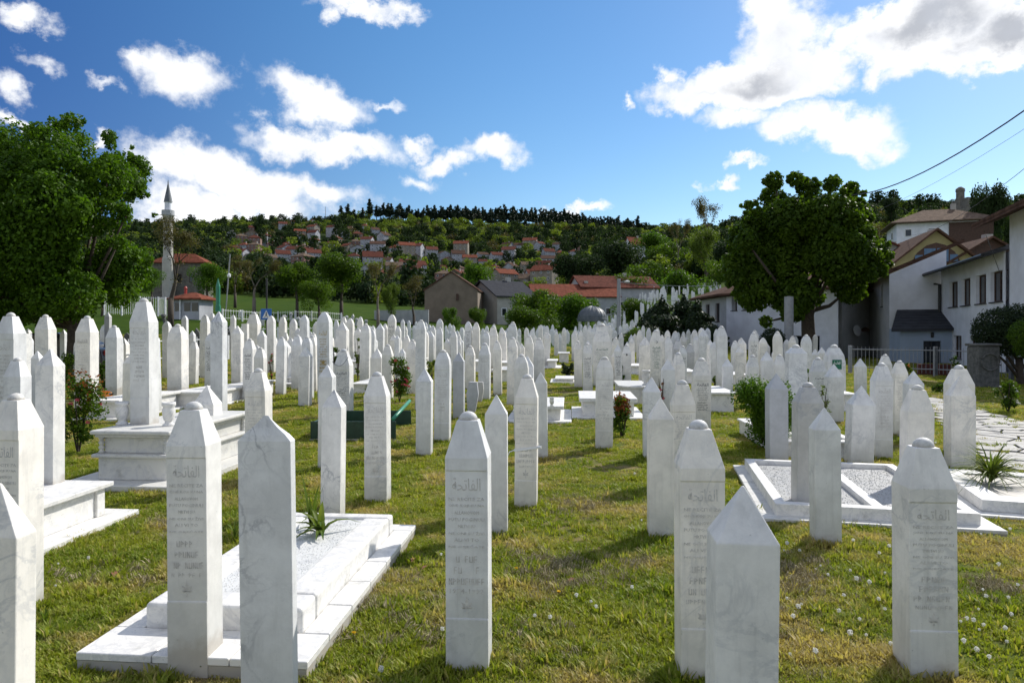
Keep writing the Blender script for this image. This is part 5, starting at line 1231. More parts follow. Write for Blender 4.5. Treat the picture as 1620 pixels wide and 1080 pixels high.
for i in range(5): j = (i + 1) % 5; mb.f.append((i, j, 5 + j, 5 + i)); mb.f.append((5 + i, 5 + j, 10)); mb.m += [0, 0]
mb.f.append((4, 3, 2, 1, 0)); mb.m.append(0); mb.build('roof', [M['tile_brown']], g)
mb = MB(); q = (P2 + P3) / 2 + Vector((1.0, .8)); mb.box(q.x, q.x + .7, q.y, q.y + .7, 4, 6.8); mb.build('chimney', [M['plaster']], g)
# garage shed with brown awning between the houses
g = empty('garage_shed', (0, 0, 0)); tag(g, 'low garage with a brown tiled awning between the white houses', 'shed')
a, b = W(1293, 520, 42), W(1352, 520, 42); mb = MB(); mb.box(a.x, b.x + .6, 42.3, 46, -.3, 1.6); mb.build('wall', [M['plaster2']], g)
mb = MB(); mb.box(a.x + .35, b.x - .35, 42.2, 42.29, -.2, 1.15); mb.build('door', [plain('dark_blue_door', (.03, .045, .07), .5)], g)
slope(g, [(a.x - .2, 41.2, 1.75), (b.x + .5, 41.2, 1.75), (b.x + .5, 43.5, 2.35), (a.x - .2, 43.5, 2.35)], .14, 'tile_brown', 'awning')
mb = MB(); q = W(1320, 480, 44); mb.box(q.x - .9, q.x + .8, 44, 46, 1.6, 4.6); mb.build('stair_tower', [M['plaster']], g)
g = tag(None or MB().lathe([(.0, 0), (.30, .03), (.33, .06), (.3, .08)], 16).build('satellite_dish', [M['plaster2']], smooth=True), 'round pale satellite dish on the corner of the gable house', 'satellite dish'); q = W(1355, 523, 39.8); g.location = q; g.rotation_euler = (R(80), 0, R(25))

# ---- generic house
def house(label, px, pyb, d, w, dp, hh, rz, wall, roof, rh=None, hip=False, wins=(2, 2), name='house', group=None, chimney=True, eave=.4, z=None, ww=.9, wh=1.1, storey=2.7, front_gable=False):
    x = X_(px, d); g = tz(x, d) if z is None else z
    r = empty(name, (x, d, g), rz); tag(r, label, 'house', group); rh = rh or w * .28
    mb = MB()
    if hip: mb.box(-w / 2, w / 2, -dp / 2, dp / 2, -4, hh)
    elif front_gable: mb.rings([[(-w / 2, y, -4), (w / 2, y, -4), (w / 2, y, hh), (0, y, hh + rh), (-w / 2, y, hh)] for y in (-dp / 2, dp / 2)])
    else: mb.rings([[(x_, -dp / 2, -4), (x_, dp / 2, -4), (x_, dp / 2, hh), (x_, 0, hh + rh), (x_, -dp / 2, hh)] for x_ in (-w / 2, w / 2)])
    mb.build('wall', [M[wall]], r)
    mb = MB(); e = eave; th = .18
    if hip:
        a = [(-w / 2 - e, -dp / 2 - e), (w / 2 + e, -dp / 2 - e), (w / 2 + e, dp / 2 + e), (-w / 2 - e, dp / 2 + e)]; k = max(0, (w - dp) / 2)
        mb.v += [(x_, y, hh - .05) for x_, y in a] + [(x_, y, hh + .1) for x_, y in a] + [(-k - .01, 0, hh + rh), (k + .01, 0, hh + rh)]
        mb.f += [(3, 2, 1, 0), (0, 1, 5, 4), (1, 2, 6, 5), (2, 3, 7, 6), (3, 0, 4, 7), (4, 5, 9, 8), (5, 6, 9), (6, 7, 8, 9), (7, 4, 8)]; mb.m += [0] * 9
    else:
        W2_, sl = (w, dp) if not front_gable else (dp, w)
        k = rh / (sl / 2)
        sec = [(-sl / 2 - e, hh - k * e), (0, hh + rh), (sl / 2 + e, hh - k * e), (sl / 2 + e, hh - k * e + th), (0, hh + rh + th), (-sl / 2 - e, hh - k * e + th)]
        mb.rings([[((x_, s_, z_) if not front_gable else (s_, x_, z_)) for s_, z_ in sec] for x_ in (-W2_ / 2 - e, W2_ / 2 + e)])
    rf = mb.build('roof', [M[roof]], r)
    if chimney:
        c = MB(); c.box(w * .15, w * .15 + .6, -.3, .3, hh + rh * .3, hh + rh + .7); c.build('chimney', [M['plaster_cream']], rf)
    nx, nzz = wins
    if nx:
        wm = MB(); wm.box(-ww / 2, ww / 2, -.06, .02, 0, wh); wm = wm.mesh('window', [M['white_paint']]); gm = MB(); gm.box(-ww / 2 + .1, ww / 2 - .1, -.075, -.061, .1, wh - .1); gm = gm.mesh('pane', [M['glass']])
        for j in range(nzz):
            for i in range(nx):
                xx = (i - (nx - 1) / 2) * w / nx; z_ = .9 + j * storey
                if z_ + wh < hh: o = put('window', wm, r, (xx, -dp / 2 - .0, z_)); put('pane', gm, o)
        for j in range(nzz):
            z_ = .9 + j * storey
            for sx in (-1, 1):
                if z_ + wh < hh: o = put('window', wm, r, (sx * w / 2, -dp * .1, z_), (0, 0, R(90 * sx))); put('pane', gm, o)
    return r
# tan gabled house
house('tan gabled house with a bare side wall and a small dark attic opening', 721, 0, 92, 6.9, 8, 4.1, -R(4), 'plaster_tan', 'tile_brown', 2.3, wins=(0, 0), name='gabled_house', chimney=False, front_gable=True, eave=.15)
q = W(724, 470, 88.2); mb = MB(); mb.box(q.x - .15, q.x + .15, 87.7, 87.9, q.z - .4, q.z + .4); o = mb.build('attic_shutter', [M['wood']]); o.parent = bpy.data.objects['gabled_house']; o.matrix_parent_inverse = o.parent.matrix_basis.inverted()
house('small tan house with a grey slate roof beside the gabled house', 792, 0, 96, 6, 9, 3.6, R(30), 'plaster_cream', 'roof_grey', 2.2, wins=(3, 1), name='slate_roofed_house', ww=.8)
house('long low building with a faded red roof behind the trees', 905, 0, 112, 13.5, 8, 3.8, R(6), 'plaster2', 'tile_orange', 2.0, wins=(4, 1), name='long_building')
house('second long low building with a brown-red roof beside the lamp post', 968, 0, 116, 13, 8, 4.3, R(12), 'plaster2', 'tile_red', 2.0, wins=(3, 1), name='long_building')
house('white house with an orange roof standing alone high on the wooded slope', 1004, 0, 240, 5.6, 5, 3.6, R(20), 'plaster', 'tile_orange', 2.6, wins=(2, 1), name='slope_house', z=Zpy(404, 240))
# houses stepping up behind at the side
house('yellow house with a wide arched attic window and a brown-red roof', 1450, 0, 58, 6.2, 9, 6.0, -R(14), 'plaster_yellow', 'tile_brown', 2.6, wins=(0, 0), name='yellow_house', z=.9, front_gable=True, chimney=True, eave=.5)
yh = bpy.data.objects['yellow_house']
arch = [(-1.75, 6.05), (1.75, 6.05), (1.3, 6.9), (.65, 7.45), (0, 7.65), (-.65, 7.45), (-1.3, 6.9)]
mb = MB(); mb.rings([[(x_, y, z_) for x_, z_ in arch] for y in (-4.62, -4.5)]); fr = mb.build('window', [M['wood']], yh)
for (u0, u1, v1) in ((-1.5, -.95, 6.7), (-.85, -.05, 7.2), (.05, .85, 7.2), (.95, 1.5, 6.7)):
    mb = MB(); mb.box(u0, u1, -4.66, -4.625, 6.15, v1); mb.build('pane', [plain('sky_lit_glass', (.10, .16, .25), .1)], fr)
house('house with a pinkish tiled roof and a bright skylight, just beyond the big tree', 1412, 0, 64, 7, 9, 5.2, R(60), 'plaster_cream', 'tile_red', 2.6, wins=(0, 0), name='pink_roofed_house', z=1.6)
house('dark timber-gabled house with a wide glazed window behind the skylit roof', 1535, 0, 56, 6.5, 6, 5.9, -R(8), 'wood', 'tile_brown', 2.0, wins=(2, 2), name='timber_house', z=.9, front_gable=True, ww=1.6, wh=1.2)
th = house('large hillside restaurant house with a tan hipped roof, brown timber front and white wing', 1482, 0, 98, 11.5, 8, 5.5, -R(20), 'plaster', 'tile_tan', 2.3, hip=True, wins=(4, 2), name='tan_roofed_house', z=11.2, eave=.9)
mb = MB(); mb.box(.6, 5.8, -4.15, -4.001, 1.6, 5.3); mb.build('timber_front', [M['wood']], th)
mb = MB(); mb.box(-5.8, 5.8, -5.0, -4.16, 1.3, 1.5); mb.build('balcony', [M['wood']], th)
g = empty('stone_fort', (X_(1520, 130), 130, 0)); tag(g, 'old stone fort with a stubby round turret on the hilltop over the tan-roofed house', 'fort')
zt_ = Zpy(337, 130); mb = MB(); mb.rings([[(-6.5, -2, 10), (2.6, -3, 10), (2.6, 3, 10), (-6.5, 2, 10)], [(-6.5, -2, zt_ - 1.2), (2.6, -3, zt_ + 1.6), (2.6, 3, zt_ + 1.6), (-6.5, 2, zt_ - 1.2)]]); mb.build('wall', [M['stonewall']], g)
mb = MB(); mb.box(-.5, 2.9, -2.6, 2, 10, Zpy(316, 130)); mb.build('keep', [M['stonewall']], g)
mb = MB(); mb.lathe([(.7, 20), (.7, Zpy(304, 130)), (.8, Zpy(303, 130)), (.76, Zpy(299, 130)), (.3, Zpy(296, 130))], 12, (-.1, 0, 0)); mb.build('turret', [M['stonewall']], g)

# ---- mosque with its minaret
d = 118.0; g0 = tz(X_(265, d), d); g = empty('mosque', (X_(266, d), d, g0)); tag(g, 'stone mosque with a red roof and a white needle minaret under a dark spire', 'mosque')
def rz_(py): return Zpy(py, d) - g0
mb = MB(); mb.lathe([(.95, -2), (.95, rz_(410)), (.78, rz_(405)), (.74, rz_(347)), (.8, rz_(345)), (.98, rz_(341)), (1.0, rz_(336))], 12); mb.build('minaret_shaft', [M['plaster_cream']], g)
mb = MB(); mb.lathe([(1.03, rz_(341)), (1.03, rz_(333)), (.95, rz_(333)), (.95, rz_(340))], 16); mb.build('balcony', [M['plaster2']], g)
mb = MB(); mb.lathe([(.56, rz_(341)), (.56, rz_(321)), (.64, rz_(320))], 14); mb.build('upper_shaft', [M['plaster']], g)
mb = MB(); mb.lathe([(.70, rz_(320)), (.50, rz_(310)), (.28, rz_(300)), (.10, rz_(291)), (.04, rz_(285))], 14); mb.build('spire', [M['lead']], g)
mb = MB(); mb.box(-3.6, 5.6, 1.5, 5, -6, rz_(415)); mb.build('wall', [M['stonewall']], g)
mb = MB(); a = [(-4.0, 1.0), (6.1, 1.0), (6.1, 5.5), (-4.0, 5.5)]; z_ = rz_(415)
mb.v += [(x_, y_, z_) for x_, y_ in a] + [(x_, y_, z_ + .15) for x_, y_ in a] + [(-1, 3.2, rz_(398)), (3.0, 3.2, rz_(398))]
mb.f += [(3, 2, 1, 0), (0, 1, 5, 4), (1, 2, 6, 5), (2, 3, 7, 6), (3, 0, 4, 7), (4, 5, 9, 8), (5, 6, 9), (6, 7, 8, 9), (7, 4, 8)]; mb.m += [0] * 9; mb.build('roof', [M['tile_orange']], g)
for i in range(4):
    mb = MB(); mb.box(-1.6 + 2.3 * i, -.7 + 2.3 * i, 1.42, 1.49, rz_(446), rz_(432)); w_ = mb.build('window', [M['wood']], g)
    mb = MB(); mb.box(-1.5 + 2.3 * i, -.8 + 2.3 * i, 1.39, 1.415, rz_(445), rz_(433)); mb.build('pane', [M['glass']], w_)
for i, (xx, hh_) in enumerate(((-2.2, 425), (3.6, 425))):
    mb = MB(); mb.box(xx, xx + 1, 1.2, 1.5, -4, rz_(hh_)); mb.build('buttress', [M['stonewall']], g)

# ---- kiosk, green pillar, mausoleum
d = 58.0; x = X_(306, d); g0 = Zpy(499, d); g = empty('kiosk', (x, d, g0), R(-8)); tag(g, 'small white kiosk with an orange hipped roof behind the white fence', 'kiosk')
wk = 2.35; mb = MB(); mb.box(-wk / 2, wk / 2, -1, 1, -1, 1.35); mb.build('wall', [M['village_white']], g)  # white walls; the darker render paints in their shade
for xx, yy_, nm in ((-.75, -1.02, 'window'), (.1, -1.02, 'window'), (.8, -1.02, 'window')):
    mb = MB(); mb.box(xx - .28, xx + .28, yy_ - .01, yy_ + .01, .35, 1.05); mb.build(nm, [M['glass']], g)
mb = MB(); mb.v += [(a * 1.55, b * 1.35, 1.3) for a, b in ((-1, -1), (1, -1), (1, 1), (-1, 1))] + [(a * 1.55, b * 1.35, 1.42) for a, b in ((-1, -1), (1, -1), (1, 1), (-1, 1))] + [(-.2, 0, 1.95), (.2, 0, 1.95)]
mb.f += [(3, 2, 1, 0), (0, 1, 5, 4), (1, 2, 6, 5), (2, 3, 7, 6), (3, 0, 4, 7), (4, 5, 9, 8), (5, 6, 9), (6, 7, 8, 9), (7, 4, 8)]; mb.m += [0] * 9; mb.build('roof', [M['tile_orange']], g)
mb = MB(); mb.lathe([(.12, 1.6), (.12, 2.3), (.16, 2.35), (.05, 2.5)], 8, (-.85, .2, 0)); mb.build('stove_pipe', [M['red']], g)
d = 56; x = X_(345, d); mb = MB(); mb.lathe([(.22, 0), (.22, .5), (.17, .52), (.17, 2.1), (.12, 2.3), (.01, 2.75)], 10); o = mb.build('green_pillar', [M['pipe']], smooth=False); o.location = (x, d, Zpy(493, d)); tag(o, 'slim green pillar with a pointed tip beside the kiosk', 'pillar')
d = 70; x = X_(937, d); g0 = tz(x, d); g = empty('mausoleum', (x, d, g0)); tag(g, 'small open mausoleum with a grey lead dome on white columns amid the headstones', 'mausoleum')
rd = 23 / F * d; zb = Zpy(504, d) - g0; zt_ = Zpy(484, d) - g0
mb = MB(); mb.lathe([(rd * 1.04, zb - .3), (rd * 1.04, zb)] + [(rd * math.cos(t), zb + (zt_ - zb) * math.sin(t)) for t in np.linspace(0.02, 1.5, 9)], 28); dm_ = mb.build('dome', [M['lead']], g, smooth=False)
for i in range(20):
    a = 2 * math.pi * i / 20; mb = MB(); mb.tube([(rd * math.cos(t) * math.cos(a) * 1.005, rd * math.cos(t) * math.sin(a) * 1.005, zb + (zt_ - zb) * math.sin(t) * 1.005) for t in np.linspace(.05, 1.45, 7)], .02, 4); mb.build('seam', [M['lead']], dm_)
mb = MB(); mb.lathe([(.03, zt_), (.05, zt_ + .12), (.02, zt_ + .2), (.01, zt_ + .5)], 8); mb.build('finial', [M['lead']], g)
for i in range(8):
    a = 2 * math.pi * (i + .5) / 8; mb = MB(); mb.lathe([(.16, -.2), (.12, 0), (.11, zb - .35), (.17, zb - .3)], 8, (rd * .93 * math.cos(a), rd * .93 * math.sin(a), 0)); mb.build('column', [M['marble']], g)
# white block of flats and the concrete retaining wall by the road
wl = empty('retaining_wall', (0, 0, 0)); tag(wl, 'pale concrete retaining wall along the road before the tan gabled house', 'wall')
a, b = W(592, 492, 84), W(678, 497, 76); mb = MB(); mb.rings([[(a.x, a.y, tz(a.x, a.y) - .5), (b.x, b.y, tz(b.x, b.y) - .5), (b.x, b.y + .3, tz(b.x, b.y) - .5), (a.x, a.y + .3, tz(a.x, a.y) - .5)], [(a.x, a.y, a.z + .1), (b.x, b.y, Zpy(490, 76)), (b.x, b.y + .3, Zpy(490, 76)), (a.x, a.y + .3, a.z + .1)]]); mb.build('wall_face', [M['plaster2']], wl)

# ================================================================== FENCES, STREET THINGS
def fence(label, pts, hh, gap, post=2.2, group='white picket fences', tk_=.013, fm='white_paint'):
    r = empty('picket_fence', (pts[0][0], pts[0][1], 0)); tag(r, label, 'fence', group); n_ = 0; more = MB(); o0 = Vector((pts[0][0], pts[0][1], 0))
    pm = MB(); pm.box(-tk_, tk_, -tk_, tk_, 0, hh); pm = pm.mesh('picket', [M[fm]]); qm = MB(); qm.box(-.06, .06, -.06, .06, -.2, hh + .12); qm = qm.mesh('post', [M[fm]], bevel=.01)
    for (x0, y0), (x1, y1) in zip(pts[:-1], pts[1:]):
        L_ = math.hypot(x1 - x0, y1 - y0); k = int(L_ / gap); t_ = ((x1 - x0) / L_, (y1 - y0) / L_); kp = max(1, round(L_ / post))
        for i in range(k):
            x = x0 + t_[0] * gap * i; y = y0 + t_[1] * gap * i; z = tz(x, y) + .1
            if n_ < 290: put('picket', pm, r, (x - o0.x, y - o0.y, z))
            else: more.box(x - o0.x - .014, x - o0.x + .014, y - o0.y - .014, y - o0.y + .014, z, z + hh)
            n_ += 1
        for i in range(kp + 1):
            x = x0 + (x1 - x0) * i / kp; y = y0 + (y1 - y0) * i / kp; put('post', qm, r, (x - o0.x, y - o0.y, tz(x, y)))
        for i in range(kp):
            a = (x0 + (x1 - x0) * i / kp, y0 + (y1 - y0) * i / kp); b = (x0 + (x1 - x0) * (i + 1) / kp, y0 + (y1 - y0) * (i + 1) / kp)
            for hz in (.25, hh - .02):
                mb = MB(); mb.tube([(a[0] - o0.x, a[1] - o0.y, tz(*a) + hz), (b[0] - o0.x, b[1] - o0.y, tz(*b) + hz)], .02, 4); mb.build('rail', [M[fm]], r)
    if more.v: o = more.build('picket', [M['white_paint']], r); o['kind'] = 'stuff'
    return r
def gp(px, d): return (X_(px, d), d)
fence('white picket fence running behind the big tree trunk and the tallest headstones', [gp(-60, 24.5), gp(235, 26.5), gp(360, 30)], .95, .16)
fence('white picket fence along the foot of the lawn below the clump of dark trees', [gp(345, 42), gp(440, 43), gp(560, 47), gp(690, 50)], .95, .22)
fence('white picket fence high on the lawn beside the kiosk', [gp(165, 62), gp(250, 60), gp(285, 57)], 1.6, .26, 1.8); fence('white picket fence up the lawn beyond the green pillar', [gp(352, 58), gp(440, 64), gp(540, 72)], .9, .3)
fence('white metal garden fence in front of the white houses', [(X_(1345, 26), 26), (X_(1480, 24.5), 24.5), (X_(1600, 22.5), 22.5), (X_(1720, 21), 21)], .95, .13, 2.4, tk_=.006, fm='fence_grey')
# low brick base under the garden fence
for (pa, pb, d) in ((1455, 1480, 25.2), (1487, 1505, 24.8)):
    mb = MB(); mb.box(X_(pa, d), X_(pb, d), d, d + .2, -.1, .42); r = mb.build('brick_planter', [plain('dark_red_brick', (.10, .03, .025), .9)]); tag(r, 'dark red brick planter box ' + ('nearer the small door' if pa < 1480 else 'beside the downpipe'), 'planter')
# crossing sign
d = 33.0; x = X_(422, d); g0 = tz(x, d); r = empty('crossing_sign', (x, d, g0)); tag(r, 'blue square pedestrian crossing sign on a thin dark post', 'road sign')
mb = MB(); mb.tube([(0, 0, -.2), (0, 0, Zpy(440, d) - g0)], .045, 8); mb.build('post', [M['black_iron']], r)
zc = Zpy(497, d) - g0; mb = MB(); mb.box(-.26, .26, -.07, -.05, zc - .26, zc + .26); bd_ = mb.build('board', [M['sign_blue']], r, bevel=.01)
mb = MB(); y_ = -.075
mb.quad([(-.19, y_, zc - .18), (.19, y_, zc - .18), (0, y_, zc + .2)]); mb.build('white_triangle', [M['sign_white']], bd_)
mb = MB(); y_ = -.08
for q in ([(-.02, .03), (.03, .03), (.03, .1), (-.02, .1)], [(-.03, -.06), (.035, -.06), (.035, .02), (-.03, .02)], [(-.03, -.06), (0, -.06), (-.06, -.15), (-.09, -.15)], [(.0, -.06), (.03, -.06), (.08, -.15), (.05, -.15)]): mb.quad([(a, y_, zc + b) for a, b in q])
mb.build('walking_figure', [M['ink']], bd_)
# street lamp with wires
d = 62.0; x = X_(979, d); g0 = tz(x, d); r = empty('street_lamp', (x, d, g0)); tag(r, 'grey concrete street lamp pole with a short arm, beside the mausoleum', 'street lamp')
mb = MB(); mb.tube([(0, 0, -.3), (0, 0, Zpy(441, d) - g0)], [.24, .15], 10); mb.build('pole', [M['pole_grey']], r)
zl = Zpy(447, d) - g0; mb = MB(); mb.tube([(0, 0, zl), (.5, 0, zl + .12)], .04, 5); mb.build('arm', [M['pole_grey']], r); mb = MB(); mb.lathe([(.02, .1), (.24, .03), (.26, -.02), (.1, -.08)], 10, (.75, 0, zl + .1)); mb.build('lamp_head', [M['sign_white']], r)
def wire(label, A, B, sag, ra, mt='black_iron'):
    mb = MB(); mb.tube([A.lerp(B, t) - Vector((0, 0, sag * 4 * t * (1 - t))) for t in np.linspace(0, 1, 14)], ra, 4); o = mb.build('overhead_wire', [M[mt]]); tag(o, label, 'wire', 'overhead wires'); return o
wire('upper of two thin wires running from the street lamp towards the white house', W(979, 446, 62), W(1140, 452, 50), .15, .018, 'pole_grey'); wire('lower of two thin wires running from the street lamp towards the white house', W(979, 468, 62), W(1112, 476, 50), .15, .018, 'pole_grey')
wire('thick twisted black cable crossing the sky over the roofs', W(1345, 309, 33), W(1700, 118, 14), .55, .022); wire('thin pale wire crossing the sky below the thick cable', W(1330, 350, 40), W(1720, 138, 16), .5, .006); wire('short black wire over the stone fort', W(1440, 372, 60), W(1720, 185, 16), .7, .012)
d = 60; a = W(356, 492, d); b = W(364, 402, d); r = empty('leaning_pole', (a.x, a.y, a.z)); tag(r, 'thin leaning pole with a white lamp beside the green pillar', 'pole'); mb = MB(); mb.tube([(0, 0, -1), b - a], .05, 6); mb.build('pole', [M['pole_grey']], r); mb = MB(); mb.lathe([(.05, -.2), (.16, -.1), (.16, .1), (.05, .2)], 8, tuple((b - a) * .62 + Vector((.12, -.1, 0)))); mb.build('lamp_head', [M['sign_white']], r)
d = 31; x = X_(1248, d); r = empty('steel_post', (x, d, tz(x, d))); tag(r, 'thick grey steel post before the long white house', 'post'); mb = MB(); mb.lathe([(.34, -.1), (.34, .05), (.2, .08), (.2, Zpy(470, d)), (.01, Zpy(469, d))], 14); mb.build('shaft', [M['pole_grey']], r, smooth=False)
# grey stone block with cast ring beside the topiary
x = X_(1566, 19.6); r = empty('stone_pillar', (x, 19.6, 0)); tag(r, 'dark weathered concrete pillar with a round medallion under the topiary', 'pillar'); mb = MB(); mb.box(-.34, .30, 0, .5, -.1, 1.2); mb.build('block', [M['darkstone']], r, bevel=.03); mb = MB(); mb.box(-.37, .33, -.04, .55, 1.205, 1.28); mb.build('cap', [M['darkstone']], r, bevel=.02)
mb = MB(); mb.tube([(.24 * math.cos(t), -.02, .75 + .24 * math.sin(t)) for t in np.linspace(0, 2 * math.pi, 20)], .025, 5); mb.build('medallion', [M['darkstone']], r)
# parked car
def car(x, y, z, rz, label):
    r = empty('parked_car', (x, y, z), rz); tag(r, label, 'car'); mb = MB(); Lh = 2.05
    prof = [(-2.1, .35), (-2.12, .62), (-1.95, .80), (-1.2, .90), (-.55, 1.38), (.75, 1.42), (1.55, 1.0), (2.02, .92), (2.1, .6), (2.08, .32)]
    mb.rings([[(x_, -yy, z_) for x_, z_ in prof] for yy in (.80, .84, -.84, -.80)]); mb.build('body', [M['car_paint']], r, bevel=.04, smooth=False)
    for sy in (-1, 1):
        mb = MB(); q = [(-1.0, .93), (-.5, 1.30), (.68, 1.34), (1.30, .98)]; mb.quad([(a, sy * .845, b) for a, b in q]); mb.build('side_window', [M['glass']], r)
    mb = MB(); mb.quad([(-1.21, -.7, .93), (-.58, -.66, 1.36), (-.58, .66, 1.36), (-1.21, .7, .93)]); o = mb.build('windscreen', [M['glass']], r); o.location = (-.02, 0, .015)
    for sx in (-1.3, 1.3):
        for sy in (-1, 1):
            mb = MB(); mb.rings([[(sx + .32 * math.cos(t), sy * yy, .32 + .32 * math.sin(t)) for t in np.linspace(0, 2 * math.pi, 21)[:-1]] for yy in (.66, .86)]); w_ = mb.build('wheel', [M['tyre']], r)
            mb = MB(); mb.rings([[(sx + .19 * math.cos(t), sy * yy, .32 + .19 * math.sin(t)) for t in np.linspace(0, 2 * math.pi, 17)[:-1]] for yy in (.80, .87)]); mb.build('rim', [M['pole_grey']], w_)
    for sy in (-1, 1):
        mb = MB(); mb.box(-2.14, -2.09, sy * .5 - .14, sy * .5 + .14, .62, .74); mb.build('headlight', [M['sign_white']], r); mb = MB(); mb.box(2.07, 2.12, sy * .55 - .12, sy * .55 + .12, .68, .84); mb.build('tail_light', [M['red']], r)
    return r
car(X_(72, 22.5), 22.5, tz(X_(72, 22.5), 22.5), R(8), 'dark blue parked car mostly hidden behind headstones by the big tree')
# wrought bench
p = Vector((X_(205, 21), 21, 0)); p.z = tz(p.x, p.y); r = empty('iron_bench', p); tag(r, 'black wrought iron bench with white slats beside the fence', 'bench')
for xx in (-.5, .5):
    mb = MB(); mb.tube([(xx, .3, 0), (xx, .25, .45), (xx, .35, .85)], .02, 5); mb.tube([(xx, -.1, 0), (xx, -.1, .45), (xx, .25, .45)], .02, 5); mb.build('leg', [M['black_iron']], r)
for k in range(3): mb = MB(); mb.box(-.55, .55, -.1 + .12 * k, -.02 + .12 * k, .455, .475); mb.build('slat', [M['white_paint']], r)
for k in range(3): mb = MB(); mb.box(-.55, .55, .29, .31, .55 + .1 * k, .60 + .1 * k); mb.build('slat', [M['white_paint']], r)
# old dark grave markers on the lawn slope
rg = random.Random(77)
def old_marker(x, y, hh, w, lean, kind, label, mt='darkstone'):
    r = empty('old_grave_marker', (x, y, tz(x, y)), rg.uniform(-.5, .5)); tag(r, label, 'grave marker', 'old dark stones on the lawn'); r.rotation_euler[1] = R(lean); mb = MB()
    if kind == 0: mb.lathe([(w * .4, -.1), (w * .42, hh * .62), (w * .3, hh * .66), (w * .62, hh * .74), (w * .6, hh * .92), (w * .2, hh)], 9)
    else: mb.rings([[(-w / 2, 0, -.1), (w / 2, 0, -.1), (w / 2, 0, hh * .8), (0, 0, hh), (-w / 2, 0, hh * .8)], [(-w / 2, .12, -.1), (w / 2, .12, -.1), (w / 2, .12, hh * .8), (0, .12, hh), (-w / 2, .12, hh * .8)]])
    mb.build('stone', [M[mt]], r)
spots = [(163, 40, 1.0), (178, 36, .7), (192, 38, .6), (200, 41, .7), (212, 37, .6), (222, 42, .8), (262, 52, .9), (268, 34, 1.2), (300, 33, .8), (314, 36, 1.2), (330, 40, 1.2), (332, 37, .9), (345, 43, 1.0), (352, 39, 1.1), (364, 37, 1.1), (366, 45, .9), (396, 40, 1.2), (240, 47, .6), (474, 60, .8), (486, 56, 1.0), (460, 66, .8), (540, 74, .9), (548, 70, .9), (556, 72, 1.0), (563, 69, .8), (571, 71, .9), (579, 68, .8), (415, 58, 1.2), (398, 55, 1.0), (378, 66, .7), (450, 62, .8)]
lm = ['the big tree edge', 'the kiosk', 'the green pillar', 'the crossing sign', 'the tree clump']
for i, (px, d, hh) in enumerate(spots):
    where = 'under the edge of the big tree' if px < 235 else 'on the lawn below the kiosk' if px < 325 else 'below the green pillar' if px < 372 else 'near the crossing sign' if px < 465 else 'at the foot of the dark tree clump'
    shp = 'turban-topped' if i % 2 == 0 else 'slab-shaped'; seen = [s_ for s_ in spots[:i] if True]
    k = sum(1 for j in range(i) if (spots[j][0] < 235) == (px < 235) and (j % 2 == i % 2) and ((spots[j][0] < 325) == (px < 325)) and ((spots[j][0] < 372) == (px < 372)) and ((spots[j][0] < 465) == (px < 465)))
    old_marker(X_(px, d), d, hh, .3, rg.uniform(-12, 12), i % 2, f'{ORD[k]} {shp} old dark grave stone {where}', 'darkstone' if i < 18 else 'grey')

# ================================================================== HILLSIDE HOUSES
rg = random.Random(31); walls = ['village_white', 'village_white', 'village_cream', 'village_white', 'plaster_pink', 'village_white', 'plaster_tan', 'village_white']; roofs = ['tile_red', 'tile_red', 'tile_orange', 'tile_brown', 'tile_tan', 'tile_brown']
HP = []
def hill_d(px, py):  # distance at which the hillside meets this direction
    for d in np.arange(150, 900, 4):
        if HY - (tz(X_(px, d), d) - EYE) / d * F <= py: return d
    return 840.0
protos = []
for k in range(14):
    w = rg.uniform(8, 12); r = house('x', 0, 0, 10, w, rg.uniform(7, 9), rg.choice([5.2, 5.6, 7.8]), 0, walls[k % 8], roofs[k % 6], rg.uniform(2.4, 3.4), hip=(k % 4 == 0), wins=(3, 3), name='hillside_house', front_gable=(k % 3 == 0), z=0); protos.append((r, walls[k % 8], roofs[k % 6], k % 3 == 0))
cands = []
def zone(n_, x0, x1, y0, y1, gap):
    for _ in range(n_ * 40):
        if sum(1 for c in cands if c[4] == (x0, y0)) >= n_: break
        px, py = rg.uniform(x0, x1), rg.uniform(y0, y1)
        if any(abs(px - a) < gap and abs(py - b) < gap * .62 for a, b, *_ in cands): continue
        d = hill_d(px, py)
        if d: cands.append((px, py, d, rg.randrange(14), (x0, y0)))
cands.append((372, 408, hill_d(372, 408), 0, None)); cands.append((366, 385, hill_d(366, 385), 3, None)); cands.append((465, 360, hill_d(465, 360), 1, None)); cands.append((480, 402, hill_d(480, 402), 4, None))
zone(28, 380, 500, 362, 428, 14); zone(18, 490, 610, 368, 410, 14); zone(24, 560, 725, 405, 455, 16); zone(22, 760, 890, 412, 466, 16); zone(12, 800, 925, 396, 414, 15); zone(6, 690, 770, 405, 440, 18)
names = {'village_white': 'white', 'village_cream': 'cream', 'plaster': 'white', 'plaster_cream': 'cream', 'plaster_pink': 'pink', 'plaster2': 'grey', 'plaster_tan': 'tan', 'plaster_blue': 'pale blue'}; rn = {'tile_red': 'red', 'tile_orange': 'orange', 'tile_brown': 'brown', 'tile_tan': 'tan'}
used = set(); cnt = {}
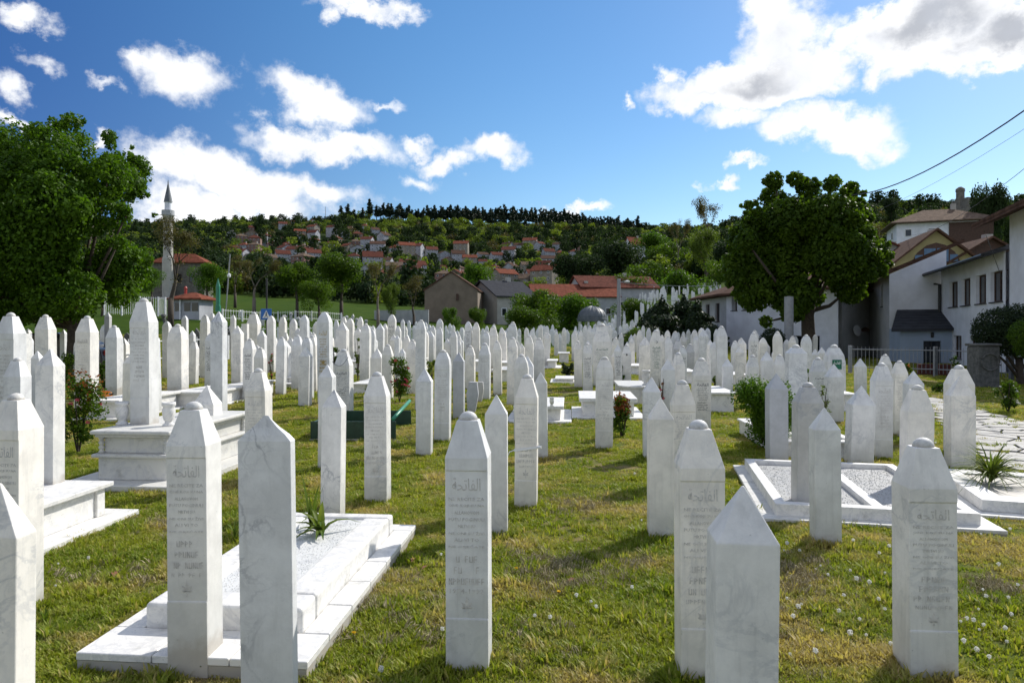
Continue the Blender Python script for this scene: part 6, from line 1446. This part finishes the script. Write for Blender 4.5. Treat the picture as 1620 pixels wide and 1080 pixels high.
for i, (px, py, d, k, _) in enumerate(cands):
    r, wl_, rf_, fg = protos[k]
    if k not in used: used.add(k); h_ = r
    else: h_ = dup_tree(r, (0, 0, 0), 0)
    x = X_(px, d); h_.location = (x, d, tz(x, d) + 1.6); h_.rotation_euler = (0, 0, rg.uniform(-.7, .7)); s_ = rg.uniform(.65, 1.0) * (1.15 if d > 500 else .95); h_.scale = (s_, s_, s_)
    h_['group'] = 'houses on the far hillside'
    zn = 'above the mosque side' if px < 400 else 'on the slope above the dark tree clump' if px < 505 else 'on the slope above the budding trees' if px < 610 else 'over the tan gabled house' if px < 770 else 'over the long red roofs'
    key = (names[wl_], rn[rf_], fg, zn); cnt[key] = cnt.get(key, 0) + 1
    h_['label'] = f"{ORD[min(cnt[key] - 1, 19)]} {names[wl_]} {'gable-fronted ' if fg else ''}house with {rn[rf_]} roof, {zn}"; h_['category'] = 'house'
    HP.append((px, py, d))
for k, (r, *_1) in enumerate(protos):
    if k not in used:
        for c in list(r.children_recursive): bpy.data.objects.remove(c)
        bpy.data.objects.remove(r)

# ================================================================== FOREST (one mass) AND RIDGE PINES
def instancer(name, label, cat, pts, rots, scls, idx, templates, kind='stuff', parent=None):
    me = bpy.data.meshes.new(name); me.from_pydata([tuple(p) for p in pts], [], [])
    for nm, arr, ty in (('rot', rots, 'FLOAT_VECTOR'), ('scl', scls, 'FLOAT_VECTOR')):
        at = me.attributes.new(nm, ty, 'POINT'); at.data.foreach_set('vector', np.asarray(arr, np.float32).ravel())
    at = me.attributes.new('idx', 'INT', 'POINT'); at.data.foreach_set('value', np.asarray(idx, np.int32))
    o = put(name, me, parent); tag(o, label, cat, None, kind)
    ng = bpy.data.node_groups.new(name, 'GeometryNodeTree'); ng.interface.new_socket('Geometry', in_out='INPUT', socket_type='NodeSocketGeometry'); ng.interface.new_socket('Geometry', in_out='OUTPUT', socket_type='NodeSocketGeometry')
    gi = ng.nodes.new('NodeGroupInput'); go = ng.nodes.new('NodeGroupOutput'); jn = ng.nodes.new('GeometryNodeJoinGeometry')
    def attr(nm, ty): a = ng.nodes.new('GeometryNodeInputNamedAttribute'); a.data_type = ty; a.inputs[0].default_value = nm; return a.outputs[0]
    ra, sa, ia = attr('rot', 'FLOAT_VECTOR'), attr('scl', 'FLOAT_VECTOR'), attr('idx', 'INT')
    for k, t in enumerate(templates):
        ob = bpy.data.objects.new('tpl_' + name, t)
        oi = ng.nodes.new('GeometryNodeObjectInfo'); oi.inputs[0].default_value = ob; oi.inputs['As Instance'].default_value = True
        cp = ng.nodes.new('FunctionNodeCompare'); cp.data_type = 'INT'; cp.operation = 'EQUAL'
        ins = [s_ for s_ in cp.inputs if s_.type == 'INT']; ng.links.new(ia, ins[0]); ins[1].default_value = k
        ip = ng.nodes.new('GeometryNodeInstanceOnPoints'); ng.links.new(gi.outputs[0], ip.inputs['Points']); ng.links.new(cp.outputs[0], ip.inputs['Selection']); ng.links.new(oi.outputs['Geometry'], ip.inputs['Instance'])
        er = ng.nodes.new('FunctionNodeEulerToRotation'); ng.links.new(ra, er.inputs[0]); ng.links.new(er.outputs[0], ip.inputs['Rotation']); ng.links.new(sa, ip.inputs['Scale']); ng.links.new(ip.outputs[0], jn.inputs[0])
    ng.links.new(jn.outputs[0], go.inputs[0]); md = o.modifiers.new('scatter', 'NODES'); md.node_group = ng; return o
def crown_t(seed, mt, n=420, ls=.95, tall=1.0):
    rg = random.Random(seed); bb = [(0, 0, 4.2 * tall, 2.6, 3.0 * tall)] + [(rg.uniform(-2.2, 2.2), rg.uniform(-2.2, 2.2), rg.uniform(2.2, 6.5) * tall, rg.uniform(1.2, 1.9)) for _ in range(9)]
    return leaf_cloud('tree_crown', bb, n, ls, M[mt], False, seed=seed, hollow=.75, elong=1.15)
tmps = [crown_t(201, 'forest'), crown_t(202, 'forest'), crown_t(203, 'forest', 460, .8), crown_t(204, 'forest_dark'), crown_t(205, 'forest_dark', 460, .9, 1.25), crown_t(206, 'leaf_brown', 300, .8)]
rr2 = np.random.default_rng(12); P_ = []; I_ = []; S_ = []
hx = np.array([[X_(a, c), c] for a, b, c in HP])
pxs = np.array([[a, b, c] for a, b, c in HP])
y = 150.0
while y < 1080:
    st = 4.2 + y * .0070
    x0_, x1_ = X_(-300, y), X_(1950, y); x = x0_
    while x < x1_:
        xx = x + rr2.uniform(-.5, .5) * st; yy = y + rr2.uniform(-.5, .5) * st; u = CX + F * xx / yy; zz = tz(xx, yy); v = HY - (zz - EYE) / yy * F
        x += st
        keep = True
        if v > 486 or (yy < 100 and u < 640) or (yy < 128 and 215 < u < 345): keep = False
        if 585 < u < 1020 and yy > 845: keep = False
        dd_ = np.hypot(hx[:, 0] - xx, hx[:, 1] - yy).min()
        if dd_ < 6.5: keep = False
        near_px = np.abs(pxs[:, 0] - u) + np.abs(pxs[:, 1] - v) * 1.2
        inf = ((pxs[:, 2] > yy) & (pxs[:, 2] < yy + 70) & (np.abs(pxs[:, 0] - u) < 15)).any()
        if inf and rr2.random() < .70: keep = False
        if near_px.min() < 30 and rr2.random() < .45: keep = False
        if yy < 260 and abs(u - 1004) < 32 and yy > 205: keep = False
        if u > 1380 and yy < 135: keep = False
        if not keep: continue
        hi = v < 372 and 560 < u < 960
        q = rr2.random(); k = (0 if q < .35 else 1 if q < .6 else 2 if q < .82 else 5 if q < .88 else 3) if hi else (3 if q < .4 else 4 if q < .62 else 0 if q < .74 else 1 if q < .84 else 2 if q < .92 else 5)  # more dark crowns on the lower slope, standing in for cloud shade
        s_ = rr2.uniform(.7, 1.3) * (1 + yy * .0007) * (.7 if yy < 320 else .92)
        P_.append((xx, yy, zz - .8)); I_.append(k); S_.append((s_ * rr2.uniform(.85, 1.2), s_ * rr2.uniform(.85, 1.2), s_ * rr2.uniform(.85, 1.25)))
    y += st
print('forest', len(P_))
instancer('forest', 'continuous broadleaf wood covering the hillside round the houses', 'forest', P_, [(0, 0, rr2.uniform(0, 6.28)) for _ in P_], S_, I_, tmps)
# pines on the ridge, each a tree
def pine_t(seed, h_, bare):
    rg = random.Random(seed); mb = MB(); mb.tube([(0, 0, -2), (rg.uniform(-.3, .3), 0, h_ * .5), (0, 0, h_ * .95)], [.32, .24, .08], 6); tk = mb.mesh('trunk', [M['bark']])
    bb = []
    for k in range(9):
        t = k / 8; zz = h_ * (bare + (1 - bare) * t); w = 2.9 * (1 - t * .72) * rg.uniform(.8, 1.1); bb.append((rg.uniform(-.9, .9), rg.uniform(-.9, .9), zz, w * .9, h_ * .075))
    return tk, leaf_cloud('crown', bb, 900, 1.1, M['pine'], False, seed=seed, hollow=.3, elong=1.4)
PT = [pine_t(301, 13, .42), pine_t(302, 14, .36), pine_t(303, 12, .32), pine_t(304, 13, .25)]
lone = [(541, 24), (550, 22), (560, 19), (573, 20), (585, 23)]; rows = [(px, 20) for px in list(np.arange(597, 700, 4.6)) + list(np.arange(701, 850, 3.9)) + list(np.arange(856, 1010, 3.6))] + [(px, 17) for px in np.arange(720, 1000, 6.5)]
def ridge_d(px): return max(range(640, 980, 10), key=lambda d: (tz(X_(px, d), d) - EYE) / d)
for i, (px, hh) in enumerate(lone + rows):
    px = px + (rg.uniform(-1.5, 1.5) if i >= 5 else 0); d = ridge_d(px) - (rg.uniform(0, 14) if i < len(lone) + 97 else rg.uniform(18, 45)); x = X_(px, d); tk, cr = PT[(i * 7) % 3 if i < 40 else i % 4]; r = empty('pine_tree', (x, d, tz(x, d)), rg.uniform(0, 6.28)); s_ = hh / 13 * rg.uniform(.85, 1.1); r.scale = (s_ * 1.15, s_ * 1.15, s_)
    put('trunk', tk, r); put('crown', cr, r)
    tag(r, (['tallest of five lone pines at the start of the ridge', 'second of the lone pines on the ridge, slim', 'third and shortest lone pine on the ridge', 'fourth lone pine on the ridge, with a flat top', 'fifth lone pine, standing next to the closed row'][i]) if i < 5 else 'dark pine in the closed row along the hilltop ridge', 'tree', 'pines along the hilltop ridge')
q = W(515, 345, 860); mb = MB(); mb.tube([(0, 0, -6), (0, 0, Zpy(327, 860) - q.z)], [.5, .25], 5); o = mb.build('radio_mast', [M['pole_grey']]); o.location = q; tag(o, 'thin radio mast on the skyline before the lone pines', 'mast')

# ================================================================== LAWN
def blades(seed, n, spread, L, mt='grass', wd=.0045, hay=False):
    rg = np.random.default_rng(seed); V = []; Fc = []
    for i in range(n):
        a = rg.uniform(0, 6.28); ra = spread * math.sqrt(rg.random()); x, y = ra * math.cos(a), ra * math.sin(a); l = L * rg.uniform(.45, 1.25); b = rg.uniform(0, 6.28); ln = rg.uniform(.15, .9) * l; w = wd * rg.uniform(.6, 1.4); sx, sy = -math.sin(b) * w, math.cos(b) * w
        k = len(V); z = l * (1 - .3 * ln / l)
        V += [(x - sx, y - sy, -.01), (x + sx, y + sy, -.01), (x + sx * .8 + math.cos(b) * ln * .35, y + sy * .8 + math.sin(b) * ln * .35, z * .6), (x - sx * .8 + math.cos(b) * ln * .35, y - sy * .8 + math.sin(b) * ln * .35, z * .6), (x + math.cos(b) * ln, y + math.sin(b) * ln, z)]
        Fc += [(k, k + 1, k + 2, k + 3), (k + 3, k + 2, k + 4)]
    me = bpy.data.meshes.new('grass_tuft'); me.from_pydata(V, [], Fc); me.materials.append(M[mt]); me.update(); return me
gt = [blades(1, 36, .055, .028), blades(2, 36, .055, .038), blades(3, 28, .055, .02), blades(4, 26, .045, .06, wd=.005), blades(5, 20, .05, .02, wd=.009), blades(6, 60, .14, .05, wd=.011)]
occ = []  # footprints the grass keeps off
for o in bpy.data.objects:
    if o.parent is None and o.get('category') in ('tomb', 'planter') and o.name != 'gravel_planter':
        c = [ch for ch in o.children if ch.type == 'MESH' and ch.data.vertices]
        if not c: continue
        v = np.array([(o.matrix_basis @ ch.matrix_basis @ Vector(b))[:2] for ch in c for b in ch.bound_box]); inv = o.matrix_basis.inverted()
        lv = np.array([(ch.matrix_basis @ Vector(b))[:2] for ch in c for b in ch.bound_box]); occ.append((inv, lv.min(0), lv.max(0), v.mean(0), np.ptp(v, axis=0).max()))
rr3 = np.random.default_rng(21)
def scat(n, ya, yb, pw):
    y = ya + (yb - ya) * rr3.random(n) ** pw; u = rr3.uniform(-260, 1920, n); return np.stack([X_(u, y), y], -1)
g1 = np.concatenate([scat(78000, 1.6, 15, .72), scat(20000, 2.4, 8, .7)]); g2 = scat(32000, 13, 46, .7)
def mask(g):
    ok = np.ones(len(g), bool)
    for inv, lo, hi, c, ex in occ:
        m = np.array(inv)[:2]; q = g @ m[:, :2].T + m[:, 3]; ok &= ~((q[:, 0] > lo[0] + .0) & (q[:, 0] < hi[0]) & (q[:, 1] > lo[1]) & (q[:, 1] < hi[1]))
    u = CX + F * g[:, 0] / g[:, 1]; v = HY + F * EYE / g[:, 1]; e1 = 633 + np.maximum(0, u - 1468) * .66; e0 = 632 + np.maximum(0, u - 1468) * .30
    ok &= ~((u > 1462) & (v > e0) & (v < e1 + 2) & (rr3.random(len(g)) < .93))
    # worn, thin places
    thin = np.sin(g[:, 0] * 2.3 + 1.2 * np.sin(g[:, 1] * 1.4)) * np.cos(g[:, 1] * 2.1 + g[:, 0]) 
    ok &= ~((thin > .45) & (rr3.random(len(g)) < .68))
    return g[ok]
g1 = mask(g1); g2 = mask(g2)
z1 = terr(g1[:, 0], g1[:, 1]); z2 = terr(g2[:, 0], g2[:, 1])
i1 = rr3.choice(5, len(g1), p=[.36, .26, .22, .08, .08]); i2 = np.full(len(g2), 5)
ring = []; 
for s_ in STONES:
    if s_['d'] < 13:
        o_ = s_['o']; hw_ = s_['w'] / 2 + .02
        if abs(o_.location.z - tz(o_.location.x, o_.location.y)) > .06: continue
        for k_ in range(26):
            e_ = rr3.integers(0, 4); t_ = rr3.uniform(-1, 1) * hw_; q_ = o_.matrix_basis @ Vector([(t_, -hw_, 0), (t_, hw_, 0), (-hw_, t_, 0), (hw_, t_, 0)][e_]); ring.append((q_.x + rr3.normal() * .012, q_.y + rr3.normal() * .012))
ring = np.array(ring); g1 = np.concatenate([g1, ring]); z1 = terr(g1[:, 0], g1[:, 1]); i1 = np.concatenate([i1, np.full(len(ring), 3)])
G_ = np.concatenate([g1, g2]); Z_ = np.concatenate([z1, z2]); S1 = rr3.uniform(.6, 1.25, len(g1)); S2 = rr3.uniform(.6, 1.2, len(g2)); SS = np.concatenate([S1, S2])
clump = .75 + .5 * (.5 + .5 * np.sin(G_[:, 0] * 5.1 + 2 * np.sin(G_[:, 1] * 3.3)) * np.cos(G_[:, 1] * 4.2)); SS = SS * clump
instancer('grass', 'short mixed lawn grass, green and straw coloured, growing between the graves', 'grass', np.column_stack([G_, Z_]), [(0, 0, a) for a in rr3.uniform(0, 6.28, len(G_))], np.stack([SS, SS, SS], -1), np.concatenate([i1, i2]), gt)
# longer grass left standing round the foot of each near stone
# mown dry grass lying in heaps
hm = [blades(31, 60, .09, .035, 'hay', .0022), blades(32, 40, .07, .03, 'hay', .0025)]; HPt = []; 
for (px, py, n_, sp) in ((905, 800, 60, .28), (870, 890, 40, .14), (880, 915, 50, .18), (640, 1000, 20, .2), (1230, 930, 40, .2), (1250, 900, 30, .16), (270, 830, 30, .2), (190, 915, 20, .14), (790, 1010, 20, .2), (1330, 820, 20, .12), (660, 695, 25, .2), (960, 900, 30, .2), (1560, 930, 20, .12), (740, 760, 20, .2), (560, 960, 25, .25), (1190, 1000, 20, .2)):
    c = G(px, py)
    for k in range(n_): HPt.append((c.x + rr3.normal() * sp, c.y + rr3.normal() * sp * .8))
HPt = np.array(HPt); hz = terr(HPt[:, 0], HPt[:, 1]) + .012
instancer('dry_grass', 'heaps of dry cut grass lying on the lawn', 'dry grass', np.column_stack([HPt, hz]), [(rr3.uniform(-.5, .5), rr3.uniform(-.5, .5), a) for a in rr3.uniform(0, 6.28, len(HPt))], np.ones((len(HPt), 3)) * rr3.uniform(.7, 1.2, (len(HPt), 1)), rr3.integers(0, 2, len(HPt)), hm)
# dandelions
sm = MB(); sm.tube([(0, 0, 0), (.004, 0, .05), (.0, .002, .085)], .0016, 4); sm = sm.mesh('stem', [M['leaf_lime']])
pm = leaf_cloud('seed_head', [(0, 0, 0, .0165)], 110, .012, M['puff'], False, seed=1, hollow=.55, elong=2.0); ym = leaf_cloud('flower_head', [(0, 0, 0, .014, .006)], 60, .016, M['yellow'], False, seed=2, hollow=.3, elong=2.5)
sp_ = [(846,980),(943,966),(870,985),(1345,1015),(1370,1008),(1263,972),(1268,958),(1327,975),(1390,955),(1400,968),(1407,870),(1391,880),(1291,900),(1298,895),(1310,912),(1335,948),(1282,928),(1345,906),(1530,985),(1555,935),(1560,950),(1540,990),(1548,965),(1556,995),(1595,950),(1590,1003),(1593,1020),(1520,985),(1525,1025),(1545,1040),(1549,998),(1565,1048),(1240,870),(1245,866),(1350,860),(1598,840),(1552,845),(698,880),(92,892),(140,888),(88,928),(1000,935),(935,955),(912,950),(1070,890),(1015,823),(1004,750),(700,1005),(603,1075),(1460,560+260),(1180,660),(1150,690),(1480,700),(1265,875),(1300,1000),(1360,985),(1245,950),(1255,985),(1250,1040),(1290,1045),(1410,1030),(1400,910),(1355,925),(1232,905),(1375,930),(1580,900),(1610,930),(1600,980)]
for i, (px, py) in enumerate(sp_):
    p = G(px, py + 8); r = empty('dandelion', p, rg.uniform(0, 6.28)); s_ = rg.uniform(.4, .85); r.scale = (s_, s_, s_); put('stem', sm, r); put('seed_head', pm, r, (0, 0, .092)); tag(r, 'fluffy white dandelion seed head standing in the lawn', 'dandelion', 'dandelion seed heads in the lawn')
for i, (px, py) in enumerate([(817, 905), (884, 943), (1170, 735), (1475, 716), (1130, 745), (560, 1010), (338, 745)]):
    p = G(px, py + 5); r = empty('dandelion', p, rg.uniform(0, 6.28)); r.scale = (.9, .9, .6); put('stem', sm, r); put('flower_head', ym, r, (0, 0, .087)); tag(r, 'open yellow dandelion flower in the short grass', 'dandelion', 'yellow dandelion flowers')
# dead leaves
lf = MB(); lf.quad([(-.04, 0, 0), (0, -.02, .012), (.045, 0, .004), (0, .025, .015)]); lf = lf.mesh('dead_leaf', [plain('dry_leaf', (.17, .075, .03), .8)])
for i, (px, py, s_) in enumerate([(185, 915, 1.6), (655, 893, .9), (672, 905, .7), (1098, 945, .6), (905, 925, .8), (300, 800, .7), (1490, 770, .6), (835, 770, .8)]):
    p = G(px, py); o = put('dead_leaf', lf, None, (p.x, p.y, p.z + .035), (rg.uniform(-.4, .4), rg.uniform(-.4, .4), rg.uniform(0, 6)), s_); tag(o, ['large curled brown leaf on the grass near the tiled slab', 'brown leaf on the grass beside the slab edge', 'small brown leaf next to another by the slab edge', 'small brown leaf before the large domed stone with brown letters', 'brown leaf beside the heap of dry grass', 'brown leaf behind the tiled slab', 'brown leaf near the shadow-patched stone', 'brown leaf near the ribbon tied stone'][i], 'leaf', 'dead leaves on the lawn')
print('objects', len(bpy.data.objects))
